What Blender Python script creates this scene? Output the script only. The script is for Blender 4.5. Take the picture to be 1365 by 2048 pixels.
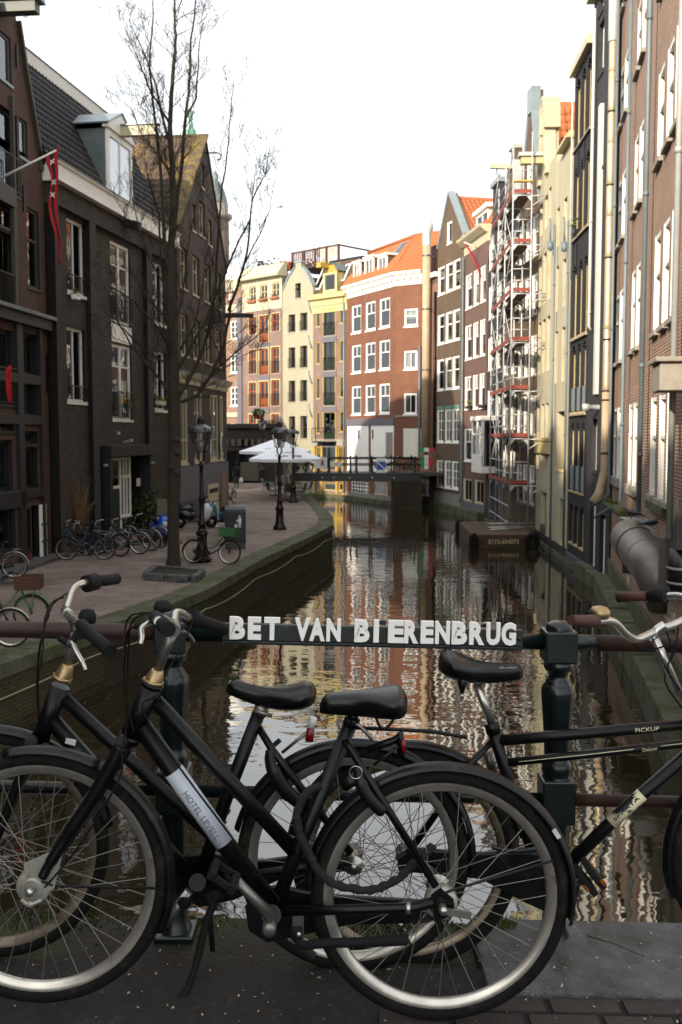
import bpy, math, random
from mathutils import Vector, Matrix
R = random.Random(11)
for o in list(bpy.data.objects):
    bpy.data.objects.remove(o, do_unlink=True)
SC = bpy.context.scene
COL = SC.collection
rad = math.radians

# ---------------------------------------------------------------- camera
CZ = 4.92                       # eye height over the canal water (water is z = 0)
FPX = 35 / 36 * 2048            # focal length in photograph pixels
TH = math.atan(154 / FPX)       # camera looks slightly down
cd = bpy.data.cameras.new('camera'); cam = bpy.data.objects.new('camera', cd); COL.objects.link(cam)
cd.sensor_fit = 'VERTICAL'; cd.sensor_height = 36; cd.sensor_width = 24; cd.lens = 35
cd.clip_start = 0.05; cd.clip_end = 2000
cam.location = (0, 0, CZ); cam.rotation_euler = (math.pi / 2 - TH, 0, 0)
cd.dof.use_dof = True; cd.dof.focus_distance = 3.3; cd.dof.aperture_fstop = 9.0
SC.camera = cam
SC.render.resolution_x = 682; SC.render.resolution_y = 1024

# ---------------------------------------------------------------- sky, sun, exposure
SUN_AZ, SUN_EL = rad(34), rad(21)          # behind the viewer, to the left
sdir = Vector((-math.sin(SUN_AZ) * math.cos(SUN_EL), -math.cos(SUN_AZ) * math.cos(SUN_EL), math.sin(SUN_EL)))
W = bpy.data.worlds.new('World'); SC.world = W; W.use_nodes = True
nt = W.node_tree; nt.nodes.clear()
sky = nt.nodes.new('ShaderNodeTexSky'); sky.sky_type = 'NISHITA'; sky.sun_disc = False
sky.sun_elevation = SUN_EL; sky.sun_rotation = math.atan2(sdir.x, sdir.y)
sky.altitude = 0; sky.air_density = 1.0; sky.dust_density = 2.5; sky.ozone_density = 1.0
hsv = nt.nodes.new('ShaderNodeHueSaturation'); hsv.inputs['Saturation'].default_value = 0.22
bg = nt.nodes.new('ShaderNodeBackground'); bg.inputs['Strength'].default_value = 0.15
wo = nt.nodes.new('ShaderNodeOutputWorld')
veil = nt.nodes.new('ShaderNodeMix'); veil.data_type = 'RGBA'; veil.inputs['Factor'].default_value = .8; veil.inputs['B'].default_value = (2.42, 2.5, 2.56, 1)   # thin even high cloud
nt.links.new(sky.outputs[0], hsv.inputs['Color']); nt.links.new(hsv.outputs[0], veil.inputs['A']); nt.links.new(veil.outputs['Result'], bg.inputs['Color']); nt.links.new(bg.outputs[0], wo.inputs['Surface'])
sl = bpy.data.lights.new('sun', 'SUN'); sl.energy = 2.0; sl.angle = rad(0.8); sl.color = (1.0, 0.87, 0.70)
sun = bpy.data.objects.new('sun', sl); COL.objects.link(sun)
sun.rotation_euler = (-sdir).to_track_quat('-Z', 'Y').to_euler(); sun.location = (-40, -60, 60)
SC.view_settings.view_transform = 'Standard'; SC.view_settings.look = 'None'
SC.view_settings.exposure = 1.78; SC.view_settings.gamma = 1.0; SC.view_settings.use_curve_mapping = False
SC.render.engine = 'CYCLES'
SC.cycles.max_bounces = 7; SC.cycles.transparent_max_bounces = 12; SC.cycles.diffuse_bounces = 3; SC.cycles.glossy_bounces = 4
SC.cycles.caustics_reflective = False; SC.cycles.caustics_refractive = False; SC.cycles.sample_clamp_indirect = 6

# ---------------------------------------------------------------- where a photo point lies in the place
def ray(px, py):
    v = (1024 - py) / FPX; h = (px - 682.5) / FPX
    return Vector((h, math.cos(TH) + v * math.sin(TH), -math.sin(TH) + v * math.cos(TH)))
def onz(px, py, z):
    r = ray(px, py); t = (z - CZ) / r.z
    return Vector((r.x * t, r.y * t, z))
def ony(px, py, Y):
    r = ray(px, py); t = Y / r.y
    return Vector((r.x * t, Y, CZ + r.z * t))

# ---------------------------------------------------------------- mesh builder
class MB:
    def __init__(s): s.v = []; s.f = []; s.m = []; s.sm = []
    def add(s, vs, fs, m=0, smooth=False):
        b = len(s.v); s.v += [tuple(p) for p in vs]
        for f in fs: s.f.append([b + i for i in f]); s.m.append(m); s.sm.append(smooth)
        return s
    def box(s, x0, x1, y0, y1, z0, z1, m=0):
        vs = [(x0,y0,z0),(x1,y0,z0),(x1,y1,z0),(x0,y1,z0),(x0,y0,z1),(x1,y0,z1),(x1,y1,z1),(x0,y1,z1)]
        return s.add(vs, [(0,3,2,1),(4,5,6,7),(0,1,5,4),(1,2,6,5),(2,3,7,6),(3,0,4,7)], m)
    def hexa(s, p, m=0):           # 8 points: bottom 4 (ccw from above), top 4
        return s.add(p, [(0,3,2,1),(4,5,6,7),(0,1,5,4),(1,2,6,5),(2,3,7,6),(3,0,4,7)], m)
    def bar(s, a, b, w, h, up=(0,0,1), m=0):
        a = Vector(a); b = Vector(b); d = (b - a).normalized(); u = Vector(up)
        if abs(d.dot(u)) > .98: u = Vector((0,1,0)) if abs(d.y) < .9 else Vector((1,0,0))
        x = d.cross(u).normalized(); u = x.cross(d)
        x = x * (w/2); u = u * (h/2)
        return s.add([a-x-u,a+x-u,a+x+u,a-x+u,b-x-u,b+x-u,b+x+u,b-x+u],[(0,1,2,3),(7,6,5,4),(0,4,5,1),(1,5,6,2),(2,6,7,3),(3,7,4,0)], m)
    def tube(s, pts, r, n=8, m=0, closed=False, caps=True, smooth=True, flat=1.0):
        P = [Vector(p) for p in pts]; k = len(P)
        rs = r if isinstance(r, (list, tuple)) else [r] * k
        T = []
        for i in range(k):
            a = P[(i-1) % k] if (closed or i > 0) else P[i]; b = P[(i+1) % k] if (closed or i < k-1) else P[i]
            t = (b - a); T.append(t.normalized() if t.length > 1e-9 else Vector((0,0,1)))
        u = T[0].orthogonal().normalized()
        if abs(T[0].y) < .9: u = (Vector((0,1,0)) - T[0] * T[0].y).normalized()
        vs = []
        for i in range(k):
            u = (u - T[i] * u.dot(T[i]));
            u = u.normalized() if u.length > 1e-6 else T[i].orthogonal().normalized()
            w = T[i].cross(u)
            for j in range(n):
                a = 2 * math.pi * j / n
                vs.append(P[i] + u * (math.cos(a) * rs[i] * flat) + w * (math.sin(a) * rs[i]))
        fs = []
        for i in range(k if closed else k - 1):
            i2 = (i + 1) % k
            for j in range(n):
                j2 = (j + 1) % n
                fs.append((i*n+j, i*n+j2, i2*n+j2, i2*n+j))
        s.add(vs, fs, m, smooth)
        if caps and not closed:
            b = len(s.v) - len(vs)
            s.f.append([b + j for j in range(n)][::-1]); s.m.append(m); s.sm.append(False)
            s.f.append([b + (k-1)*n + j for j in range(n)]); s.m.append(m); s.sm.append(False)
        return s
    def lathe(s, prof, n=16, c=(0,0,0), axis='z', m=0, smooth=True, closed=False, squash=None):
        c = Vector(c); vs = []; k = len(prof)
        for (r, h) in prof:
            for j in range(n):
                a = 2*math.pi*j/n; x = r*math.cos(a); y = r*math.sin(a)
                vs.append(c + (Vector((x,y,h)) if axis == 'z' else Vector((x,h,y)) if axis == 'y' else Vector((h,x,y))))
        fs = []
        for i in range(k if closed else k-1):
            i2 = (i+1) % k
            for j in range(n):
                j2 = (j+1) % n
                q = (i*n+j, i*n+j2, i2*n+j2, i2*n+j)
                fs.append(q if axis != 'y' else q[::-1])
        s.add(vs, fs, m, smooth)
        return s
    def prism(s, poly, y0, y1, m=0, plane='xz'):
        n = len(poly)
        def P(p, y):
            if plane == 'xz': return (p[0], y, p[1])
            if plane == 'xy': return (p[0], p[1], y)
            return (y, p[0], p[1])
        vs = [P(p, y0) for p in poly] + [P(p, y1) for p in poly]
        fs = [list(range(n)), list(range(n, 2*n))[::-1]] + [(i, n+i, n+(i+1) % n, (i+1) % n) for i in range(n)]
        return s.add(vs, fs, m)
    def quad(s, a, b, c, d, m=0): return s.add([a,b,c,d], [(0,1,2,3)], m)
    def slab(s, a, b, c, d, t, m=0):          # quad a b c d (ccw from outside) thickened inwards by t
        a, b, c, d = map(Vector, (a,b,c,d)); n = (b-a).cross(d-a).normalized() * t
        return s.hexa([a-n,b-n,c-n,d-n,a,b,c,d], m)
    def mesh(s, name, mats):
        me = bpy.data.meshes.new(name); me.from_pydata(s.v, [], s.f)
        mats = mats if isinstance(mats, (list, tuple)) else [mats]
        for m in mats: me.materials.append(m)
        me.polygons.foreach_set('material_index', s.m)
        me.polygons.foreach_set('use_smooth', s.sm); me.update()
        return me
def link(name, me, parent=None, M=None):
    o = bpy.data.objects.new(name, me); COL.objects.link(o)
    if parent: o.parent = parent
    if M is not None: o.matrix_basis = M
    return o
def obj(name, mb, mats, parent=None, M=None, bev=0):
    o = link(name, mb.mesh(name, mats), parent, M)
    if bev:
        md = o.modifiers.new('bevel', 'BEVEL'); md.width = bev; md.segments = 2; md.limit_method = 'ANGLE'; md.angle_limit = rad(50)
    return o
def tag(o, label, cat, group=None):
    o['label'] = label; o['category'] = cat
    if group: o['group'] = group
    return o
def thing(name, label, cat, loc=(0,0,0), rz=0, group=None, M=None):
    o = bpy.data.objects.new(name, None); COL.objects.link(o); o.empty_display_size = .2
    if M is not None: o.matrix_basis = M
    else: o.location = loc; o.rotation_euler = (0,0,rz)
    return tag(o, label, cat, group)
def struct(name, mb, mats):
    o = obj(name, mb, mats); o['kind'] = 'structure'; return o
def kids(o): return [c for c in bpy.data.objects if c.parent == o]
KID = {}
def copy_tree(o, label, M, group=None):
    def rec(src, par):
        c = src.copy(); COL.objects.link(c); c.parent = par
        for ch in KID[src.name]: rec(ch, c)
        return c
    def scan(src):
        KID[src.name] = kids(src)
        for ch in KID[src.name]: scan(ch)
    if o.name not in KID: scan(o)
    r = rec(o, None); r.matrix_basis = M; r['label'] = label
    if group: r['group'] = group
    return r
def Mloc(x, y, z, rz=0, sc=1.0): return Matrix.Translation((x,y,z)) @ Matrix.Rotation(rz, 4, 'Z') @ Matrix.Diagonal((sc,sc,sc,1))

_tc = {}
def text_mb(txt, h, ext, off=0.0, bold=True, width=None, name='lettering'):
    """flat lettering in the xz plane, centred, height h, facing -y"""
    cu = bpy.data.curves.new('t', 'FONT'); cu.body = txt; cu.size = 1; cu.extrude = 0.0; cu.offset = off
    cu.align_x = 'CENTER'; cu.resolution_u = 3
    o = bpy.data.objects.new('t', cu); COL.objects.link(o)
    dg = bpy.context.evaluated_depsgraph_get(); dg.update()
    me = bpy.data.meshes.new_from_object(o.evaluated_get(dg))
    vs = [v.co.copy() for v in me.vertices]; fs = [list(p.vertices) for p in me.polygons]
    bpy.data.objects.remove(o, do_unlink=True); bpy.data.curves.remove(cu)
    x0 = min(v.x for v in vs); x1 = max(v.x for v in vs); y0 = min(v.y for v in vs); y1 = max(v.y for v in vs)
    k = h / (y1 - y0); kx = k if width is None else width / (x1 - x0)
    P = [((v.x - (x0+x1)/2) * kx, (v.y - (y0+y1)/2) * k) for v in vs]
    bpy.data.meshes.remove(me)
    # extrude: front faces, back edge walls
    from collections import Counter
    ed = Counter()
    for f in fs:
        for i in range(len(f)): ed[(f[i], f[(i+1) % len(f)])] += 1
    n = len(P); mb = MB()
    V = [(p[0], -ext, p[1]) for p in P] + [(p[0], 0, p[1]) for p in P]
    F = [f for f in fs]
    for (a, b) in ed:
        if (b, a) not in ed: F.append([b, a, n + a, n + b])
    mb.add(V, F); return mb
# ---------------------------------------------------------------- materials
MAT = {}
KB = dict(brick_red=1.0, paving=.80, brick_quay=.9)                   # final balance of the base colours
KM = dict(render_pale=.74, render_far=.72, render_cream=.8, render_ochre=.8, render_top=.72, yellow_pale=.74, yellow_paint=.78, orange_paint=.8, tile_orange=.8, tile_brown=.72, moss_yellow=.75, asphalt=.78, granite=.86, granite_moss=.85, dirt=.8, brick_road=.8, bike_black=.65, bike_fender=.65, rubber=.7, grip=.7, saddle=.7, toe_red=.8, flue_steel=.75, flue_beige=.75, pipe_white=.85, plinth_grey=.8, plaster_grey=.8, zinc_pale=.85, stone_trim=.85, pink_plaster=.85, terracotta=.75, cream_paint=.85, bark=.8, timber_olive=.8, timber_dark=.8, duct_steel=.8, wood_old=.8, bin_dark=.7, barge=.8, barge_deck=.8, iron_lamp=.7, rail_green=.75, green_paint=.8)
def _new(name):
    m = bpy.data.materials.new(name); m.use_nodes = True; n = m.node_tree.nodes
    p = n['Principled BSDF']; return m, m.node_tree, p
def hexc(h):
    h = h.lstrip('#'); c = [int(h[i:i+2], 16) / 255 for i in (0, 2, 4)]
    return tuple((x / 12.92 if x <= .04045 else ((x + .055) / 1.055) ** 2.4) for x in c)
def mat(name, col, rough=.6, metal=0, var=.18, vs=4.0, bump=0, bs=60, spec=.5, spots=None, coat=0, obvar=0, cracks=None):
    """plain surface: mottled colour, uneven gloss, fine relief; spots = (colour, amount, scale) for stains"""
    m, t, p = _new(name); L = t.links; N = t.nodes
    col = tuple(v * KM.get(name, 1) for v in hexc(col))
    tc = N.new('ShaderNodeTexCoord')
    nz = N.new('ShaderNodeTexNoise'); nz.inputs['Scale'].default_value = vs; nz.inputs['Detail'].default_value = 6; nz.inputs['Roughness'].default_value = .65
    L.new(tc.outputs['Object'], nz.inputs['Vector'])
    mx = N.new('ShaderNodeMix'); mx.data_type = 'RGBA'
    mx.inputs['A'].default_value = (*[c * (1 - var) for c in col], 1); mx.inputs['B'].default_value = (*[min(1, c * (1 + var)) for c in col], 1)
    mr = N.new('ShaderNodeMapRange'); mr.inputs[1].default_value = .3; mr.inputs[2].default_value = .7
    L.new(nz.outputs['Fac'], mr.inputs[0]); L.new(mr.outputs[0], mx.inputs['Factor'])
    out = mx.outputs['Result']
    if obvar:
        oi = N.new('ShaderNodeObjectInfo'); h2 = N.new('ShaderNodeHueSaturation')
        m2 = N.new('ShaderNodeMapRange'); m2.inputs[3].default_value = 1 - obvar; m2.inputs[4].default_value = 1 + obvar
        L.new(oi.outputs['Random'], m2.inputs[0]); L.new(m2.outputs[0], h2.inputs['Value']); L.new(out, h2.inputs['Color']); out = h2.outputs[0]
    if spots:
        sc, am, ss = spots; sc = hexc(sc) if isinstance(sc, str) else sc
        n2 = N.new('ShaderNodeTexNoise'); n2.inputs['Scale'].default_value = ss; n2.inputs['Detail'].default_value = 8; n2.inputs['Roughness'].default_value = .7
        mp = N.new('ShaderNodeMapping'); mp.inputs['Scale'].default_value = (2.5, 2.5, .22) if name.startswith('render') else (1, 1, 1); L.new(tc.outputs['Object'], mp.inputs[0]); L.new(mp.outputs[0], n2.inputs['Vector'])
        r2 = N.new('ShaderNodeMapRange'); r2.inputs[1].default_value = 1 - am - .08; r2.inputs[2].default_value = 1 - am + .08
        L.new(n2.outputs['Fac'], r2.inputs[0])
        m3 = N.new('ShaderNodeMix'); m3.data_type = 'RGBA'; m3.inputs['B'].default_value = (*sc, 1)
        L.new(r2.outputs[0], m3.inputs['Factor']); L.new(out, m3.inputs['A']); out = m3.outputs['Result']
    if cracks:
        vo = N.new('ShaderNodeTexVoronoi'); vo.feature = 'DISTANCE_TO_EDGE'; vo.inputs['Scale'].default_value = cracks[0]
        ad = N.new('ShaderNodeMix'); ad.data_type = 'VECTOR'; ad.inputs['Factor'].default_value = .12; L.new(tc.outputs['Object'], ad.inputs['A']); L.new(nz.outputs['Color'], ad.inputs['B']); L.new(ad.outputs['Result'], vo.inputs['Vector'])
        r4 = N.new('ShaderNodeMapRange'); r4.inputs[1].default_value = 0; r4.inputs[2].default_value = cracks[1]; r4.inputs[3].default_value = .35; L.new(vo.outputs['Distance'], r4.inputs[0])
        m4 = N.new('ShaderNodeMix'); m4.data_type = 'RGBA'; m4.blend_type = 'MULTIPLY'; m4.inputs['Factor'].default_value = 1; L.new(out, m4.inputs['A']); L.new(r4.outputs[0], m4.inputs['B']); out = m4.outputs['Result']
    L.new(out, p.inputs['Base Color'])
    rr = N.new('ShaderNodeMapRange'); rr.inputs[3].default_value = max(.02, rough * .8); rr.inputs[4].default_value = min(1, rough * 1.2)
    L.new(nz.outputs['Fac'], rr.inputs[0]); L.new(rr.outputs[0], p.inputs['Roughness'])
    p.inputs['Metallic'].default_value = metal; p.inputs['Specular IOR Level'].default_value = spec
    if coat: p.inputs['Coat Weight'].default_value = coat; p.inputs['Coat Roughness'].default_value = .15
    if bump:
        nb = N.new('ShaderNodeTexNoise'); nb.inputs['Scale'].default_value = bs; nb.inputs['Detail'].default_value = 4
        L.new(tc.outputs['Object'], nb.inputs['Vector'])
        b = N.new('ShaderNodeBump'); b.inputs['Strength'].default_value = bump; b.inputs['Distance'].default_value = .01
        L.new(nb.outputs['Fac'], b.inputs['Height']); L.new(b.outputs[0], p.inputs['Normal'])
    MAT[name] = m; return m
def brick(name, c1, c2, mortar, bw=.215, rh=.066, ms=.010, bump=.5, rough=.8, stain=None, horiz=False, var=.35):
    m, t, p = _new(name); L = t.links; N = t.nodes
    kf = KB.get(name, .78); c1, c2, mortar = [tuple(v * kf for v in hexc(c)) for c in (c1, c2, mortar)]
    tc = N.new('ShaderNodeTexCoord'); sp = N.new('ShaderNodeSeparateXYZ'); L.new(tc.outputs['Object'], sp.inputs[0])
    cb = N.new('ShaderNodeCombineXYZ')
    if horiz: L.new(sp.outputs['X'], cb.inputs['X']); L.new(sp.outputs['Y'], cb.inputs['Y'])
    else:
        ad = N.new('ShaderNodeMath'); ad.operation = 'ADD'; L.new(sp.outputs['X'], ad.inputs[0]); L.new(sp.outputs['Y'], ad.inputs[1])
        L.new(ad.outputs[0], cb.inputs['X']); L.new(sp.outputs['Z'], cb.inputs['Y'])
    bt = N.new('ShaderNodeTexBrick'); bt.inputs['Scale'].default_value = 1; bt.inputs['Brick Width'].default_value = bw; bt.inputs['Row Height'].default_value = rh
    bt.inputs['Mortar Size'].default_value = ms; bt.inputs['Mortar Smooth'].default_value = .2; bt.inputs['Bias'].default_value = -.1
    bt.inputs['Color1'].default_value = (*c1, 1); bt.inputs['Color2'].default_value = (*c2, 1); bt.inputs['Mortar'].default_value = (*mortar, 1)
    L.new(cb.outputs[0], bt.inputs['Vector'])
    nz = N.new('ShaderNodeTexNoise'); nz.inputs['Scale'].default_value = .9; nz.inputs['Detail'].default_value = 9; nz.inputs['Roughness'].default_value = .7
    L.new(tc.outputs['Object'], nz.inputs['Vector'])
    h = N.new('ShaderNodeHueSaturation'); mr = N.new('ShaderNodeMapRange'); mr.inputs[1].default_value = .25; mr.inputs[2].default_value = .75
    mr.inputs[3].default_value = 1 - var; mr.inputs[4].default_value = 1 + var
    L.new(nz.outputs['Fac'], mr.inputs[0]); L.new(mr.outputs[0], h.inputs['Value']); L.new(bt.outputs['Color'], h.inputs['Color'])
    out = h.outputs[0]
    if stain:
        sc, am, ss = stain; sc = hexc(sc)
        n2 = N.new('ShaderNodeTexNoise'); n2.inputs['Scale'].default_value = ss; n2.inputs['Detail'].default_value = 8; L.new(tc.outputs['Object'], n2.inputs['Vector'])
        r2 = N.new('ShaderNodeMapRange'); r2.inputs[1].default_value = 1 - am - .1; r2.inputs[2].default_value = 1 - am + .1; L.new(n2.outputs['Fac'], r2.inputs[0])
        m3 = N.new('ShaderNodeMix'); m3.data_type = 'RGBA'; m3.inputs['B'].default_value = (*sc, 1); L.new(r2.outputs[0], m3.inputs['Factor']); L.new(out, m3.inputs['A']); out = m3.outputs['Result']
    L.new(out, p.inputs['Base Color']); p.inputs['Roughness'].default_value = rough; p.inputs['Specular IOR Level'].default_value = .35
    n3 = N.new('ShaderNodeTexNoise'); n3.inputs['Scale'].default_value = 45; n3.inputs['Detail'].default_value = 3; L.new(tc.outputs['Object'], n3.inputs['Vector'])
    mm = N.new('ShaderNodeMath'); mm.operation = 'MULTIPLY_ADD'; mm.inputs[1].default_value = .25; L.new(n3.outputs['Fac'], mm.inputs[0])
    inv = N.new('ShaderNodeMath'); inv.operation = 'SUBTRACT'; inv.inputs[0].default_value = 1; L.new(bt.outputs['Fac'], inv.inputs[1]); L.new(inv.outputs[0], mm.inputs[2])
    b = N.new('ShaderNodeBump'); b.inputs['Strength'].default_value = bump; b.inputs['Distance'].default_value = .012
    L.new(mm.outputs[0], b.inputs['Height']); L.new(b.outputs[0], p.inputs['Normal'])
    MAT[name] = m; return m
def glass(name, tint=(.75,.8,.78), refl=1.0):
    m, t, p = _new(name); L = t.links; N = t.nodes; N.remove(p)
    fr = N.new('ShaderNodeFresnel'); fr.inputs['IOR'].default_value = 1.55
    mu = N.new('ShaderNodeMath'); mu.operation = 'MULTIPLY_ADD'; mu.inputs[1].default_value = refl; mu.inputs[2].default_value = .05; mu.use_clamp = True; L.new(fr.outputs[0], mu.inputs[0])
    tr = N.new('ShaderNodeBsdfTransparent'); tr.inputs[0].default_value = (*tint, 1)
    gl = N.new('ShaderNodeBsdfGlossy'); gl.inputs['Roughness'].default_value = .015; gl.inputs[0].default_value = (.95,.97,1,1)
    tc = N.new('ShaderNodeTexCoord'); nz = N.new('ShaderNodeTexNoise'); nz.inputs['Scale'].default_value = 2.2; L.new(tc.outputs['Object'], nz.inputs['Vector'])
    b = N.new('ShaderNodeBump'); b.inputs['Strength'].default_value = .06; b.inputs['Distance'].default_value = .05; L.new(nz.outputs['Fac'], b.inputs['Height']); L.new(b.outputs[0], gl.inputs['Normal'])
    mx = N.new('ShaderNodeMixShader'); L.new(mu.outputs[0], mx.inputs[0]); L.new(tr.outputs[0], mx.inputs[1]); L.new(gl.outputs[0], mx.inputs[2])
    L.new(mx.outputs[0], N['Material Output'].inputs['Surface']); MAT[name] = m; return m
def water(name):
    m, t, p = _new(name); L = t.links; N = t.nodes
    p.inputs['Base Color'].default_value = (.020, .016, .008, 1); p.inputs['Roughness'].default_value = .012; p.inputs['IOR'].default_value = 2.5
    p.inputs['Specular IOR Level'].default_value = .5
    tc = N.new('ShaderNodeTexCoord')
    def wave(sc, scale, det):
        mp = N.new('ShaderNodeMapping'); mp.inputs['Scale'].default_value = sc; L.new(tc.outputs['Object'], mp.inputs[0])
        nz = N.new('ShaderNodeTexNoise'); nz.inputs['Scale'].default_value = scale; nz.inputs['Detail'].default_value = det; nz.inputs['Roughness'].default_value = .5
        L.new(mp.outputs[0], nz.inputs['Vector']); return nz.outputs['Fac']
    a = wave((.8, 1.25, 1), 1.5, 2); c = wave((.7, 1.3, 1), 5.5, 1.5); d = wave((1, 1, 1), .25, 1)
    s1 = N.new('ShaderNodeMath'); s1.operation = 'MULTIPLY'; L.new(c, s1.inputs[0]); s1.inputs[1].default_value = .16
    s2 = N.new('ShaderNodeMath'); s2.operation = 'ADD'; L.new(a, s2.inputs[0]); L.new(s1.outputs[0], s2.inputs[1])
    # calmer and rougher patches
    mr = N.new('ShaderNodeMapRange'); mr.inputs[1].default_value = .35; mr.inputs[2].default_value = .65; mr.inputs[3].default_value = .35; mr.inputs[4].default_value = 1.0; L.new(d, mr.inputs[0])
    s3 = N.new('ShaderNodeMath'); s3.operation = 'MULTIPLY'; L.new(s2.outputs[0], s3.inputs[0]); L.new(mr.outputs[0], s3.inputs[1])
    b = N.new('ShaderNodeBump'); b.inputs['Strength'].default_value = 1.0; b.inputs['Distance'].default_value = .012
    L.new(s3.outputs[0], b.inputs['Height']); L.new(b.outputs[0], p.inputs['Normal'])
    MAT[name] = m; return m

water('water')
glass('glass'); glass('glass_clear', (.97,.98,.98), .5)
brick('brick_blackbrown', '#5f544a', '#4a4139', '#1d1916', bump=1.0)
brick('brick_near_black', '#141313', '#1b1918', '#0f0f0f', bump=.8)  # near-black brick for the pilaster sides and window reveals
brick('brick_brown', '#664a40', '#75564a', '#382d27', bump=.7)
brick('brick_darkgable', '#4d3f37', '#5c4a41', '#40352f', bump=.6)
brick('brick_red', '#74422c', '#633725', '#7f6856', bump=.5, var=.25)
brick('brick_mauve', '#8a6e63', '#785d54', '#968a81', bump=.5, var=.25)
brick('brick_pink', '#9a7862', '#8c6853', '#a08c7a', bump=.5, var=.25)
brick('brick_olive', '#6a5642', '#5c4937', '#766757', bump=.5, var=.2)
brick('brick_purple', '#6f4f45', '#604038', '#8d7a70', bump=.5, var=.2)
brick('brick_right', '#a0745f', '#875a49', '#cbbba6', bump=.9, ms=.012, var=.2)
brick('brick_black', '#302f33', '#39373b', '#1d1c1f', bump=.9, var=.25)
brick('brick_slate', '#3d3b40', '#47454a', '#2c2b2e', bump=.8, var=.2)
brick('brick_quay', '#4a392d', '#3d2f25', '#1f1c17', bump=.9, stain=('#2f3a18', .45, .8))
brick('paving', '#94837b', '#a8968c', '#423a34', bw=.21, rh=.105, ms=.010, bump=1.0, horiz=True, rough=.75, var=.45, stain=('#33341f', .36, .5))
for n, c in dict(render_cream='#d9c58a', render_pale='#cdc4a6', render_far='#b0aa92', render_ochre='#cdb988', render_white='#d9d5c8', plaster_grey='#6d6a72', plaster_dkgrey='#4a4a55', plinth_grey='#8d8a84', render_top='#c4b690').items():
    mat(n, c, .85, var=.10, vs=.9, bump=.25, bs=40, spots=('#8f8060', .36, 1.2) if 'ren' in n else ('#55524c', .3, 1))
mat('white_paint', '#eeebe2', .45, var=.05, vs=3, bump=.1, bs=30)
mat('cream_paint', '#c9bf9f', .5, var=.08, vs=3, bump=.1)
mat('stone_trim', '#9d968a', .8, var=.15, vs=5, bump=.3)
mat('yellow_paint', '#bf9f45', .5, var=.08, vs=3)
mat('yellow_pale', '#cdbf8a', .5, var=.08, vs=3)
mat('orange_paint', '#b35c2a', .5, var=.1, vs=5)
mat('green_paint', '#1d3328', .45, var=.15, vs=5)
mat('black_paint', '#101113', .4, var=.2, vs=6)
mat('tar_paint', '#0c0c0d', .75, var=.2, vs=6, bump=.3)
mat('timber_dark', '#15161a', .55, var=.25, vs=3, bump=.2)
mat('timber_olive', '#4a4234', .6, var=.2, vs=3, bump=.2)
mat('hoist_grey', '#5d6058', .55, var=.15, vs=3, bump=.2)
mat('lead', '#67706f', .5, .2, var=.2, vs=2, bump=.2)
mat('zinc', '#8b979b', .45, .35, var=.12, vs=2)
mat('zinc_pale', '#b9beb9', .5, .2, var=.1, vs=2)
mat('pipe_grey', '#69757a', .5, .1, var=.12, vs=2)
mat('pipe_white', '#d8d6cc', .5, 0, var=.06, vs=2)
mat('flue_steel', '#cdbd9c', .42, .35, var=.15, vs=1.5, bump=.1, bs=20)
mat('flue_beige', '#c3a98a', .55, 0, var=.12, vs=1.5)
mat('duct_steel', '#7e7972', .45, .5, var=.25, vs=2.5, bump=.15, bs=12)
mat('tile_black', '#26262a', .55, var=.3, vs=3, bump=.2, obvar=.3)
mat('tile_orange', '#b4693d', .75, var=.22, vs=6, bump=.2, obvar=.15)
mat('tile_brown', '#5b4a3c', .85, var=.25, vs=2, bump=.3, spots=('#7d6a2c', .40, 1.4))
mat('moss_yellow', '#7d6a30', .9, var=.4, vs=8, bump=.5, spots=('#4c4034', .50, 2.5))
mat('iron_black', '#0b0c0e', .45, .3, var=.2, vs=8)
mat('iron_lamp', '#1d0e0d', .38, .2, var=.25, vs=8, bump=.15)
mat('lamp_roof', '#56595e', .35, .3, var=.25, vs=9)
mat('curtain', '#d2cec2', .95, var=.15, vs=6)
mat('curtain_grey', '#5c605e', .95, var=.2, vs=6)
mat('room_dark', '#14110f', .95, var=.3, vs=2)
mat('flag_red', '#b3141d', .8, var=.1); mat('flag_black', '#15131a', .8); mat('flag_white', '#d8d8d8', .8)
mat('copper_green', '#5a8571', .7, var=.25, vs=8)
mat('granite', '#5e5e60', .78, var=.4, vs=11, bump=.8, bs=120, spots=('#3b3c36', .46, 4.5), cracks=(.9, .004))
mat('granite_moss', '#5f5e52', .85, var=.25, vs=5, bump=.6, bs=70, spots=('#3a4218', .50, 1.6))
mat('asphalt', '#2a2725', .85, var=.42, vs=9, bump=1.0, bs=260, spots=('#453f3a', .38, 30), cracks=(2.1, .012))
mat('dirt', '#28231d', .95, var=.4, vs=12, bump=.9, bs=60, spots=('#2b3310', .47, 3.5))
mat('brick_road', '#362d2a', .8, var=.25, vs=9, bump=.6, bs=60, obvar=.25)
mat('brick_piece', '#4a382c', .9, var=.3, vs=12, bump=.5, obvar=.35, spots=('#333c18', .45, 3))
mat('grass', '#3d4d1a', .9, var=.4, vs=9)
mat('moss', '#414a14', .95, var=.45, vs=9, bump=.9, bs=50)
mat('wood_old', '#4c463a', .9, var=.3, vs=6, bump=.5, spots=('#2f3516', .42, 3))
mat('wood_crate', '#4f2c18', .6, var=.3, vs=9, bump=.3)
mat('bark', '#3d3529', .95, var=.45, vs=12, bump=1.0, bs=34, spots=('#3b4019', .40, 3))
for n_ in MAT['bark'].node_tree.nodes:
    if n_.type == 'BUMP': n_.inputs['Distance'].default_value = .04
mat('twig', '#2c2520', .9, var=.25, vs=9)
mat('leaf', '#2d3a14', .8, var=.35, vs=9); mat('leaf_light', '#6f7f2c', .8, var=.3, vs=9)
mat('stem_straw', '#7b5a33', .9, var=.3, vs=9)
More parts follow.
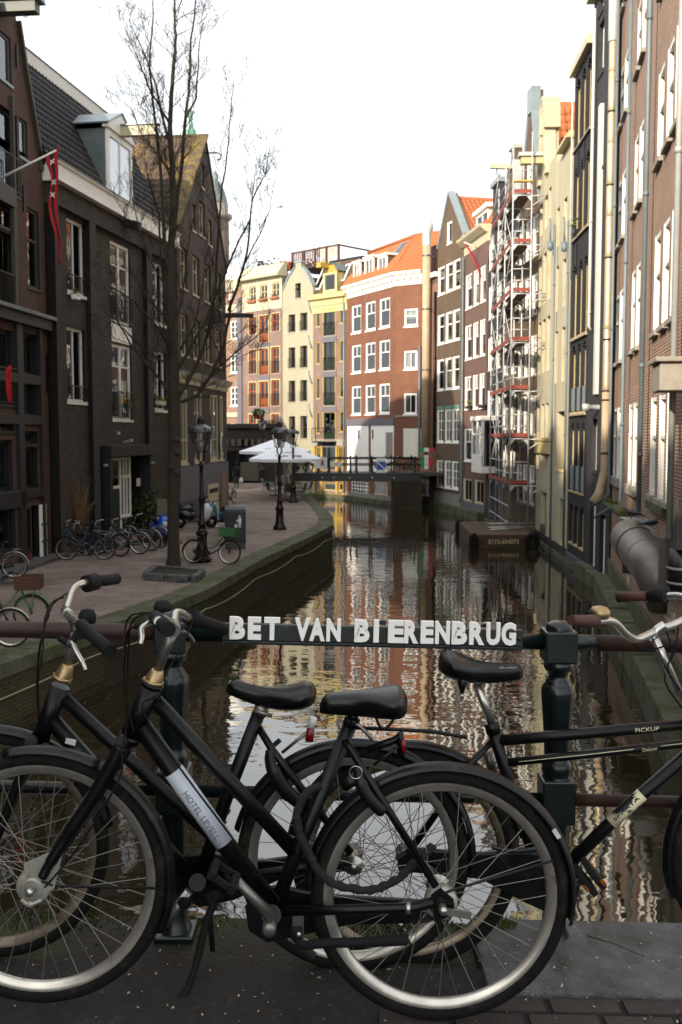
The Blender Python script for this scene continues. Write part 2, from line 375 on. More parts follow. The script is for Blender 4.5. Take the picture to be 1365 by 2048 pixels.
mat('bike_black', '#0f1012', .36, .1, var=.25, vs=14, spec=.3, bump=.03, bs=200, spots=('#34312e', .31, 45))
mat('bike_fender', '#0f1114', .34, .05, spec=.35, var=.25, vs=9, spots=('#3a352e', .35, 18))
mat('rubber', '#131211', .85, spec=.25, var=.25, vs=20, bump=.4, bs=160, spots=('#35302a', .38, 9))
mat('grip', '#0e0f11', .75, spec=.3, var=.2, vs=20, bump=.4, bs=300)
mat('grip_brown', '#4a2a1f', .7, var=.3, vs=12, bump=.3, bs=90)
mat('steel', '#b9b7b0', .28, .9, var=.15, vs=10, spots=('#6e5a44', .25, 14))
mat('steel_dull', '#83807a', .42, .85, var=.2, vs=10, spots=('#54463a', .33, 12))
mat('rim', '#c2bdb3', .30, .85, var=.15, vs=14, spots=('#6a5c4c', .32, 10))
mat('rim_dirty', '#8d8271', .42, .8, var=.2, vs=14, spots=('#4a3b2c', .4, 8))
mat('spoke', '#8f8b84', .4, .8, var=.1)
mat('brass', '#a68e68', .36, .85, var=.15, vs=14)
mat('hub_white', '#a8a59b', .42, .45, var=.15, vs=14, spots=('#8a6a4c', .28, 12))
mat('saddle', '#08090b', .33, 0, var=.25, vs=9, bump=.12, bs=120, spec=.42)
mat('reflector_red', '#7a0f14', .2, var=.15); mat('reflector_white', '#c9c6c6', .3, var=.1)
mat('sleeve', '#b9c0c9', .45, var=.04, vs=4)
mat('print_grey', '#4c4f56', .6); mat('print_black', '#1a1a18', .6); mat('label_cream', '#cfc7a4', .5, var=.08, vs=14)
mat('rail_green', '#0b1a19', .3, .1, var=.3, vs=9, spec=.6, bump=.06, bs=60, spots=('#2c3f3c', .28, 9))
mat('rail_rust', '#36231e', .5, .2, var=.3, vs=5, bump=.15, bs=60, spots=('#4f352a', .36, 6))
mat('sign_board', '#141d1a', .5, var=.3, vs=9, spots=('#33403c', .35, 9))
mat('letter_white', '#f4f1ea', .5, var=.05, vs=6, spots=('#a8a498', .27, 22))
mat('umbrella', '#f0f2f7', .9, var=.04, vs=2); mat('print_blue', '#26345e', .8)
mat('alu', '#9fa0a0', .45, .6, var=.12, vs=4); mat('wicker', '#4b4640', .85, var=.3, vs=30, bump=.4, bs=120)
mat('scaf', '#bdbfc0', .45, .35, var=.15, vs=6); mat('toe_red', '#93473a', .75, var=.2, vs=4); mat('plank', '#5a4c3c', .85, var=.25, vs=4)
mat('plank_yellow', '#c69a3c', .7, var=.15)
mat('barge', '#4a3a2c', .75, .2, var=.3, vs=3, bump=.3, bs=30, spots=('#5c3c26', .38, 2.5)); mat('barge_deck', '#584538', .85, var=.25, vs=3, bump=.3)
mat('chalk', '#b5a884', .8)
mat('bin_dark', '#1e2123', .4, .2, var=.15, vs=3); mat('bin_base', '#3f4245', .6, var=.15)
mat('blue_sign', '#1747a0', .4, var=.04); mat('sign_white', '#dadad6', .4, var=.04); mat('sign_green', '#1c8a3c', .45); mat('sign_red', '#b8242a', .45)
mat('banner', '#d4d4d0', .7, var=.05)
mat('scoot_blue', '#0f49b5', .25, var=.08, coat=.5); mat('scoot_white', '#c9cbcc', .3, var=.08, coat=.4); mat('scoot_black', '#0e0f12', .35, var=.15, coat=.3); mat('scoot_teal', '#15566a', .3, coat=.4)
mat('screen_clear', '#57564f', .3, var=.1)
mat('frame_blue', '#12456c', .35, .2); mat('frame_silver', '#8b8d90', .35, .7); mat('frame_green', '#4d7a46', .45, var=.12); mat('frame_black', '#111214', .4, .1)
mat('crate_green', '#286331', .5, var=.12); mat('orange_lens', '#8a4a16', .3)
mat('cloth_black', '#121216', .9); mat('cloth_grey', '#55534f', .9); mat('skin', '#a4745a', .6); mat('bag_white', '#d0d3d6', .7); mat('cloth_red', '#a80f14', .9, var=.25)
mat('stone_dark', '#2e2923', .9, var=.3, vs=2, bump=.5, bs=20, spots=('#55523f', .33, 1.5)); mat('stone_door', '#5e5548', .85, var=.15)
mat('pigeon', '#4a4b52', .8, var=.3, vs=30); mat('pigeon_dark', '#1a1b20', .7)
mat('sticker', '#8c7f77', .7, var=.5, vs=22, spots=('#2c4a7a', .36, 9)); mat('rope', '#9a8f70', .9)
mat('pink_plaster', '#8f6c59', .8, var=.15, vs=2, bump=.3); mat('flower_yellow', '#c08a10', .8, var=.3, vs=20)
mat('terracotta', '#a85c3a', .8, var=.2)
# ---------------------------------------------------------------- facades and houses
class Fac:
    """vertical facade plane; local x runs along it, y into the building, z up (z = 0 is the water level)"""
    def __init__(s, P0, P1):
        s.o = Vector((P0[0], P0[1], 0)); d = Vector((P1[0]-P0[0], P1[1]-P0[1], 0)); s.L = d.length; s.t = d.normalized()
        s.n = Vector((-s.t.y, s.t.x, 0))
        s.M = Matrix(((s.t.x, s.n.x, 0, s.o.x), (s.t.y, s.n.y, 0, s.o.y), (0, 0, 1, 0), (0, 0, 0, 1)))
    def uz(s, px, py, y=0):
        r = ray(px, py); o = s.o + s.n * y
        t = (o.dot(s.n)) / (Vector((r.x, r.y, 0)).dot(s.n))
        p = Vector((r.x*t, r.y*t, CZ + r.z*t)); return (p - s.o).dot(s.t), p.z
    def u(s, px, py=870, y=0): return s.uz(px, py, y)[0]
    def w(s, u, y, z): return s.o + s.t*u + s.n*y + Vector((0,0,z))
def line_at(A, dirxy, px):      # point where the plan line through A meets the photo column px (at the horizon)
    k = (px - 682.5) / FPX; t = (A[0] - k*A[1]) / (k*dirxy[1] - dirxy[0]); return (A[0] + dirxy[0]*t, A[1] + dirxy[1]*t)

def clip(poly, x0, x1, z0, z1):
    def cut(P, ax, v, keep_gt):
        out = []
        for i in range(len(P)):
            a, b = P[i], P[(i+1) % len(P)]
            ia = a[ax] >= v - 1e-9 if keep_gt else a[ax] <= v + 1e-9; ib = b[ax] >= v - 1e-9 if keep_gt else b[ax] <= v + 1e-9
            if ia: out.append(a)
            if ia != ib:
                t = (v - a[ax]) / (b[ax] - a[ax]); out.append((a[0] + (b[0]-a[0])*t, a[1] + (b[1]-a[1])*t))
        return out
    for ax, v, g in ((0, x0, True), (0, x1, False), (1, z0, True), (1, z1, False)):
        poly = cut(poly, ax, v, g)
        if len(poly) < 3: return []
    return poly
def wall_mb(polys, holes, D, rv=.2, mb=None, back=True):
    DD = D if isinstance(D, (list, tuple)) else [D]*len(polys)
    """front with real openings (slot 0), reveals (slot 1), sides and back"""
    mb = mb or MB()
    for P, D in zip(polys, DD):
        xs = sorted({round(p[0], 4) for p in P} | {round(v, 4) for h in holes for v in (h[0], h[1])}); zs = sorted({round(p[1], 4) for p in P} | {round(v, 4) for h in holes for v in (h[2], h[3])})
        inh = lambda x, z: any(h[0] < x < h[1] and h[2] < z < h[3] for h in holes)
        g = [[inh((xs[i]+xs[i+1])/2, (zs[j]+zs[j+1])/2) for j in range(len(zs)-1)] for i in range(len(xs)-1)]
        for i in range(len(xs)-1):
            j = 0
            while j < len(zs)-1:
                if g[i][j]: j += 1; continue
                k = j
                while k+1 < len(zs)-1 and not g[i][k+1]: k += 1
                c = clip(P, xs[i], xs[i+1], zs[j], zs[k+1])
                if len(c) >= 3: mb.add([(p[0], 0, p[1]) for p in c], [list(range(len(c)))], 0)
                j = k + 1
        for i in range(len(xs)-1):
            for j in range(len(zs)-1):
                if not g[i][j]: continue
                cx, czz = (xs[i]+xs[i+1])/2, (zs[j]+zs[j+1])/2
                if len(clip(P, cx-1e-4, cx+1e-4, czz-1e-4, czz+1e-4)) < 3: continue
                x0, x1, z0, z1 = xs[i], xs[i+1], zs[j], zs[j+1]
                if i == 0 or not g[i-1][j]: mb.quad((x0,0,z0),(x0,0,z1),(x0,rv,z1),(x0,rv,z0), 1)
                if i == len(xs)-2 or not g[i+1][j]: mb.quad((x1,0,z1),(x1,0,z0),(x1,rv,z0),(x1,rv,z1), 1)
                if j == 0 or not g[i][j-1]: mb.quad((x1,0,z0),(x0,0,z0),(x0,rv,z0),(x1,rv,z0), 1)
                if j == len(zs)-2 or not g[i][j+1]: mb.quad((x0,0,z1),(x1,0,z1),(x1,rv,z1),(x0,rv,z1), 1)
        if back:
            n = len(P); vs = [(p[0], 0, p[1]) for p in P] + [(p[0], D, p[1]) for p in P]
            mb.add(vs, [list(range(n, 2*n))[::-1]] + [(i, n+i, n+(i+1) % n, (i+1) % n) for i in range(n)], 0)
    return mb

V2 = [('v', .5, 0, 1, .05)]
CROSS = [('h', .64, 0, 1, .06), ('v', .5, 0, 1, .05)]
SASH = [('h', .6, 0, 1, .07)]
TEE = [('h', .6, 0, 1, .07), ('v', .5, .6, 1, .035)]
GRID = [('h', .36, 0, 1, .04), ('h', .66, 0, 1, .06), ('v', .5, 0, 1, .045)]
def ST(frame='white_paint', fw=.07, ft=.07, rec=.09, bars=SASH, sill='stone_trim', sh=.07, cur=.35, name='window', rail=None, glass='glass', sw=.04):
    return dict(frame=frame, fw=fw, ft=ft, rec=rec, bars=bars, sill=sill, sh=sh, cur=cur, name=name, rail=rail, glass=glass, sw=sw)
_wc = {}
def window(root, u0, u1, z0, z1, st, y0=0.0):
    w, h = round(u1-u0, 2), round(z1-z0, 2)
    key = (w, h, st['frame'], st['fw'], st['ft'], str(st['bars']))
    if key not in _wc:
        mb = MB(); f, t = st['fw'], st['ft']
        mb.box(0, f, 0, t, 0, h); mb.box(w-f, w, 0, t, 0, h); mb.box(f, w-f, 0, t, 0, f); mb.box(f, w-f, 0, t, h-f, h)
        for (o, p, a, b, bw) in st['bars']:
            a0 = f + a * ((w if o == 'h' else h) - 2*f); b0 = f + b * ((w if o == 'h' else h) - 2*f)
            if o == 'h': c = f + p*(h-2*f); mb.box(a0, b0, .006, t-.006, c-bw/2, c+bw/2)
            else: c = f + p*(w-2*f); mb.box(c-bw/2, c+bw/2, .009, t-.009, a0, b0)
        gm = MB().box(f*.8, w-f*.8, t*.45, t*.45+.008, f*.8, h-f*.8)
        _wc[key] = (mb.mesh(st['name'], MAT[st['frame']]), gm.mesh('pane', MAT[st['glass']]))
    me, gme = _wc[key]
    o = link(st['name'], me, root, Matrix.Translation((u0, y0 + st['rec'], z0)))
    link('pane', gme, o)
    if st['sill']:
        sk = ('sill', w, st['sill'], st['sh'], st['rec'], st['sw'])
        if sk not in _wc: _wc[sk] = MB().box(-.05, w+.05, -st['rec']-st['sw'], .01, -st['sh'], .006).mesh('sill', MAT[st['sill']])
        link('sill', _wc[sk], o)
    if R.random() < st['cur']:
        kind = R.choice(['two', 'two', 'blind', 'half'])
        ck = ('cur', w, h, kind)
        if ck not in _wc:
            mb = MB()
            def drape(a, b, za, zb):
                n = max(4, int((b-a)/.06)); vs = []
                for i in range(n+1):
                    x = a + (b-a)*i/n; y = .16 + .018*math.sin(i*2.1)
                    vs += [(x, y, za), (x, y, zb)]
                mb.add(vs, [(2*i, 2*i+2, 2*i+3, 2*i+1) for i in range(n)], 0, True)
            if kind == 'two': drape(.05, w*.3, .03, h-.03); drape(w*.7, w-.05, .03, h-.03)
            elif kind == 'blind': mb.box(.05, w-.05, .15, .16, h*.45, h-.03)
            else: drape(.05, w-.05, .03, h*.5)
            _wc[ck] = mb.mesh('curtain', MAT['curtain'])
        link('curtain', _wc[ck], o)
    if st['rail']:
        mb = MB(); z1r = st['rail']
        mb.box(-.03, w+.03, -st['rec']-.09, -st['rec']-.055, z1r-.03, z1r); mb.box(-.03, w+.03, -st['rec']-.085, -st['rec']-.06, .06, .085)
        n = max(4, int(w/.11))
        for i in range(n+1):
            x = -.02 + (w+.04)*i/n; mb.box(x-.008, x+.008, -st['rec']-.08, -st['rec']-.064, .08, z1r-.03)
        obj('railing', mb, MAT['iron_black'], o)
    return o
def cols_rows(F, cols, rws, y=0):
    """cols: (px left, px right, py where read); rws: (px, py top, py bottom)"""
    out = []
    for (r, a, b) in rws:
        z1 = F.uz(r, a, y)[1]; z0 = F.uz(r, b, y)[1]
        for (c0, c1, cy) in cols: out.append((F.u(c0, cy, y), F.u(c1, cy, y), z0, z1))
    return out
def hole(F, x0, x1, ya, yb, y=0):
    xm = (x0+x1)/2; return (F.u(x0, (ya+yb)/2, y), F.u(x1, (ya+yb)/2, y), F.uz(xm, yb, y)[1], F.uz(xm, ya, y)[1])
def rect(u0, u1, z0, z1): return [(u0,z0),(u1,z0),(u1,z1),(u0,z1)]
def arch(h, rise, n=8):
    u0, u1, z0, z1 = h; out = [(u0, u1, z0, z1)]; w = (u1-u0)/n
    for i in range(n):
        c = (i+.5)/n*2-1; out.append((u0+i*w, u0+(i+1)*w, z1-1e-3, z1 + rise*math.sqrt(max(.03, 1-c*c))))
    return out
def house(name, label, F, D, polys, wall, wins, rev=None, extra_holes=(), group=None, cat='house', rv=.2):
    root = thing(name, label, cat, M=F.M, group=group)
    holes = [w[0] for w in wins] + list(extra_holes)
    obj('wall', wall_mb(polys, holes, D, rv), [MAT[wall], MAT[rev or wall]], root)
    for (h, st) in wins:
        if st: window(root, *h, st)
    return root
def tiles(root, name, a, ux, vv, W, H, mats, tw=.24, tl=.33, single=0, hl=.028, cut=None):
    """pantiles on the slope with origin a, unit eave vector ux, unit up-slope vector vv"""
    a = Vector(a); ux = Vector(ux).normalized(); vv = Vector(vv).normalized(); n = ux.cross(vv).normalized()
    NX = 5
    def tile_geo():
        vs = []
        for j in (0, 1):
            for i in range(NX+1):
                t = i/NX; hgt = hl*(1.0+math.sin(t*2*math.pi - .6)) + (.042 if j == 0 else .004)
                vs.append(ux*(t*tw*1.03) + vv*(0 if j == 0 else tl*1.10) + n*hgt)
        for i in range(NX+1): vs.append(ux*(i/NX*tw*1.03) + n*(-.005))
        fs = [(i, i+1, NX+2+i, NX+1+i) for i in range(NX)] + [(2*NX+2+i, 2*NX+3+i, i+1, i) for i in range(NX)]
        return vs, fs
    vs, fs = tile_geo(); me = MB().add(vs, fs, 0, True).mesh('roof_tile', mats)
    nx, ny = int(W/tw), int(H/tl); big = MB(); k = 0
    order = [(i, j) for j in range(ny) for i in range(nx)]
    if single: order.sort(key=lambda q: q[0])
    for (i, j) in order:
        if cut and not cut((i+.5)*tw, (j+.5)*tl): continue
        p = a + ux*(i*tw) + vv*(j*tl) + n*R.uniform(-.004, .006)
        if k < single:
            link('roof_tile', me, root, Matrix.Translation(p) @ Matrix.Rotation(R.uniform(-.012, .012), 4, n)); k += 1
        else: big.add([v + p for v in vs], fs, 0, True)
    if big.f:
        o = obj(name, big, mats, root); o['kind'] = 'stuff'
def downpipe(label, pts, r, m, joints=(), group=None, name='downpipe', rj=1.25, bracket=True):
    p0 = Vector(pts[-1]); root = thing(name, label, 'pipe', p0, group=group)
    P = [Vector(p) - p0 for p in pts]
    obj('pipe', MB().tube(P, r, 12), MAT[m], root)
    for z in joints:
        mb = MB()
        c = Vector((P[0].x, P[0].y, z - p0.z))
        for i in range(len(P)-1):
            a, b = P[i], P[i+1]
            if min(a.z,b.z) <= c.z <= max(a.z,b.z) and abs(a.z-b.z) > 1e-3: t = (c.z-a.z)/(b.z-a.z); c = a + (b-a)*t
        mb.tube([c - Vector((0,0,.05)), c + Vector((0,0,.05))], r*rj, 12); obj('collar', mb, MAT[m], root)
    return root
# ---------------------------------------------------------------- water, quay, bridge deck
QZ = 1.22                                    # quay street level
struct('water', MB().add([(-60,-60,0),(60,-60,0),(60,140,0),(-60,140,0)], [(0,1,2,3)]), MAT['water'])
struct('canal_bed', MB().add([(-60,-60,-2.5),(60,-60,-2.5),(60,140,-2.5),(-60,140,-2.5)], [(0,1,2,3)]), MAT['dirt'])
QE = [(-10.5,-2),(-8.6,5),(-7.1,10.5),(-5.5,16),(-4.3,20),(-3.3,23.4),(-2.35,30),(-1.2,36),(-.36,41),(-.40,45),(-.85,50),(-1.9,61),(-2.9,66),(-4.3,72),(-5.6,77)]
CAPW = .62
def off_edge(k):                             # quay edge moved inland
    out = []
    for i, p in enumerate(QE):
        a = Vector(QE[max(0,i-1)]); b = Vector(QE[min(len(QE)-1,i+1)]); d = (b-a).normalized()
        out.append((p[0]-d.y*k, p[1]+d.x*k))
    return out
inn = off_edge(CAPW); far = [(-34, p[1]) for p in QE]
mb = MB(); n = len(QE)
mb.add([(p[0], p[1], QZ) for p in far] + [(p[0], p[1], QZ) for p in inn], [(i, n+i, n+i+1, i+1) for i in range(n-1)])
struct('quay_paving', mb, MAT['paving'])
mb = MB(); back_ = off_edge(1.1)
mb.add([(p[0], p[1], -2) for p in QE] + [(p[0], p[1], QZ-.2) for p in QE] + [(p[0], p[1], QZ-.2) for p in back_], [(i, i+1, n+i+1, n+i) for i in range(n-1)] + [(n+i, n+i+1, 2*n+i+1, 2*n+i) for i in range(n-1)])
qw = thing('quay_wall', 'mossy brick quay wall along the left bank with grey capstones', 'quay wall', (QE[3][0], QE[3][1], 0))
qo = Vector((QE[3][0], QE[3][1], 0)); IM = Matrix.Translation(-qo)
obj('wall', mb, MAT['brick_quay'], qw, IM)
# capstones, one block after another
def along(poly, s):
    for i in range(len(poly)-1):
        a, b = Vector(poly[i]), Vector(poly[i+1]); L = (b-a).length
        if s <= L: return a + (b-a)*(s/L), (b-a).normalized()
        s -= L
    return Vector(poly[-1]), (Vector(poly[-1])-Vector(poly[-2])).normalized()
s = 0.0; tot = sum((Vector(QE[i+1])-Vector(QE[i])).length for i in range(n-1))
while s < tot-1.3:
    L = R.uniform(1.0, 1.35); (a, da), (b, db) = along(QE, s+.012), along(QE, s+L-.012)
    na, nb = Vector((-da.y, da.x)), Vector((-db.y, db.x)); z = QZ + R.uniform(-.008, .012)
    P = [a - na*.06, b - nb*.06, b + nb*CAPW, a + na*CAPW]
    if da.angle(db) > .001: pass
    mb = MB().hexa([(p.x-qo.x, p.y-qo.y, QZ-.24) for p in P] + [(p.x-qo.x, p.y-qo.y, z+.012) for p in P])
    obj('capstone', mb, MAT['granite_moss'], qw, bev=.018); s += L
# the bricks of the nearest stretch can be told apart: each one laid singly
bm = MB().box(-.103, .103, -.05, .05, -.028, .028).mesh('brick', MAT['brick_piece'])
cnt = 0
for row in range(13):
    s = 16.6 + (.11 if row % 2 else 0)
    while s < 16.6+5.1 and cnt < 300:
        p, d = along(QE, s); nrm = Vector((d.y, -d.x)); z = QZ - .235 - .034 - row*.066
        ang = math.atan2(d.y, d.x); q = p + nrm * R.uniform(-.034, -.022)
        link('brick', bm, qw, Matrix.Translation((q.x-qo.x, q.y-qo.y, z)) @ Matrix.Rotation(ang + R.uniform(-.02,.02), 4, 'Z') @ Matrix.Rotation(R.uniform(-.015,.015), 4, 'X'))
        cnt += 1; s += .2165
# mooring line sagging along the wall
pts = []
for i in range(60):
    p, d = along(QE, 16 + i*.55); nrm = Vector((d.y, -d.x)); q = p + nrm*.08
    pts.append((q.x, q.y, QZ - .42 - .13*abs(math.sin(i*.33))**.7))
r0 = Vector(pts[0]); tag(obj('mooring_rope', MB().tube([Vector(p)-r0 for p in pts], .014, 5), MAT['rope'], None, Matrix.Translation(r0)), 'pale rope sagging along the mossy quay wall', 'rope')
# two old fender timbers bolted to the wall near the bridge
for k, (px, yt, yb, lab) in enumerate(((36, 1342, 1452, 'weathered fender timber on the quay wall, nearer the left edge'), (72, 1322, 1440, 'weathered fender timber on the quay wall behind the front wheel fork'))):
    p, d = along(QE, 15.9 + k*1.15); nrm = Vector((d.y, -d.x)); q = p + nrm*.14
    t = thing('fender_timber', lab, 'timber', (q.x, q.y, -.4), math.atan2(d.y, d.x), group='fender timbers on the quay wall')
    obj('post', MB().prism([(-.1,0),(.1,0),(.1,1.45),(0,1.52),(-.1,1.45)], -.1, .1), MAT['wood_old'], t, bev=.012)
    for z in (.7, 1.1): obj('bolt', MB().lathe([(0,-.13),(.03,-.13),(.03,-.1)], 8, (0,0,z), 'y'), MAT['steel_dull'], t)
    if k == 0:
        for z in (.72, 1.12): obj('tie_bar', MB().tube([(.1,0,z),(1.05,0,z+.05)], .014, 6), MAT['steel_dull'], t)

# ---- near bridge: the deck falls gently to the right
SL = .0234
def bz(x): return 3.30 - SL*x
def deck(name, x0, x1, y0, y1, dz, t, m, nx=1):
    return struct(name, MB().hexa([(x0,y0,bz(x0)+dz-t),(x1,y0,bz(x1)+dz-t),(x1,y1,bz(x1)+dz-t),(x0,y1,bz(x0)+dz-t),(x0,y0,bz(x0)+dz),(x1,y0,bz(x1)+dz),(x1,y1,bz(x1)+dz),(x0,y1,bz(x0)+dz)]), MAT[m])
deck('bridge_road', -7, 9, -7, 2.93, 0, .45, 'asphalt')
deck('bridge_verge', -7, .42, 2.934, 3.24, -.012, .44, 'dirt')
# ================================================================ left bank
# ---- house A: dark brick gable with timber bays, cut by the left edge of the photo
dA = Vector((.094, 1)).normalized()
PA = (-8.77, 30.0)
A1 = PA; A0 = (PA[0]-dA.x*7.4, PA[1]-dA.y*7.4); FA = Fac(A0, A1)
UR = FA.L
sk = lambda u, z: (u, z)
eave = FA.uz(97, 340)[1]
g1 = FA.uz(76, 300); g2 = FA.uz(50, 150); g3 = FA.uz(33, 40); pk = FA.uz(27, 2)
uc = pk[0]-.55                                  # gable axis
mir = lambda p: (2*uc-p[0], p[1])
topz = pk[1]+1.0
gable = [(UR-.02, eave), g1, g2, g3, (pk[0], g3[1]+.05)]
polysA = [[(max(0, 2*uc-UR), 0), (UR, 0), (UR, eave), (max(0, 2*uc-UR), eave)],
          [mir((UR-.02, eave)), (UR-.02, eave), g3, mir(g3)],
          [mir(g3), g3, (pk[0], g3[1]+.6), mir((pk[0], g3[1]+.6))],
          [(2*uc-pk[0], g3[1]+.6), (pk[0], g3[1]+.6), (pk[0], topz), (2*uc-pk[0], topz)]]
dk = lambda **k: ST(frame='timber_dark', fw=.09, ft=.09, rec=.14, sill='timber_dark', cur=.5, **k)
ol = lambda **k: ST(frame='timber_olive', fw=.08, ft=.09, rec=.06, sill='timber_olive', cur=.6, **k)
HA = lambda a, b, c, d: hole(FA, a, b, c, d)
uA = lambda px, py=870: FA.u(px, py)
zA = lambda px, py: FA.uz(px, py)[1]
hA = []
hA.append((HA(-30, 22, 55, 150), ST(frame='hoist_grey', fw=.07, rec=.05, bars=V2, sill='zinc', cur=.3)))
hA.append((HA(-40, 35, 205, 372), dk(bars=CROSS, rail=1.0)))
hA.append((HA(39, 55, 240, 316), ST(frame='hoist_grey', fw=.06, rec=.05, bars=[], sill='zinc', cur=1)))
hA.append((HA(-40, 32, 402, 448), dk(bars=V2)))
hA.append((HA(-40, 32, 458, 612), dk(bars=V2, rail=.95)))
hA.append((HA(55, 79, 420, 577), ol(bars=[('h', .62, 0, 1, .08)])))
# timber front of the lower storeys: openings between the black posts
for (a, b, c, d, st) in ((-40, 29, 655, 808, dk(bars=V2, rail=1.0)), (48, 77, 668, 750, dk(bars=V2)), (47, 77, 764, 832, dk(bars=V2)),
                         (-40, 28, 838, 862, dk(bars=V2)), (-40, 26, 880, 985, dk(bars=V2)), (46, 76, 862, 888, dk(bars=[])), (46, 76, 895, 978, dk(bars=V2)),
                         (-40, 32, 1018, 1110, dk(bars=V2)), (44, 62, 1018, 1100, dk(bars=[]))):
    hA.append((HA(a, b, c, d), st))
hA.append((HA(64, 81, 1010, 1122), None))
rA = house('gabled_house', 'dark brown brick gabled house with black timber bays, cut off by the left edge', FA, 9, polysA, 'brick_brown', hA, rev='timber_dark', cat='house')
lz = zA(60, 630)
mb = MB()                                        # black timber frame: posts, beams, ledge
for (a, b) in ((33, 44), (79, 83)): mb.box(uA(a), uA(b), -.10, 0.02, 1.2, lz)
for (px, y) in ((60, 758), (60, 838), (60, 985)): mb.box(max(.1, 2*uc-UR), uA(79), -.09, .02, zA(60, y)-.16, zA(60, y)+.10)
mb.box(uA(-40), uA(44), -.10, .02, zA(10, 1000)-.25, zA(10, 1000)+.2)
obj('timber_frame', mb, MAT['timber_dark'], rA, bev=.01)
obj('ledge', MB().box(.1, UR-.04, -.34, .02, lz-.05, lz+.06), MAT['lead'], rA, bev=.01)
obj('fascia', MB().box(.1, UR-.10, -.22, .02, lz-.34, lz-.053), MAT['timber_dark'], rA)
b0 = zA(10, 392)
obj('bay_beam', MB().box(max(.1, 2*uc-UR), uA(38), -.12, .02, b0-.22, b0+.28), MAT['timber_olive'], rA, bev=.01)
for (a, b, c, d) in ((36, 38.6, 205, 640), (33, 36, 400, 640)): obj('bay_post', MB().box(uA(a), uA(b), -.10, .02, zA(a, d), zA(a, c)), MAT['timber_olive'], rA, bev=.008)
for px, y0, y1 in ((46, 370, 423), (95.5, 381, 437), (93, 709, 786), (32, 90, 135)):
    u_ = uA(px, (y0+y1)/2); obj('wall_anchor', MB().box(u_-.025, u_+.025, -.045, .005, zA(px, y1), zA(px, y0)), MAT['iron_black'], rA)
mb = MB()                                        # coping along the gable
for p, q in (((UR-.02, eave), g1), (g1, g2), (g2, g3)): mb.bar((p[0]+.05, .10, p[1]), (q[0]+.05, .10, q[1]), .10, .42, up=(0,1,0))
mb.bar((mir((UR, eave))[0], .10, eave), (mir(g3)[0], .10, g3[1]), .10, .42, up=(0,1,0))
mb.box(UR-.34, UR+.02, -.06, .4, eave-.16, eave+.10)
obj('coping', mb, MAT['timber_olive'], rA)
mb = MB(); zp = g3[1]+.8                         # roof behind the gable
for sgn in (0, 1):
    e = (UR, eave) if not sgn else mir((UR, eave)); k = (uc, zp)
    q = [(e[0], .3, e[1]), (e[0], 9, e[1]), (k[0], 9, k[1]), (k[0], .3, k[1])]
    mb.add(q + [(p[0], p[1], p[2]+.1) for p in q], [(0,1,2,3), (7,6,5,4), (0,4,5,1), (2,6,7,3)])
obj('roof', mb, MAT['tile_black'], rA)
hb = FA.uz(6, 22, -.1); hu = hb[0]
hoist = MB().box(hu-.17, hu+.17, -1.05, 0, zA(6, 36), zA(6, 14))
obj('hoist_beam', hoist, MAT['hoist_grey'], rA, bev=.008)
ho = obj('hoist_roof', MB().prism([(hu-.26, zA(6,14)), (hu+.26, zA(6,14)), (hu+.20, zA(6,14)+.10), (hu-.20, zA(6,14)+.10)], -1.18, 0), MAT['zinc'], rA)
t = [(math.cos(a)*.05, 0, math.sin(a)*.05) for a in [i*math.pi/5 for i in range(10)]]
obj('hoist_ring', MB().tube([(hu, -.72+p[0], zA(6,36)-.05+p[2]) for p in t], .012, 5, closed=True), MAT['iron_black'], rA)
# white notice board and its ledge at the foot of the pier
ub0, ub1 = FA.u(82.5, 1060, -.05), FA.u(94.5, 1060, -.05)
obj('white_panel', MB().box(ub0, ub1, -.05, .005, zA(88, 1117), zA(88, 1008)), MAT['white_paint'], rA, bev=.006)
for y in (1047, 1081): obj('strap', MB().box(ub0+.03, ub1+.12, -.08, -.03, zA(88, y)-.02, zA(88, y)+.02), MAT['iron_black'], rA)
p = onz(84, 1124, QZ); 
st_ = thing('stoop', 'low bluestone stoop before the dark timber front on the left', 'stoop', (p.x, p.y, QZ))
w = [onz(x, y, QZ) for x, y in ((-60, 1190), (62, 1140), (140, 1113), (98, 1112))]
P4 = [(q.x-p.x, q.y-p.y) for q in w] + [(w[3].x-p.x-2.2, w[3].y-p.y-.2), (w[0].x-p.x-2.2, w[0].y-p.y)]
obj('slab', MB().prism(P4, -.05, .13, plane='xy'), MAT['granite'], st_, bev=.015)

# ---- house B: black-brown brick with pilasters, white cornice and black tiled mansard
B0, B1 = (-8.47, 30.0), (-6.68, 40.7); FB = Fac(B0, B1); yB = .17
HB = lambda a, b, c, d: hole(FB, a, b, c, d, yB)
cz0, cz1 = 12.38, 12.95
hB = []
wb = lambda **k: ST(fw=.10, ft=.10, rec=.10, sill='white_paint', sh=.10, **k)
hB += [((*HB(134.5, 171, 441, 590)[:2], *HB(152, 153, 441, 588)[2:]), wb(bars=V2, rail=.55, cur=1)), (HB(134.5, 171, 656, 803), wb(bars=V2, rail=.5, cur=1))]
c2 = (FB.u(223, 650, yB), FB.u(262, 650, yB))
zz = lambda px, py: FB.uz(px, py, yB)[1]
twin = [('v', .5, 0, 1, .12), ('h', .73, 0, .43, .06), ('h', .73, .57, 1, .06)]
hB += [((*c2, zz(242, 648), zz(242, 489)), ST(fw=.11, ft=.12, rec=.06, bars=twin, sill=None, rail=1.0, cur=0)), ((*c2, zz(242, 840), zz(242, 690)), ST(fw=.11, ft=.12, rec=.06, bars=twin, sill='white_paint', rail=1.0, cur=1))]
c3 = (FB.u(307.5, 650, yB), FB.u(331, 650, yB))
hB += [((*c3, zz(319, 648), zz(319, 527)), wb(bars=V2, rail=.55, cur=1)), ((*c3, zz(319, 820), zz(319, 703)), wb(bars=V2, rail=.5, cur=1))]
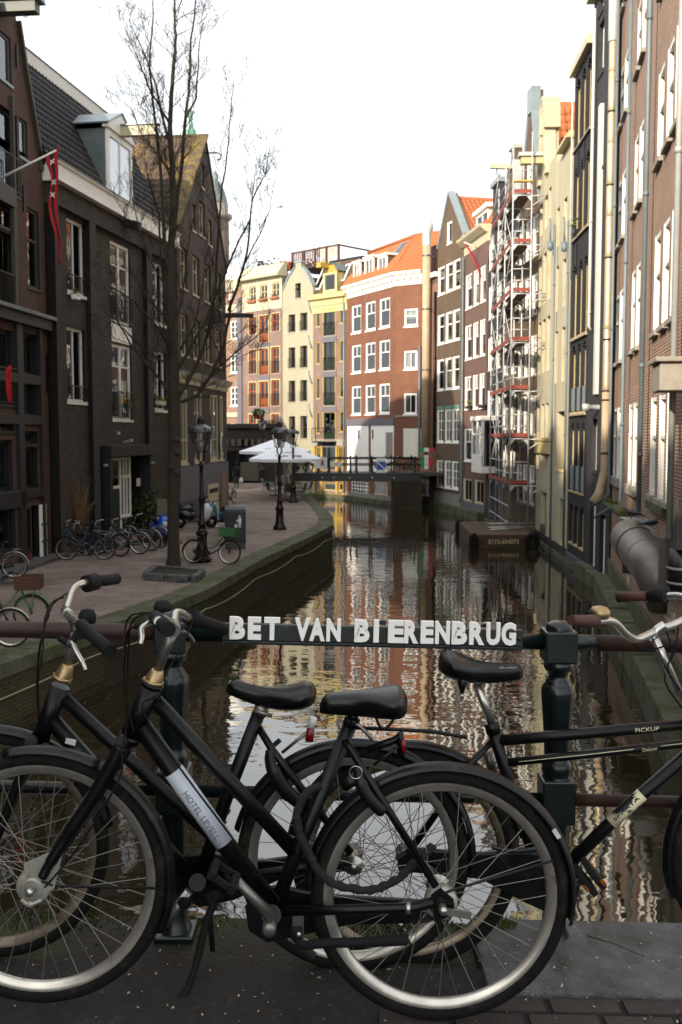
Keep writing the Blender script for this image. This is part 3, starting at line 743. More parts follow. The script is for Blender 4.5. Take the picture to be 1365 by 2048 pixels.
dz0, dz1 = QZ+.02, zz(240, 915)
hB += [((FB.u(207, 980, yB), FB.u(283, 980, yB), dz0, dz1+.02), None)]
LB = FB.L
rB = house('pilastered_house', 'black brick canal house with white cornice, dark pilasters and black tiled roof with dormer', FB, 9, [rect(0, LB, 0, cz0)], 'brick_blackbrown', [], cat='house')
# the wall itself stands back behind the pilasters: rebuild it at depth yB
for c in kids(rB): bpy.data.objects.remove(c, do_unlink=True)
obj('wall', wall_mb([rect(0, LB, 0, cz0)], [h for h, s in hB], 9, .35), [MAT['brick_blackbrown'], MAT['brick_near_black']], rB, Matrix.Translation((0, yB, 0)))
for h, s in hB:
    if s: window(rB, *h, s, y0=yB)
for (a, b) in ((0, FB.u(127)), (FB.u(187.5), FB.u(199.5)), (FB.u(299), FB.u(309)), (FB.u(347), LB)):
    mb = MB(); mb.quad((a,0,0),(b,0,0),(b,0,cz0-.6),(a,0,cz0-.6), 0)
    mb.quad((a,yB,0),(a,0,0),(a,0,cz0-.6),(a,yB,cz0-.6), 1); mb.quad((b,0,0),(b,yB,0),(b,yB,cz0-.6),(b,0,cz0-.6), 1)
    if a == 0: mb.quad((0,.6,0),(0,yB,0),(0,yB,cz0-.6),(0,.6,cz0-.6), 1)
    obj('pilaster', mb, [MAT['brick_blackbrown'], MAT['brick_near_black']], rB)
obj('frieze', MB().box(-.001, LB, -.004, yB+.01, cz0-.62, cz0-.002), MAT['brick_blackbrown'], rB)
prof = [(-.02, cz0), (-.20, cz0+.02), (-.20, cz0+.07), (-.15, cz0+.09), (-.17, cz1-.10), (-.24, cz1-.05), (-.25, cz1), (.35, cz1), (.35, cz0)]
mb = MB(); mb.prism(prof, -.12, LB+.1, plane='yz'); obj('cornice', mb, MAT['white_paint'], rB, bev=.006)
obj('gutter_edge', MB().box(-.14, LB+.12, -.27, -.20, cz1+.003, cz1+.035), MAT['lead'], rB)
obj('panel', MB().box(c2[0], c2[1], yB-.03, yB+.05, zz(242, 688)+.02, zz(242, 650)-.02), MAT['white_paint'], rB, bev=.01)
# mansard, tiled; every tile of the nearer part is its own piece
rise, setb = 4.0, 2.0; sl_ = math.hypot(rise, setb); upv = Vector((0, setb, rise))/sl_
ua0, ua1 = -.28, LB-.5
mb = MB(); mb.hexa([(ua0,.05,cz1-.02),(ua1,.05,cz1-.02),(ua1,9,cz1-.02),(ua0,9,cz1-.02),(ua0,.05+setb,cz1-.02+rise),(ua1,.05+setb,cz1-.02+rise),(ua1,9,cz1-.02+rise),(ua0,9,cz1-.02+rise)])
ro = obj('roof', mb, MAT['tar_paint'], rB)
d0, d1 = FB.u(214, 400, .05), FB.u(262, 410, .05); dzt = FB.uz(240, 268, .05)[1]
def cutd(x, h):
    u_ = ua0 + x; z = cz1 + h*upv.z
    return not (d0-.05 < u_ < d1+.05 and z < dzt)
tiles(rB, 'roof_tiling', (ua0, .05, cz1+.01), (1,0,0), upv, ua1-ua0, sl_, MAT['tile_black'], tw=.24, tl=.30, hl=.036, single=290, cut=cutd)
obj('ridge_board', MB().prism([(setb-.28, cz1+rise+.02), (setb-.20, cz1+rise-.34), (setb+.1, cz1+rise-.34), (setb+.1, cz1+rise+.02)], ua0-.02, FB.u(212, 250, setb)+1.0, plane='yz'), MAT['white_paint'], rB, bev=.006)
obj('ridge_lead', MB().box(ua0-.03, FB.u(212, 250, setb)+1.02, setb-.31, setb+.3, cz1+rise+.024, cz1+rise+.06), MAT['lead'], rB)
# dormer
dw = d1-d0; dt = dzt-.15
dm = MB(); dm.box(d0, d1, .02, setb+.6, cz1+.02, dt)
do = obj('dormer', dm, MAT['lead'], rB)
fm = MB().box(d0-.03, d0+.16, -.03, .06, cz1+.02, dt); fm.box(d1-.16, d1+.03, -.03, .06, cz1+.02, dt); fm.box(d0+.16, d1-.16, -.03, .06, dt-.22, dt); fm.box(d0+.16, d1-.16, -.03, .06, cz1+.02, cz1+.16); fm.box((d0+d1)/2-.05, (d0+d1)/2+.05, -.015, .05, cz1+.16, dt-.22)
obj('dormer_frame', fm, MAT['white_paint'], do, bev=.006)
obj('pane', MB().box(d0+.15, d1-.15, -.004, .012, cz1+.15, dt-.2), MAT['glass_clear'], do)
obj('curtain', MB().box(d0+.15, d1-.15, .013, .018, cz1+.15, dt-.2), MAT['curtain'], do)
mb = MB(); pm = (d0+d1)/2; mb.prism([(d0-.14, dt+.004), (d1+.14, dt+.004), (d1+.14, dt+.12), (pm, dt+.72), (d0-.14, dt+.12)], -.10, .12); obj('pediment', mb, MAT['white_paint'], do, bev=.006)
mb = MB(); mb.slab((d0-.2, -.14, dt+.10), (pm, -.14, dt+.76), (pm, setb+1.2, dt+.76), (d0-.2, setb+1.2, dt+.10), -.05); mb.slab((pm, -.14, dt+.76), (d1+.2, -.14, dt+.10), (d1+.2, setb+1.2, dt+.10), (pm, setb+1.2, dt+.76), -.05)
obj('dormer_roof', mb, MAT['zinc'], do)
hz = dt-.02
obj('hoist_beam', MB().box(pm-.11, pm+.11, -1.35, .1, hz+.02, hz+.36), MAT['cream_paint'], rB, bev=.008)
obj('hoist_cover', MB().box(pm-.17, pm+.17, -1.45, -.06, hz+.363, hz+.40), MAT['zinc'], rB)
# entrance with white glazed door front under a dark canopy
u0, u1 = FB.u(209, 980, yB), FB.u(269, 980, yB); dyf = yB+.12
mb = MB(); um = u0 + (u1-u0)*.42; zb1 = QZ+.85; ztr = dz0 + (dz1-dz0)*.62
mb.box(u0, u0+.10, dyf, dyf+.09, dz0, dz1); mb.box(u1-.11, u1, dyf, dyf+.09, zb1, dz1); mb.box(u0+.1, u1-.11, dyf, dyf+.09, dz1-.1, dz1)
ud = u0+.55
mb.box(ud, ud+.1, dyf, dyf+.09, dz0, dz1-.1); mb.box(um+.55, um+.66, dyf, dyf+.09, dz0, dz1-.1); mb.box(u0+.1, um+.55, dyf, dyf+.09, ztr, ztr+.1); mb.box(um+.66, u1-.11, dyf, dyf+.09, ztr+.35, ztr+.44)
for k in (1, 2): uu = um+.66 + (u1-.11-um-.66)*k/3; mb.box(uu-.035, uu+.035, dyf, dyf+.09, zb1, dz1-.1)
mb.box(um+.66, u1, dyf, dyf+.12, zb1-.12, zb1)
eo = obj('door_frame', mb, MAT['white_paint'], rB, bev=.005)
obj('pane', MB().box(u0+.05, u1-.05, dyf+.04, dyf+.05, zb1, dz1-.05), MAT['glass'], eo)
obj('curtain', MB().box(um+.66, u1-.05, dyf+.12, dyf+.125, zb1, dz1-.5), MAT['curtain_grey'], eo)
obj('door', MB().box(ud+.1, um+.55, dyf+.02, dyf+.07, dz0, ztr), MAT['green_paint'], rB)
obj('side_wall', MB().box(um+.67, u1+.3, dyf+.015, dyf+.08, dz0, zb1-.12), MAT['tar_paint'], rB)
obj('portal', MB().box(FB.u(201,950,yB), FB.u(207,950,yB), -.18, yB+.02, QZ, dz1+.05).box(FB.u(283.5,950,yB), FB.u(289,950,yB), -.18, yB+.02, QZ, dz1+.05).box(FB.u(201,950,yB), FB.u(289,950,yB), -.25, yB+.02, dz1+.055, zz(240, 890)), MAT['timber_dark'], rB, bev=.01)
for y in (960.5, 968): z = zz(277, y); obj('number_plate', MB().box(FB.u(273.5, y, yB), FB.u(280.5, y, yB), yB-.02, yB+.003, z-.075, z+.075), MAT['sign_white'], rB)
for (px, y) in ((204, 930), (299, 925)):
    u_, z = FB.uz(px, y, -.1); obj('wall_light', MB().box(u_-.07, u_+.07, -.30, 0 if px > 290 else -.18, z-.05, z+.03), MAT['zinc'], rB, bev=.02)
u_, z = FB.uz(258, 882, 0); obj('flood_light', MB().bar((u_, yB, z-.05), (u_, -.12, z+.03), .18, .09), MAT['zinc'], rB)
u_, z = FB.uz(245, 866, 0); obj('lamp_box', MB().box(u_-.05, u_+.05, yB-.08, yB+.01, z-.05, z+.05), MAT['cream_paint'], rB)
u_, z = FB.uz(256, 452, -.1); obj('spot_lamp', MB().bar((u_, 0, z+.1), (u_, -.55, z-.02), .28, .26), MAT['iron_black'], rB)
# planter box and potted flowers on the railings
def planter(label, F, px, py, y, w, mplant, mbox, n=40, hgt=.18):
    u_, z = F.uz(px, py, y); P = F.w(u_, y, z)
    t = thing('flower_box', label, 'flower box', M=Matrix.Translation(P) @ F.M.to_3x3().to_4x4())
    obj('box', MB().box(-w/2, w/2, -.09, .09, -.16, 0), MAT[mbox], t, bev=.01)
    mb = MB()
    for i in range(n):
        c = Vector((R.uniform(-w/2, w/2), R.uniform(-.1,.1), R.uniform(-.04, hgt))); a = R.uniform(0, 6.3); k = R.uniform(.04, .09)
        d1_ = Vector((math.cos(a), math.sin(a), R.uniform(-.6,.8)))*k; d2_ = Vector((-math.sin(a), math.cos(a), R.uniform(-.6,.8)))*k*.6
        mb.add([c-d1_, c+d2_, c+d1_, c-d2_], [(0,1,2,3)])
    obj('plants', mb, MAT[mplant], t)
planter('small flower box with yellow flowers on the railing above the white door', FB, 256, 806, -.05, .35, 'flower_yellow', 'green_paint')
planter('white flower box on the railing right of the black pilaster, behind the tree trunk', FB, 322, 802, -.05, .75, 'leaf_light', 'cream_paint')
planter('tiny white pot with leaves on the upper railing beside the flag', FB, 152, 589, -.02, .3, 'leaf_light', 'white_paint', 25)

# ---- house C: dark gable with cream shop front
C0, C1 = (-6.60, 40.72), (-5.70, 49.9); FC = Fac(C0, C1); LC = FC.L
HC = lambda a, b, c, d: hole(FC, a, b, c, d)
ez = 13.15; pkC = FC.uz(410, 283)
wc = lambda **k: ST(frame='cream_paint', fw=.09, ft=.10, rec=.10, sill='cream_paint', cur=.3, **k)
hC = []
for (a, b, c, d) in ((386, 391.6, 409, 462), (398.6, 410.5, 405, 472), (416, 424, 440, 490), (403, 409, 330, 376)): hC.append((HC(a, b, c, d), wc(bars=V2)))
cols = ((361, 375, 575), (386, 399.5, 575), (409, 422, 575), (431, 442, 575))
for (r, a, b) in ((368, 495, 577), (368, 628, 711)):
    for h in cols_rows(FC, cols, [(r, a, b)]): hC.append((h, wc(bars=CROSS)))
gz1 = FC.uz(368, 778)[1]; gz0 = FC.uz(368, 928)[1]
for (a, b) in ((362, 376.5), (389, 405.5), (421, 437.5), (440, 448)): hC.append(((FC.u(a, 850), FC.u(b, 850), gz0, gz1), ST(frame='cream_paint', fw=.13, ft=.14, rec=.03, bars=[('v', .5, 0, 1, .05), ('h', .3, 0, 1, .05)], sill='cream_paint', cur=.2)))
rC = house('dark_gabled_house', 'dark brick house with steep gable and cream shop front behind the bare tree', FC, 11, [rect(0, LC, 0, ez), [(0, ez), (LC, ez), (pkC[0]+.25, pkC[1]), (pkC[0]-.25, pkC[1])]], 'brick_darkgable', hC, cat='house')
mb = MB(); kz = pkC[1]+.02
for (e, k) in ((-.18, pkC[0]-.2), (LC+.18, pkC[0]+.2)):
    q = [(e, -.06, ez-.12), (k, -.06, kz+.1), (k, 11, kz+.1), (e, 11, ez-.12)]
    mb.add(q + [(x, y, z-.16) for x, y, z in q], [(0,1,2,3),(7,6,5,4),(0,4,5,1),(1,5,6,2),(2,6,7,3),(3,7,4,0)])
obj('roof', mb, MAT['tile_brown'], rC)
us = Vector((pkC[0], 0, kz-ez+.2)); 
tiles(rC, 'roof_tiling', (-.2, 11, ez-.08), (0,-1,0), (pkC[0], 0, kz+.1-ez+.12), 11.05, us.length-.1, MAT['tile_brown'], tw=.30, tl=.45, hl=.035)
mb = MB(); mb.bar((-.18, .06, ez+.12), (pkC[0]-.05, .06, kz+.26), .5, .10, up=(0,0,1)); obj('verge', mb, MAT['moss_yellow'], rC)
mb = MB(); mb.tube([(pkC[0], -.1, kz+.17), (pkC[0], 11, kz+.17)], .14, 8); obj('ridge', mb, MAT['tile_brown'], rC)
sk0 = FC.uz(318, 382, 4.0)
sd = us.normalized(); sp_ = Vector((1.0, 6.2, ez+1.15)); nr = Vector((-sd.z, 0, sd.x))
obj('skylight', MB().slab(sp_+nr*.14+Vector((0,.5,0)), sp_+nr*.14+Vector((0,-.5,0)), sp_+nr*.14+sd*1.3+Vector((0,-.5,0)), sp_+nr*.14+sd*1.3+Vector((0,.5,0)), .1), MAT['glass'], rC)
cz_ = FC.uz(370, 748)[1]
prof = [(0, cz_-.42), (-.05, cz_-.40), (-.06, cz_-.2), (-.16, cz_-.16), (-.28, cz_-.02), (-.30, cz_+.04), (.02, cz_+.06)]
obj('cornice', MB().prism(prof, -.02, LC+.06, plane='yz'), MAT['cream_paint'], rC, bev=.006)
obj('cornice_lead', MB().box(-.03, LC+.08, -.32, .01, cz_+.062, cz_+.09), MAT['zinc'], rC)
obj('plinth', MB().box(-.005, LC+.03, -.06, .01, 0, gz0-.12), MAT['plaster_grey'], rC, bev=.01)
obj('plinth_base', MB().box(-.005, LC-1.3, -.075, -.055, 0, QZ+.95), MAT['plaster_dkgrey'], rC)
u0, u1 = FC.u(414, 1000), FC.u(434, 1000); z0, z1 = FC.uz(424, 1018)[1], FC.uz(424, 968)[1]
so = obj('sign_frame', MB().box(u0, u1, -.10, -.05, QZ+.03, z1), MAT['cream_paint'], rC, bev=.01)
obj('vent_pane', MB().box(u0+.15, u1-.15, -.106, -.098, z0+(z1-z0)*.66, z1-.2), MAT['tar_paint'], so)
obj('pink_pier', MB().box(FC.u(441, 980), FC.u(449, 980), -.09, -.05, QZ, FC.uz(445, 945)[1]), MAT['pink_plaster'], rC)
u_, z = FC.uz(444, 888, -.1); ov = [(math.cos(a)*.22+u_, math.sin(a)*.55+z) for a in [i*math.pi/8 for i in range(16)]]
obj('oval_sign', MB().prism(ov[::-1], -.14, -.10), MAT['white_paint'], rC)
obj('oval_sign_field', MB().prism([((x-u_)*.72+u_, (zz_-z)*.8+z) for x, zz_ in ov][::-1], -.15, -.141), MAT['tar_paint'], rC)
u_, z = FC.uz(449, 627, -.1); obj('hoist_beam', MB().box(LC-.16, LC-.0, -.12, .15, z-.12, z+.12).bar((LC-.1,-.05,z), (LC+.2,-1.35,z), .2, .2), MAT['timber_dark'], rC)
u_, z = FC.uz(411, 307, 0); obj('hoist_hook', MB().tube([(pkC[0], 0, z), (pkC[0], -.55, z), (pkC[0], -.75, z-.1), (pkC[0], -.7, z-.3), (pkC[0], -.55, z-.32)], .03, 6), MAT['iron_black'], rC)
wb_ = FC.uz(406, 628, -.02)
# flag on its pole (house A)
f0 = FA.w(*[FA.uz(-6, 360, -.05)[0]], -.05, FA.uz(-6, 360, -.05)[1]); 
tipd = Vector((1, -.12, .0)).normalized(); tip = None
for k in range(200):                      # pole leans out over the street until it reaches the tip's direction
    L = .5 + k*.02; c = f0 + Vector((.86*L, .02*L, .42*L))
    if c.y*(130-682.5)/FPX*1.0 <= c.x: tip = c; break
t = thing('flag', 'red and black city pennant with white crosses on a slanting white pole', 'flag', f0)
obj('pole', MB().tube([(0,0,0), tip-f0], [.035,.026], 8), MAT['white_paint'], t)
obj('knob', MB().lathe([(0,-.05),(.045,-.02),(.045,.02),(0,.05)], 8, tip-f0), MAT['flag_red'], t)
# pennant hangs in three bands, folded along its length
a0 = (f0 + (tip-f0)*.80) - f0; a1 = (tip - f0)*.985
HL = 2.85; NS = 26
def pen(i, q):
    s_ = i/NS; wdt = (1-s_)**1.6*.78 + .22; ph = s_*9
    top = a0 + (a1-a0)*q
    narrow = a1*(.90) + Vector((0,0,-HL*s_)) + Vector(((q-.5)*.30*wdt + .14*s_ + .05*math.sin(ph), (q-.5)*.12 + .10*math.sin(ph+q*3), 0))
    m = min(1, s_/.22); m = m*m*(3-2*m)
    base = top + Vector((0,0,-HL*s_*1.0))
    return base*(1-m) + narrow*m
mb = MB(); qs = [0,.17,.335,.5,.665,.83,1]
vs = [pen(i, q) for i in range(NS+1) for q in qs]; k = len(qs)
for j in range(k-1):
    m_ = 0 if j in (0,1,4,5) else 1
    mb.add([vs[i*k+j] for i in range(NS+1)] + [vs[i*k+j+1] for i in range(NS+1)], [(i, i+1, NS+2+i, NS+1+i) for i in range(NS)], m_, True)
fo = obj('cloth', mb, [MAT['flag_red'], MAT['flag_black']], t); md = fo.modifiers.new('t', 'SOLIDIFY'); md.thickness = .006
for s_ in (.10, .27, .42):
    i = int(s_*NS); c = (pen(i, .5)); xx = (pen(i, .62)-pen(i, .38)).normalized(); mb = MB(); zz_ = Vector((0,0,1)); 
    for sg in (1, -1): mb.bar(c + (xx*.055+zz_*.055*sg) , c - (xx*.055+zz_*.055*sg), .035, .02, up=xx.cross(zz_))
    nrm = xx.cross(zz_); obj('cross', mb, MAT['flag_white'], t)
# unseen low house added behind the dark gable to shade the stone gate
Fx = Fac((-16.5, 53), (-10.2, 74)); house('shade_house', 'unseen low brick house added behind the dark gabled house to shade the gate', Fx, 9, [rect(0, Fx.L, 0, 10)], 'brick_brown', [])
# ---- rest of the left row, out of the photo: it shades the street and the bridge
pA = Vector(A0); dv = Vector((.10, 1)).normalized(); p1 = pA - dv*.05
for k, (L, H, g) in enumerate(((6.2, 13.2, 17.8), (7.0, 14.5, 18.6), (6.5, 13.0, 18.2), (7.2, 15.0, 19.0), (6.4, 13.5, 18.0), (7.0, 14.5, 19.0), (6.6, 14.0, 18.4), (7.0, 15.0, 19.2), (6.6, 14.0, 18.4))):
    p0 = p1 - dv*L; F_ = Fac((p0.x, p0.y), (p1.x, p1.y))
    cols_ = [(L*(i+.5)/3-.55, L*(i+.5)/3+.55) for i in range(3)]; ws = []
    for z in (2.4, 5.4, 8.3, 11.0):
        for (a, b) in cols_: ws.append(((a, b, z, z+1.9), ST(cur=.3, sill=None) if k < 3 else None))
    r_ = house('canal_house', ('brown brick gabled house next before the leftmost house, out of the picture', 'tall brown house beyond the left edge of the picture', 'brick gabled house at the left end of the near bridge')[k] if k < 3 else '%s brick gabled house on the left bank behind the viewer' % ('first', 'second', 'third', 'fourth', 'fifth', 'sixth')[k-3], F_, 9, [rect(0, L, 0, H), [(0, H), (L, H), (L/2+.4, g), (L/2-.4, g)]], R.choice(['brick_brown', 'brick_darkgable']), ws, group='left bank houses out of the picture')
    p1 = p0 - dv*.04
# ================================================================ far row at the bend
def sdep(px): return FPX / (26 - (693-px)*.01268)
def pt(px): d = sdep(px); return ((px-682.5)/FPX*d, d)
FF = {k: Fac(pt(a), pt(b)) for k, (a, b) in dict(pink=(446, 487.6), orange=(488, 566.6), cream=(567, 627.6), yellow=(628, 692.6)).items()}
# pink house
F = FF['pink']; H = lambda a, b, c, d: hole(F, a, b, c, d)
g6 = [('v', .5, 0, 1, .09), ('h', .34, 0, 1, .06), ('h', .67, 0, 1, .06)]
wp = ST(fw=.12, ft=.12, rec=.08, bars=g6, cur=.2, sill='white_paint')
ws = [(H(460.5, 476.5, 641, 678), wp), (H(460.5, 476.5, 707, 746), wp), (H(460.5, 476.5, 773, 812), wp), (H(457, 463, 584, 598), wp), (H(460, 470, 846, 880), ST(frame='white_paint', bars=V2, fw=.12))]
zt = F.uz(470, 560)[1]; um = F.L*.42
r = house('pink_house', 'pale pink brick house with white six-pane windows, right of the dark gable', F, 8, [rect(0, F.L, 0, zt-.6)], 'brick_pink', ws)
obj('white_band', MB().box(0, F.L*.78, -.06, .01, F.uz(470, 625)[1], F.uz(470, 609)[1]).box(0, F.L*.8, -.10, .01, F.uz(470, 834)[1], F.uz(470, 825)[1]), MAT['render_pale'], r)
obj('attic', MB().box(0, F.L*.78, -.05, .5, F.uz(470, 606)[1]+1.0, zt), MAT['render_pale'], r)
mb = MB().prism([(um-2.0, zt+.004), (um+1.7, zt+.004), (um-.1, zt+1.35)], -.15, .6); obj('pediment', mb, MAT['white_paint'], r, bev=.01)
obj('cornice', MB().box(-.1, F.L*.8, -.22, .02, zt-.95, zt-.6), MAT['render_pale'], r)
obj('grey_pier', MB().box(F.L*.78, F.L*.985, -.12, .3, 0, zt-1.6), MAT['plaster_grey'], r)
# orange-window house
F = FF['orange']; H = lambda a, b, c, d: hole(F, a, b, c, d)
wo_ = lambda rail=None: ST(frame='orange_paint', fw=.10, ft=.08, rec=.10, bars=CROSS, cur=.25, sill='stone_trim', rail=rail)
ty = ST(frame='yellow_pale', fw=.10, ft=.08, rec=.04, bars=[('v', .5, 0, 1, .09), ('h', .5, 0, 1, .05)], cur=.2, sill=None)
ws = [(H(500, 513, 573, 603), ty), (H(521.5, 536, 569, 598), ty), (H(545, 560, 564.5, 594), ty)]
rw = [((498.7, 513.5), (519.8, 537.5), (543.8, 560))]
def row(t0, b0, t1, b1, t2, b2, rl):
    c = rw[0]; out = []
    for (cc, t_, b_, door) in ((c[0], t0, b0, 0), (c[1], t1, b1, 1), (c[2], t2, b2, 0)):
        if t_ is None: continue
        st = wo_(rl if not door else 1.1)
        if door: st = dict(st, bars=[('v', .5, 0, 1, .12), ('h', .18, 0, 1, .55)], sill=None)
        out.append((H(cc[0], cc[1], t_, b_), st))
    return out
ws += row(635, 669, 631, 684, 627, 663, None) + row(700, 748, 697, 749, 694, 747, 1.0) + row(765, 813, 763, 814, 760, 812, 1.0) + row(829, 876, None, None, 828, 876, 1.0)
zt = F.uz(565, 545)[1]; zc = F.uz(566, 614)[1]
r = house('orange_window_house', 'mauve brick house with orange window frames and pale top storey', F, 8, [rect(0, F.L, 0, zc), rect(0, F.L, zc, zt)], 'brick_mauve', ws)
zx = (F.uz(527, 575)[1], F.uz(527, 598)[1])
tops = [w_[0] for w_ in ws[:3]]
obj('top_storey', wall_mb([rect(-.03, F.L, zc-.05, zt-.02)], tops, .03, .03, back=False), [MAT['render_pale']]*2, r, Matrix.Translation((0, -.035, 0)))
obj('roof_edge', MB().prism([(-.55, zt-.25), (-.6, zt-.1), (.2, zt+.85), (.5, zt+.85), (.5, zt-.25)], -.15, F.L+.05, plane='yz'), MAT['render_pale'], r, bev=.01)
for w_ in ws[3:]:
    h = w_[0]; mb = MB(); f = .09
    mb.box(h[0]-f, h[0]-.002, -.05, .06, h[2], h[3]+f).box(h[1]+.002, h[1]+f, -.05, .06, h[2], h[3]+f).box(h[0]-.002, h[1]+.002, -.05, .06, h[3]+.002, h[3]+f)
    obj('window_surround', mb, MAT['yellow_pale'], r)
    if abs((h[0]+h[1])/2 - F.u(528)) < .5: obj('lintel', MB().box(h[0]-.1, h[1]+.1, -.04, .02, h[2]-.5, h[2]-.08), MAT['plaster_grey'], r)
for px, py, lb in ((500, 602, 'left'), (522, 598, 'middle'), (546, 594, 'right')):
    planter('brown flower box under the %s top window of the orange window house' % lb, F, px+3, py, -.16, 1.0, 'stem_straw', 'terracotta', 50, .25)
u_, z = F.uz(532, 541, 3); obj('chimney_pots', MB().lathe([(.35,0),(.4,.1),(.35,.7)], 10, (F.L*.55, 2.2, zt+.7)).lathe([(.3,0),(.35,.6)], 10, (F.L*.66, 2.2, zt+.7)), MAT['terracotta'], r)
tg = thing('roof_hedge', 'brown leafless hedge on the roof terrace above the orange window house', 'hedge', F.w(F.L*.75, 2.4, zt+.8))
mb = MB()
for i in range(500):
    c = Vector((R.uniform(-3, 2.6), R.uniform(-.6, 4), R.uniform(0, .75)*R.random()+.1)); a = R.uniform(0, 6.3); k = R.uniform(.08, .2)
    d = Vector((math.cos(a), .3, math.sin(a)))*k; e = Vector((-math.sin(a), .2, math.cos(a)))*k*.4; mb.add([c-d, c+e, c+d, c-e], [(0,1,2,3)])
obj('foliage', mb, MAT['twig'], tg)
# cream gable
F = FF['cream']; H = lambda a, b, c, d: hole(F, a, b, c, d)
wd = ST(frame='timber_olive', fw=.07, ft=.06, rec=.28, bars=V2, cur=.1, sill='stone_trim', rail=.75); wd2 = dict(wd, bars=[('h', .5, 0, 1, .05)], rail=None)
ws = [(H(591, 602, 566.5, 596), wd2), (H(577.8, 591, 629, 664), wd), (H(601, 615, 625.5, 661), wd), (H(577.8, 591, 695, 736), wd), (H(601, 615, 691.5, 735), wd), (H(577.8, 591, 761.5, 804), wd), (H(601, 614.6, 760, 802), wd), (H(578.5, 591, 832.5, 877), wd2), (H(601, 614.6, 832, 877), wd2)]
zs = F.uz(626, 572)[1]; z1 = F.uz(590, 541)[1]; zp = F.uz(597, 525)[1]; uc_ = F.u(597, 540)
polys = [rect(0, F.L, 0, zs), [(0, zs), (F.L, zs), (uc_+1.0, z1-.3), (uc_-1.0, z1-.3)], [(uc_-1.0, z1-.3), (uc_+1.0, z1-.3), (uc_+.36, z1+.25), (uc_-.36, z1+.25)], rect(uc_-.32, uc_+.32, z1+.25, zp)]
r = house('cream_gabled_house', 'cream rendered house with pointed gable and small dark windows', F, [9, .4, .4, .4], polys, 'render_far', ws, rv=.35)
mb = MB()
for a, b in (((0, zs), (uc_-1.0, z1-.3)), ((uc_-1.0, z1-.3), (uc_-.36, z1+.25)), ((F.L, zs), (uc_+1.0, z1-.3)), ((uc_+1.0, z1-.3), (uc_+.36, z1+.25))): mb.bar((a[0], .12, a[1]), (b[0], .12, b[1]), .10, .45, up=(0,1,0))
mb.box(uc_-.4, uc_+.4, -.06, .4, zp, zp+.12); obj('coping', mb, MAT['zinc'], r)
mb = MB()
for sgn in (0, F.L):
    q = [(sgn, .41, zs), (uc_, .41, z1-.6), (uc_, 9, z1-.6), (sgn, 9, zs)]; mb.add(q, [(0,1,2,3) if sgn else (3,2,1,0)])
obj('roof', mb, MAT['tile_black'], r)
for py in (607, 678, 748, 815):
    u_, z = F.uz(620, py); obj('drain_stub', MB().tube([(F.L-.5, -.05, z+.3), (F.L-.5, -.08, z), (F.L-.1, -.1, z-.75)], .05, 6), MAT['zinc'], r)
# yellow trim house
F = FF['yellow']; H = lambda a, b, c, d: hole(F, a, b, c, d)
wy = lambda fr='yellow_paint', **k: ST(frame=fr, fw=.08, ft=.09, rec=.05, sill='stone_trim', **k)
gd = dict(bars=[('v', .5, 0, 1, .10), ('h', .16, 0, 1, .30)], rail=1.0, cur=.2)
ws = []
for (a, b) in ((620, 671), (683, 741), (754, 811), (825, 882)):
    ws.append((H(648.5, 671, a, b), wy('green_paint', **dict(gd, sill=None) if False else gd)))
for (a, b) in ((622, 654), (684, 728), (755, 798), (824, 867)): ws.append((H(632, 640, a, b), wy(bars=[], cur=0)))
for (a, b) in ((616, 647), (680, 723), (752, 795), (822, 864)): ws.append((H(678.8, 687.6, a, b), wy(bars=[], cur=0)))
ws += [(H(632, 642, 893, 925), wy(bars=V2, cur=0)), (H(646, 672, 893, 938), ST(frame='green_paint', bars=V2, cur=0, sill=None)), (H(676, 686.5, 893, 925), wy(bars=V2, cur=0)), (H(633, 645, 966, 981), wy(bars=[], cur=0)), (H(648, 676, 966, 981), wy(bars=[], cur=0)), (H(678, 686, 966, 981), wy(bars=[], cur=0))]
zc0, zc1 = F.uz(660, 610)[1], F.uz(660, 587)[1]
r = house('yellow_trim_house', 'mauve brick house with yellow cornice, yellow frames and a yellow dormer', F, 8, [rect(0, F.L, 0, zc0)], 'brick_mauve', ws)
obj('cornice', MB().prism([(-.04, zc0-.55), (-.06, zc0-.02), (-.12, zc0), (-.14, zc0+.4), (-.4, zc0+.5), (-.45, zc1), (.4, zc1), (.4, zc0-.55)], -.22, F.L+.15, plane='yz'), MAT['yellow_pale'], r, bev=.01)
for h, s in ws[:4]:
    mb = MB().box(h[0]-.09, h[0]-.003, -.05, .06, h[2], h[3]+.1).box(h[1]+.003, h[1]+.09, -.05, .06, h[2], h[3]+.1).box(h[0]-.003, h[1]+.003, -.05, .06, h[3]+.003, h[3]+.1); obj('window_surround', mb, MAT['yellow_paint'], r)
    obj('sill_stone', MB().box(h[0]-.15, h[1]+.15, -.06, .02, h[2]-.5, h[2]-.075), MAT['plaster_grey'], r)
h = ws[3][0]; mb = MB().box(h[0]-.6, h[1]+.2, -.75, 0, h[2]-.12, h[2]-.02)
for a in (-.6, -.2): mb.bar((h[0]+a, -.73, h[2]), (h[0]+a, -.73, h[2]+1), .04, .04)
mb.bar((h[0]-.6, -.73, h[2]+1), (h[1]+.2, -.73, h[2]+1), .05, .05); obj('balcony', mb, MAT['iron_black'], r)
z0_, z1_ = F.uz(660, 892)[1], F.uz(660, 985)[1]
mb = MB().box(0.05, F.L-.05, -.06, .01, z0_+.004, z0_+.55); obj('stone_band', mb, MAT['stone_trim'], r)
mb = MB()
for px in (629.5, 644, 674, 688.5): mb.box(F.u(px)-.1, F.u(px)+.1, -.07, -.005, z1_-.3, z0_)
mb.box(.05, F.L-.05, -.085, -.01, F.uz(660, 962)[1], F.uz(660, 945)[1]-.2); mb.box(.05, F.L-.05, -.085, -.01, z1_-.5, z1_-.1)
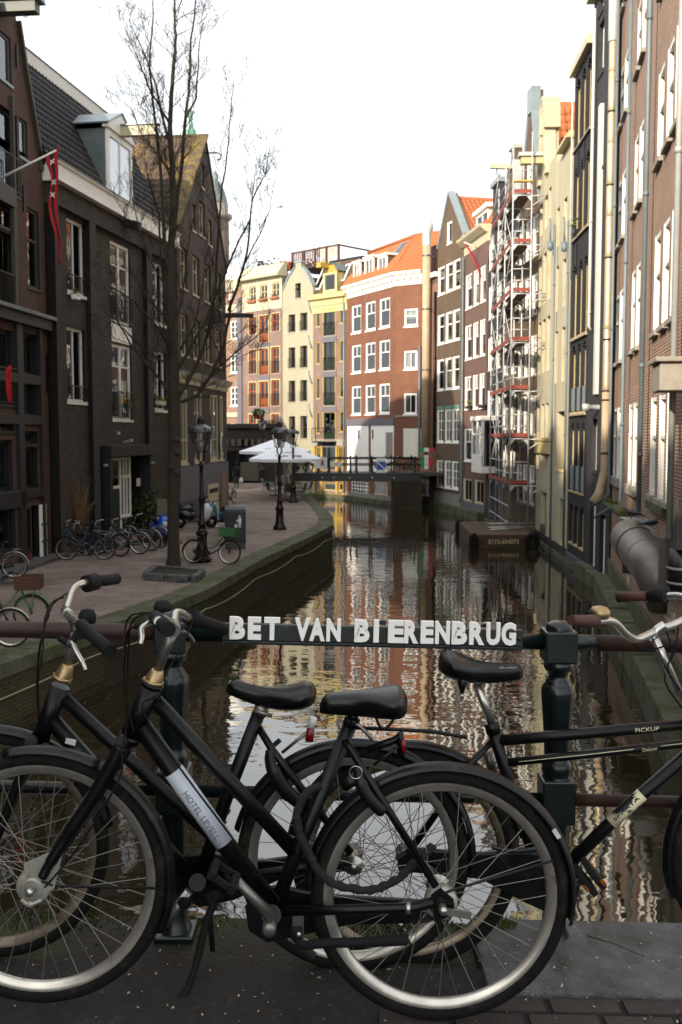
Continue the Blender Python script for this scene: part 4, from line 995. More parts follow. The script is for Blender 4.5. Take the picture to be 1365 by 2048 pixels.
obj('yellow_front', mb, MAT['yellow_paint'], r)
obj('foundation', MB().box(-.3, F.L+.1, -.5, .0, 0, F.uz(660, 988)[1]), MAT['granite_moss'], r, bev=.02)
mrise, mset = 2.9, 1.7; zr = zc1
mb = MB().hexa([(0,.1,zr-.02),(F.L,.1,zr-.02),(F.L,8,zr-.02),(0,8,zr-.02),(0,.1+mset,zr+mrise),(F.L,.1+mset,zr+mrise),(F.L,8,zr+mrise),(0,8,zr+mrise)]); obj('roof', mb, MAT['tar_paint'], r)
upm = Vector((0, mset, mrise)); tiles(r, 'roof_tiling', (0, .1, zr), (1,0,0), upm, F.L, upm.length, MAT['tile_brown'], tw=.27, tl=.38)
d0, d1 = F.u(649, 580, .1), F.u(676, 580, .1); dz = F.uz(660, 545, .1)[1]
do = obj('dormer', MB().box(d0, d1, .04, mset+.5, zr+.02, dz), MAT['yellow_pale'], r)
fm = MB().box(d0-.02, d0+.2, -.02, .06, zr+.02, dz).box(d1-.2, d1+.02, -.02, .06, zr+.02, dz).box(d0+.2, d1-.2, -.02, .06, dz-.2, dz).box(d0+.2, d1-.2, -.02, .06, zr+.02, zr+.3); obj('dormer_frame', fm, MAT['yellow_pale'], do)
obj('pane', MB().box(d0+.2, d1-.2, .0, .03, zr+.3, dz-.2), MAT['glass'], do)
obj('gable_top', MB().prism([(d0-.05, dz+.004), (d1+.05, dz+.004), (d1-.35, dz+.55), (d0+.35, dz+.55)], -.02, .3), MAT['yellow_paint'], do)
obj('hoist_beam', MB().box((d0+d1)/2-.6, (d0+d1)/2-.1, -.9, .1, dz+.3, dz+.68), MAT['yellow_paint'], do)
mb = MB().slab((d0-.1,-.05,dz+.05),((d0+.35),-.05,dz+.62),(d0+.35,mset+.6,dz+.62),(d0-.1,mset+.6,dz+.05),-.05).slab((d0+.35,-.05,dz+.62),(d1-.35,-.05,dz+.62),(d1-.35,mset+.6,dz+.62),(d0+.35,mset+.6,dz+.62),-.05).slab((d1-.35,-.05,dz+.62),(d1+.1,-.05,dz+.05),(d1+.1,mset+.6,dz+.05),(d1-.35,mset+.6,dz+.62),-.05); obj('dormer_roof', mb, MAT['lead'], do)
nu = upm.normalized(); nn = Vector((0, -nu.z, nu.y))
for (a, b, q0, q1) in ((634, 646, .5, 2.6), (680, 690, 1.0, 2.6)):
    ua, ub = F.u(a, 580, .6), F.u(b, 580, .6); P = lambda u_, q: Vector((u_, .1, zr)) + nu*q + nn*.14
    so = obj('skylight', MB().slab(P(ua,q0), P(ub,q0), P(ub,q1), P(ua,q1), .09), MAT['white_paint'], r)
    P2 = lambda u_, q: Vector((u_, .1, zr)) + nu*q + nn*.150
    obj('pane', MB().slab(P2(ua+.12,q0+.12), P2(ub-.12,q0+.12), P2(ub-.12,q1-.12), P2(ua+.12,q1-.12), .008), MAT['glass'], so)
# timber roof terrace behind
tz = zr+mrise+.05; tt = thing('roof_terrace', 'brown timber roof terrace with slatted railing above the yellow dormer', 'roof terrace', F.w(0, 2.6, tz))
mb = MB(); q0 = F.u(610, 540, 4)-0; q1 = F.u(702, 520, 4); hh = 1.25
obj('floor', MB().box(q0, q1, 0, 4, -.12, 0), MAT['timber_olive'], tt, F.M.to_3x3().to_4x4())
T3 = F.M.to_3x3().to_4x4()
for i in range(5):
    x = q0 + (q1-q0)*i/4; obj('post', MB().box(x-.08, x+.08, -.08, .08, 0, hh), MAT['wood_crate'], tt, T3)
obj('top_rail', MB().box(q0-.1, q1+.1, -.1, .1, hh, hh+.1).box(q1-.1, q1+.1, -.1, 4, hh, hh+.1), MAT['wood_crate'], tt, T3)
for i in range(26):
    x = q0 + (q1-q0)*(i+.5)/26; obj('slat', MB().box(x-.05, x+.05, -.03, .0, .05, hh-.02), MAT['cream_paint' if i > 15 else 'wood_crate'], tt, T3)
bt = thing('roof_shrub', 'pale bare shrub in the timber roof terrace', 'shrub', F.w(F.u(645, 510, 4), 4.2, tz))
mb = MB()
for i in range(260):
    a = R.uniform(0, 6.3); k = R.random()**.5; c = Vector((math.cos(a)*1.1*k, math.sin(a)*.7*k, 1.1 + R.uniform(-.1, 1.1)*(1-.5*k))); d = Vector((R.uniform(-1,1), R.uniform(-1,1), R.uniform(-.4,1)))*.13; e = d.orthogonal().normalized()*.03
    mb.add([c-d, c+e, c+d, c-e], [(0,1,2,3)])
mb.tube([(0,0,0), (0,0,.8)], .05, 5).tube([(0,0,.5), (.5,0,1.3)], .03, 5).tube([(0,0,.6), (-.5,0,1.3)], .03, 5)
obj('foliage', mb, MAT['stem_straw'], bt)

# ---- red brick corner house with orange hipped roof
E0, E1, E2 = (.41, 76.6), (3.79, 69.9), (5.50, 68.75)
FL, FR = Fac(E0, E1), Fac(E1, E2); MR = FL.M.inverted() @ FR.M
H = lambda a, b, c, d: hole(FL, a, b, c, d)
wr = ST(fw=.13, ft=.13, rec=.05, bars=TEE, cur=.85, sill='white_paint', sh=.10)
ws = []
rws = ((742, 603, 660), (742, 685, 742), (742, 769.5, 828))
for h in cols_rows(FL, ((703.6, 722.3, 700), (731.3, 751, 700), (759, 780, 700)), rws): ws.append((h, wr))
dgz0, dgz1 = FL.uz(742, 945)[1], FL.uz(742, 851)[1]
ws += [(H(702, 737.5, 963, 988), ST(fw=.1, ft=.1, rec=.06, bars=[('v', k/6, 0, 1, .07) for k in range(1, 6)] + [('h', .35, 0, 1, .07), ('h', .68, 0, 1, .07)], cur=0, sill='stone_trim')), (H(748, 776, 963, 990), ST(frame='cream_paint', fw=.12, rec=.06, bars=[('v', .66, 0, 1, .1)], cur=0, sill='stone_trim'))]
zc = 15.55
rR = house('red_corner_house', 'red brick corner house with white windows and orange hipped roof', FL, 6, [rect(0, FL.L, 0, zc)], 'brick_red', ws, rv=.2)
wsr = [(hole(FR, 809, 836, 617, 652), wr), (hole(FR, 808.5, 835, 701, 738), dict(wr, bars=V2)), (hole(FR, 808, 834, 786.5, 828), dict(wr, bars=V2))]
obj('side_wall', wall_mb([rect(0, FR.L, 0, zc)], [w_[0] for w_ in wsr], 5, .2), [MAT['brick_red']]*2, rR, MR)
for h, s in wsr:
    o = window(rR, *h, s); o.matrix_basis = MR @ o.matrix_basis
cp = [(-.02, zc-.35), (-.05, zc-.1), (-.14, zc), (-.22, zc+.25), (-.42, zc+.38), (-.44, zc+.55), (.3, zc+.55), (.3, zc-.35)]
obj('cornice', MB().prism(cp, -.1, FL.L+.12, plane='yz'), MAT['white_paint'], rR, bev=.01)
obj('cornice', MB().prism(cp, -.12, FR.L+.1, plane='yz'), MAT['white_paint'], rR, MR, bev=.01)
for F_, M_, nn_ in ((FL, Matrix.Identity(4), 14), (FR, MR, 4)):
    for i in range(nn_):
        x = F_.L*(i+.5)/nn_; obj('modillion', MB().box(x-.08, x+.08, -.34, -.1, zc+.05, zc+.22), MAT['white_paint'], rR, M_)
zr = zc+.56; rs, rr_ = 2.2, 2.75
Li = FL.M.inverted(); toL = lambda x, y, z: Li @ Vector((x, y, z))
e0 = Vector((-.1, -.3, zr)); e1 = Vector((FL.L, -.3, zr)); e2 = Li @ FR.w(FR.L+.2, -.3, zr)
kA = Vector((-.6, rs, zr+rr_)); kB = Vector((6.5, rs, zr+rr_+.1)); kC = kB + (e2-e1)*1.35
mb = MB().add([e0, e1, kB, kA, e2, kC, (e0.x, 6, zr), (kA.x, 6, zr), kC + Vector((.5,4,-.3))], [(0,1,2,3), (1,4,5,2), (3,2,5,8), (0,3,7)])
obj('roof', mb, MAT['tile_orange'], rR)
def poly_cut(a, ux, vv, P):
    q = [((p-a).dot(ux), (p-a).dot(vv)) for p in P]
    def f(x, y):
        s = []
        for i in range(len(q)):
            (x0,y0),(x1,y1) = q[i], q[(i+1) % len(q)]; s.append((x1-x0)*(y-y0)-(y1-y0)*(x-x0) > -.05)
        return all(s)
    return f
ux = (e1-e0).normalized(); nrm = ux.cross(kA-e0).normalized(); vv = nrm.cross(ux)
tiles(rR, 'roof_tiling', e0+nrm*.02, ux, vv, FL.L+.3, 3.7, MAT['tile_orange'], tw=.27, tl=.38, hl=.05, cut=poly_cut(e0, ux, vv, [e0, e1, kB, kA]))
ux2 = (e2-e1).normalized(); nr2 = ux2.cross(kB-e1).normalized(); vv2 = nr2.cross(ux2); sh2 = (kB-e1).dot(ux2)
tiles(rR, 'side_roof_tiling', e1+nr2*.02, ux2, vv2, 6, 4.6, MAT['tile_orange'], tw=.27, tl=.38, hl=.05, cut=poly_cut(e1, ux2, vv2, [e1, e2, kC, kB]))
obj('hip_ridge', MB().tube([e1+Vector((0,0,.08)), kB+Vector((0,0,.08))], .12, 6), MAT['tile_orange'], rR)
obj('ridge', MB().tube([kA+Vector((0,0,.06)), kB+Vector((0,0,.06)), kC+Vector((0,0,.06))], .13, 6), MAT['tile_orange'], rR)
for (a, b, yt, yb) in ((709.5, 722.5, 526, 566), (732.5, 748.5, 516, 560), (758.5, 775, 512, 554)):
    u0, u1 = FL.u(a, 545, .2), FL.u(b, 545, .2); za, zb = zr+.15, FL.uz((a+b)/2, yt, .2)[1]
    do = obj('dormer', MB().box(u0, u1, .2, 2.1, za-.2, zb), MAT['brick_olive'], rR)
    fm = MB().box(u0-.04, u0+.14, .1, .22, za-.1, zb).box(u1-.14, u1+.04, .1, .22, za-.1, zb).box(u0+.14, u1-.14, .1, .22, zb-.16, zb).box(u0+.14, u1-.14, .1, .22, za-.1, za+.05).box((u0+u1)/2-.04, (u0+u1)/2+.04, .12, .2, za+.05, zb-.16); obj('dormer_frame', fm, MAT['white_paint'], do)
    obj('pane', MB().box(u0+.14, u1-.14, .15, .17, za, zb-.1), MAT['glass'], do)
    obj('dormer_roof', MB().box(u0-.15, u1+.15, 0, 2.3, zb+.003, zb+.14), MAT['white_paint'], do)
P = lambda x, q: e0 + ux*x + vv*q + nrm*.16
so = obj('skylight', MB().slab(P(5.2,2.1), P(6.3,2.1), P(6.3,3.3), P(5.2,3.3), .1), MAT['lead'], rR); P2 = lambda x, q: e0 + ux*x + vv*q + nrm*.17
obj('pane', MB().slab(P2(5.3,2.2), P2(6.2,2.2), P2(6.2,3.2), P2(5.3,3.2), .008), MAT['glass'], so)
# white doors at bridge level, with round-ended lights
ud = [FL.u(x, 900) for x in (696.5, 723, 738.5, 743.5, 770.5, 788.5)]
for k, (a, b) in enumerate(((ud[0], ud[1]), (ud[1]+.02, ud[2]), (ud[3], ud[4]), (ud[4]+.02, ud[5]))):
    dn = obj('garage_door', MB().box(a, b, -.06, .01, dgz0, dgz1), MAT['white_paint'], rR, bev=.01)
    n_ = 5
    if k == 0 or k == 2:
        c = (FL.u(719.5, 868) if k == 0 else FL.u(747.5, 868)); z = FL.uz(720, 868.5)[1]; w_ = .22; h_ = .42
        pl = [(c + w_*.5*math.cos(t_), z + (h_ if math.sin(t_) > 0 else -h_)*.6 + w_*.5*math.sin(t_)) for t_ in [i*math.pi/6 for i in range(12)]]
        obj('door_light', MB().prism(pl[::-1], -.075, -.055), MAT['black_paint'], dn)
mb = MB().box(ud[0]-.2, ud[5]+.1, -.14, .01, dgz1+.01, dgz1+.5); obj('door_lintel', mb, MAT['plaster_grey'], rR, bev=.01)
st = obj('poster_patch', MB().box(FL.u(770.5, 900)+.25, ud[5]-.08, -.075, -.061, dgz0+1.2, dgz1-.5), MAT['sticker'], rR)
sb0, sb1 = FR.u(808, 900), FR.u(842, 900)
obj('white_board', MB().box(sb0, FR.L+.05, -.08, .005, FR.uz(825, 918)[1], FR.uz(825, 857)[1]), MAT['render_white'], rR, MR, bev=.01)
obj('string_course', MB().box(.0, FR.L, -.06, .005, FR.uz(815, 830)[1]-.12, FR.uz(815, 830)[1]-.02), MAT['stone_trim'], rR, MR)
obj('stone_base', MB().box(0, FL.L+.02, -.05, -.003, 0, FL.uz(742, 961)[1]-1.0), MAT['plinth_grey'], rR)
obj('foundation', MB().box(-.3, FL.L+.35, -.45, -.02, -.5, FL.uz(742, 996)[1]), MAT['granite_moss'], rR, bev=.03)
downpipe('grey rain pipe at the corner between the yellow trim house and the red house', [FL.w(-.12,-.15,15.6), FL.w(-.12,-.15,.5)], .08, 'pipe_grey', (12, 8, 4))
downpipe('grey rain pipe at the right edge of the red corner house', [FR.w(FR.L-.05,-.16,11.0), FR.w(FR.L-.05,-.16,.9)], .07, 'pipe_grey', (8, 4))
# ---- stone gate wall at the far end of the quay
g0, g1_ = (-10.2, 82.5), (-5.2, 80.0); FG = Fac(g0, g1_)
zt = FG.uz(500, 856)[1]
ah = (FG.u(477, 930), FG.u(507, 930), QZ, FG.uz(492, 900)[1]); a2 = (FG.u(450, 930), FG.u(472, 930), QZ, FG.uz(460, 895)[1])
hs = arch(ah, .9, 10); r = thing('stone_gate', 'dark stone wall with arched doorway at the far end of the quay', 'gate wall', M=FG.M)
obj('wall', wall_mb([rect(0, FG.L, 0, zt)], hs + [a2], 1.0, .5), [MAT['stone_dark']]*2, r)
obj('parapet', MB().box(-.1, FG.L+.1, -.25, .5, zt-.02, zt+.35).box(-.1, FG.L+.1, -.15, .0, zt-1.9, zt-1.6), MAT['stone_dark'], r, bev=.03)
for i in range(9): x = FG.L*(i+.5)/9; obj('frieze_block', MB().box(x-.16, x+.16, -.08, .0, zt-1.45, zt-.9), MAT['stone_door'], r)
obj('door', MB().box(ah[0], ah[1], .45, .55, QZ, ah[3]+.9), MAT['timber_dark'], r)
obj('doorstep', MB().box(ah[0]+.4, FG.u(508, 930)+.6, -.3, -.01, QZ, QZ+1.5), MAT['stone_door'], r)
mb = MB()
for i in range(9): x = a2[0] + (a2[1]-a2[0])*i/8; mb.bar((x, -.1, QZ), (x, -.1, a2[3]), .04, .04)
for z in (QZ+.3, QZ+1.6, a2[3]): mb.bar((a2[0], -.1, z), (a2[1], -.1, z), .05, .05)
obj('iron_bars', mb, MAT['iron_black'], r)
# ---- domed tower seen behind the dark gable
tx, td = (437-682.5)/FPX*105, 105
t = thing('tower', 'slender brick tower with grey lead dome, half hidden behind the dark gable', 'tower', (tx, td, 0)); s = FPX/td
zz = lambda py: CZ + (870-py)/s
obj('shaft', MB().lathe([(1.35, 0), (1.35, zz(450)-.1)], 8), MAT['brick_mauve'], t)
obj('gallery', MB().lathe([(1.35, zz(450)-.1), (1.7, zz(448)), (1.7, zz(440)), (1.3, zz(438)), (1.3, zz(420))], 8), MAT['stone_trim'], t)
obj('dome', MB().lathe([(1.25, zz(420)), (1.2, zz(412)), (.95, zz(395)), (.6, zz(380)), (.3, zz(374)), (.3, zz(364)), (0, zz(352))], 8), MAT['lead'], t)
tx, td = (390.5-682.5)/FPX*95, 95; s = FPX/td; zz = lambda py: CZ + (870-py)/s
t = thing('spire_figure', 'green copper figure with outstretched arms on a finial behind the dark gable', 'finial', (tx, td, zz(300)))
k = 1/s
obj('spire', MB().lathe([(2.2, -zz(300)), (2.0, -6), (9*k, 0)], 8), MAT['lead'], t)
obj('finial', MB().lathe([(9*k,0),(9*k,22*k),(5*k,26*k),(4*k,34*k),(1.5*k,40*k)], 10), MAT['copper_green'], t)
obj('figure', MB().lathe([(1.5*k,38*k),(4*k,42*k),(3*k,52*k),(4*k,57*k),(1.5*k,60*k),(2.2*k,63*k),(0,67*k)], 8).bar((-7*k,0,54*k), (7*k,0,57*k), 3*k, 3*k), MAT['copper_green'], t)
# ================================================================ right bank: house fronts stand in the water
Lw = (13.05, -.0853)
def on_scaf(px): d = Lw[0] / ((px-682.5)/FPX - Lw[1]); return (Lw[0]+Lw[1]*d, d)
G0 = (8.3, 30.6)
def on_dark(px): d = (G0[0]-.05*G0[1]) / ((px-682.5)/FPX - .05); return (G0[0]+.05*(d-G0[1]), d)
def on_near(px): d = (8.35-.187*30.6) / ((px-682.5)/FPX - .187); return (8.35+.187*(d-30.6), d)
N0, N1, N2, N3 = (5.62, 68.6), (6.36, 66.4), (7.55, 61.5), (8.22, 56.6)
# narrow brown house with the big flue
F = Fac(N0, N1); H = lambda a, b, c, d: hole(F, a, b, c, d)
wn = ST(fw=.10, ft=.1, rec=.03, bars=SASH, sill='white_paint', cur=.3)
ws = [(H(846, 851, a, b), wn) for a, b in ((593, 653), (676, 732), (760, 817), (847, 912))] + [(H(843.5, 849, 948, 990), wn), (H(853, 859, 948, 990), wn)]
zt = F.uz(856, 560)[1]
r = house('narrow_brown_house', 'narrow brown house with white windows behind the big beige flue', F, 8, [rect(0, F.L, 0, zt)], 'brick_purple', ws, rev='white_paint')
obj('render_front', MB().box(F.L*.32, F.L-.02, -.02, .0, F.uz(860, 945)[1], zt-.4), MAT['pink_plaster'], r)
obj('cornice', MB().box(-.05, F.L, -.25, .05, zt, zt+.3), MAT['white_paint'], r)
obj('chimney_stack', MB().box(.25, 1.2, .3, 1.5, zt+.3, F.uz(850, 495)[1]), MAT['brick_brown'], r)
obj('signal_box', MB().box(F.L*.2, F.L+.1, -.42, -.021, F.uz(855, 946)[1], F.uz(855, 905)[1]), MAT['pink_plaster'], r)
P = F.w(F.L*.62, -.42, 0); z0, z1 = F.uz(861, 690)[1], F.uz(861, 470)[1]
t = thing('flue_pipe', 'thick beige flue pipe with white cap rising beside the pointed brown gable', 'flue', (P.x, P.y, F.uz(861, 905)[1])); q = P.z - F.uz(861, 905)[1]
b = F.uz(861, 905)[1]
obj('pipe', MB().lathe([(0,0), (.28,0), (.28, z1-b), (.0, z1-b)], 14), MAT['flue_beige'], t)
obj('cap', MB().lathe([(.285, z1-b-.8), (.29, z1-b+.004), (.42, z1-b+.25), (.42, z1-b+.55), (.3, z1-b+.85), (0, z1-b+.85)], 14), MAT['pipe_white'], t)
for z in (z1-b-1.5, z1-b-5, z1-b-9): obj('bracket', MB().lathe([(.30,0),(.31,.0),(.31,.1),(.30,.1)], 14, (0,0,z)).box(0, .5, .2, .5, z, z+.06), MAT['steel_dull'], t)
downpipe('black drain pipe right beside the thick beige flue', [F.w(F.L-.12,-.12,zt-1), F.w(F.L-.12,-.12,4.0)], .09, 'iron_black', (13, 10, 7))
# pointed gable house
F = Fac(N1, N2); H = lambda a, b, c, d: hole(F, a, b, c, d)
wg = ST(fw=.13, ft=.13, rec=.04, bars=SASH, sill='white_paint', cur=.55); wgt = dict(wg, bars=TEE)
cols = ((876.5, 889, 650), (892.5, 904.8, 650), (907, 920, 650))
ws = [(H(895, 904.5, 443, 487), dict(wg, bars=[]))]
for (rf, a, b, st) in ((899, 526, 583, wg), (898.5, 623.5, 684, wg), (898.5, 715, 778.5, wg), (897, 818, 885, dict(wg, bars=GRID)), (896.5, 921, 976, dict(wg, bars=GRID))):
    for h in cols_rows(F, cols, [(rf, a, b)]): ws.append((h, st))
ez = F.uz(922, 480)[1]; pk = F.uz(899, 386); el = F.uz(873, 493)[1]; em = (ez+el)/2
r = house('pointed_gable_house', 'olive brown brick house with pointed gable and grey coping, left of the scaffold', F, [9, .5], [rect(0, F.L, 0, em), [(0, em), (F.L, em), (pk[0]+.15, pk[1]), (pk[0]-.15, pk[1])]], 'brick_olive', ws, rev='white_paint')
mb = MB(); mb.bar((F.L-.1, .12, em), (pk[0]+.05, .12, pk[1]+.06), .16, .42, up=(0,1,0)); mb.bar((.0, .12, em), (pk[0]-.05, .12, pk[1]+.06), .16, .42, up=(0,1,0)); mb.box(F.L-.45, F.L+.05, -.10, .36, em-.22, em); obj('coping', mb, MAT['zinc'], r)
rq = Vector((pk[0]-F.L, 0, pk[1]-.35-em+.1)); mb = MB().add([(F.L,.5,em-.1),(F.L,9,em-.1),(pk[0],9,pk[1]-.35),(pk[0],.5,pk[1]-.35),(0,.5,em-.1),(0,9,em-.1)], [(0,1,2,3),(3,2,5,4)]); obj('roof', mb, MAT['tile_orange'], r)
tiles(r, 'roof_tiling', (F.L,.52,em-.08), (0,1,0), rq, 8.4, rq.length, MAT['tile_orange'], tw=.30, tl=.40, hl=.045)
obj('ridge', MB().tube([(pk[0],.5,pk[1]-.28),(pk[0],9,pk[1]-.28)], .13, 8), MAT['tile_orange'], r)
for h, s in ws[10:13]: obj('green_lintel', MB().box(h[0], h[1], -.02, .03, h[3], h[3]+.22), MAT['copper_green'], r)
obj('plinth', MB().box(-.02, F.L+.02, -.12, -.004, 0, F.uz(890, 985)[1]), MAT['plinth_grey'], r)
# low cornice house with orange roof
F = Fac(N2, N3); H = lambda a, b, c, d: hole(F, a, b, c, d)
wl = ST(fw=.11, ft=.12, rec=.04, bars=TEE, sill='white_paint', cur=.5)
cols = ((932, 944, 650), (948, 957.5, 650), (961.5, 971, 650)); ws = []
for (rf, a, b) in ((952.5, 540, 610), (952.5, 644, 714.5), (952, 749, 817)):
    for h in cols_rows(F, cols, [(rf, a, b)]): ws.append((h, wl))
ws += [(H(929.5, 944, 857, 922), wl), (H(951.5, 959, 857, 922), wl), (H(928, 943, 957, 1003), ST(frame='cream_paint', fw=.12, rec=.05, bars=V2, cur=.5)), (H(951, 967, 960, 1008), ST(frame='cream_paint', fw=.12, rec=.05, bars=V2, cur=.5))]
zc = F.uz(950, 499)[1]; zc1 = F.uz(950, 468)[1]
r = house('cornice_house', 'reddish brick house with deep cream cornice and orange roof, left of the scaffold', F, 9, [rect(0, F.L, 0, zc)], 'brick_purple', ws, rev='white_paint')
obj('cornice', MB().prism([(-.03, zc-.02), (-.06, zc+.45), (-.2, zc+.5), (-.5, zc1-.15), (-.55, zc1), (.3, zc1), (.3, zc-.02)], -.15, F.L+.1, plane='yz'), MAT['cream_paint'], r, bev=.01)
obj('plinth', MB().box(0, F.L, -.05, -.003, 0, F.uz(950, 1006)[1]), MAT['plaster_grey'], r)
rz1 = F.uz(938, 440, 1.4)[1]; up = Vector((0, 1.2, rz1-zc1)); X0 = 0
mb = MB().add([(X0,.2,zc1-.02),(F.L,.2,zc1-.02),(F.L,1.4,rz1),(X0,1.4,rz1),(X0,6,rz1),(F.L,6,rz1)], [(0,1,2,3),(3,2,5,4),(0,3,4)]); obj('roof', mb, MAT['tile_orange'], r)
tiles(r, 'roof_tiling', (X0,.2,zc1), (1,0,0), up, F.L-X0, up.length, MAT['tile_orange'], tw=.27, tl=.36)
d0, d1 = F.u(953, 455, .5), F.u(972, 455, .5)+.5; dz = F.uz(960, 428, .5)[1]
do = obj('dormer', MB().box(d0, d1, .55, 2.3, zc1+.3, dz), MAT['render_white'], r)
fm = MB().box(d0, d0+.15, .48, .6, zc1+.2, dz).box(d1-.15, d1, .48, .6, zc1+.2, dz).box(d0+.15, d1-.15, .48, .6, dz-.2, dz).box((d0+d1)/2-.05, (d0+d1)/2+.05, .5, .58, zc1+.2, dz-.2); obj('dormer_frame', fm, MAT['white_paint'], do)
obj('pane', MB().box(d0+.15, d1-.15, .535, .545, zc1+.2, dz-.2), MAT['glass'], do)
obj('dormer_roof', MB().box(d0-.2, d1+.3, .3, 2.6, dz+.003, dz+.22), MAT['white_paint'], do)
obj('roof_band', MB().box(-.0, d0-.2, 1.42, 1.62, dz-.06, dz+.22), MAT['cream_paint'], r)
planter('window box with green leaves on the third floor sill of the cornice house', F, 938, 812, -.15, 1.0, 'leaf_light', 'iron_black', 30, .3)
planter('black window box left of the bay window on the cornice house', F, 966, 810, -.15, 1.0, 'leaf', 'iron_black', 10, .1)
downpipe('grey rain pipe between the pointed gable house and the cornice house', [F.w(.1,-.15,zc-.1), F.w(.1,-.15,1.3), F.w(.3,-.3,.8)], .06, 'pipe_grey', (14, 11, 7, 4))
fp = F.w(F.u(962, 500), -.05, F.uz(962, 497)[1])
t = thing('red_pennant', 'small red pennant hanging limp from a pole below the cream cornice', 'flag', fp)
obj('pole', MB().tube([(0,0,0),(-.95,-.25,.3)], .03, 6), MAT['white_paint'], t)
mb = MB(); vs = []
for i in range(11):
    s = i/10; c = Vector((-.9+.95*s, -.25+.05*math.sin(s*7), .25-1.9*s**1.3)); w_ = .20*(1-s*.6); vs += [c+Vector((-w_*.7,0,w_*.5)), c+Vector((w_*.7,.05,-w_*.5))]
mb.add(vs, [(2*i,2*i+1,2*i+3,2*i+2) for i in range(10)], 0, True); obj('cloth', mb, MAT['flag_red'], t).modifiers.new('t', 'SOLIDIFY').thickness = .01
# houses behind the scaffold
Fs = {}
for nm, a, b in (('grey', 971.5, 1003), ('mid', 1003, 1033), ('tall', 1033, 1071.5)): Fs[nm] = Fac(on_scaf(a), on_scaf(b))
wsx = ST(fw=.10, ft=.12, rec=.05, bars=TEE, sill='stone_trim', cur=.4)
def regular(F, zs, n, w_, h_, st): return [((F.L*(i+.5)/n-w_/2, F.L*(i+.5)/n+w_/2, z, z+h_), st) for z in zs for i in range(n)]
F = Fs['grey']; zt = F.uz(999, 365)[1]; zsh = F.uz(985, 520)[1]
r = house('grey_neck_gable_house', 'dark grey house with neck gable and bay window behind the left of the scaffold', F, [8, .4, .4], [rect(0, F.L, 0, zsh), [(0, zsh), (F.L, zsh), (F.L*.72, zt-1.5), (F.L*.28, zt-1.5)], rect(F.L*.28, F.L*.72, zt-1.5, zt)], 'brick_slate', regular(F, (5.6, 8.5, 11.3, 14), 2, 1.0, 1.8, wsx), rev='white_paint')
obj('gable_cap', MB().box(F.L*.25, F.L*.75, -.15, .4, zt+.002, zt+.25), MAT['zinc'], r)
# white oriel
u0, u1 = .1, F.u(995, 900); z0, z1 = F.uz(978, 944)[1], F.uz(978, 833)[1]
ob = MB().box(u0, u1, -.85, -.003, z0, z0+.35).box(u0-.06, u1+.06, -.92, -.003, z1-.25, z1)
for a in (u0, (u0+u1)/2-.07, u1-.14): ob.box(a, a+.14, -.85, -.72, z0+.35, z1-.25)
ob.box(u0, u1, -.85, -.74, z0+(z1-z0)*.66, z0+(z1-z0)*.66+.12).box(u0, u0+.1, -.12, -.003, z0+.35, z1-.25)
ob.box(u0, u1, -.85, -.76, z0+.35, z0+1.0)
oo = obj('oriel', ob, MAT['white_paint'], r, bev=.008)
obj('pane', MB().box(u0+.1, u1-.1, -.80, -.79, z0+.9, z1-.3).box(u0+.03, u0+.05, -.75, -.12, z0+.35, z1-.3), MAT['glass'], oo)
F = Fs['mid']; zsh = F.uz(1020, 480)[1]; pk = F.uz(1024, 302); m_ = F.L*.5
r = house('spout_gable_house', 'brown brick gabled house with hoist beam behind the middle of the scaffold', F, [8, .4, .4], [rect(0, F.L, 0, zsh), [(0, zsh), (F.L, zsh), (m_+.4, pk[1]-.6), (m_-.4, pk[1]-.6)], rect(m_-.4, m_+.4, pk[1]-.6, pk[1])], 'brick_olive', regular(F, (2.3, 5.2, 8.0, 10.8, 13.4), 2, .9, 1.8, wsx), rev='white_paint')
mb = MB()
for s in (-1, 1): mb.bar((m_+s*m_, .12, zsh), (m_+s*.4, .12, pk[1]-.6), .12, .5, up=(0,1,0))
mb.box(m_-.45, m_+.45, -.12, .4, pk[1], pk[1]+.2); obj('coping', mb, MAT['zinc_pale'], r)
mb = MB()
for e in (0, F.L): mb.add([(e,.41,zsh),(m_,.41,pk[1]-1.2),(m_,8,pk[1]-1.2),(e,8,zsh)], [(0,1,2,3) if e else (3,2,1,0)])
obj('roof', mb, MAT['tile_black'], r)
zh = F.uz(1010, 325, -.6)[1]
obj('hoist_beam', MB().box(m_-.12, m_+.12, -1.15, .05, zh-.10, zh+.11), MAT['cream_paint'], r); obj('hoist_hook', MB().tube([(m_,-.8,zh-.10),(m_,-.8,zh-.33),(m_,-.7,zh-.46),(m_,-.6,zh-.36)], .03, 6), MAT['iron_black'], r)
F = Fs['tall']; zsh = F.uz(1045, 430)[1]; pk = F.uz(1067, 178); m_ = F.L*.5
r = house('tall_spout_gable_house', 'tall brown brick house with grey capped gable behind the right of the scaffold', F, [8, .5, .5], [rect(0, F.L, 0, zsh), [(0, zsh), (F.L, zsh), (m_+.38, pk[1]-1), (m_-.38, pk[1]-1)], rect(m_-.38, m_+.38, pk[1]-1, pk[1])], 'brick_olive', regular(F, (1.6, 4.9, 7.7, 10.5, 13.2), 3, .9, 1.9, wsx) + [((m_-.4, m_+.4, 16.2, 17.9), wsx)], rev='white_paint')
mb = MB()
for s in (-1, 1): mb.bar((m_+s*m_, .14, zsh), (m_+s*.38, .14, pk[1]-1), .14, .42, up=(0,1,0))
mb.box(m_-.42, m_+.42, -.07, .35, pk[1]-1, pk[1]+.15); obj('coping', mb, MAT['zinc'], r)
mb = MB()
for e in (0, F.L): mb.add([(e,.5,zsh-.1),(m_,.5,pk[1]-.4),(m_,8,pk[1]-.4),(e,8,zsh-.1)], [(0,1,2,3) if e else (3,2,1,0)])
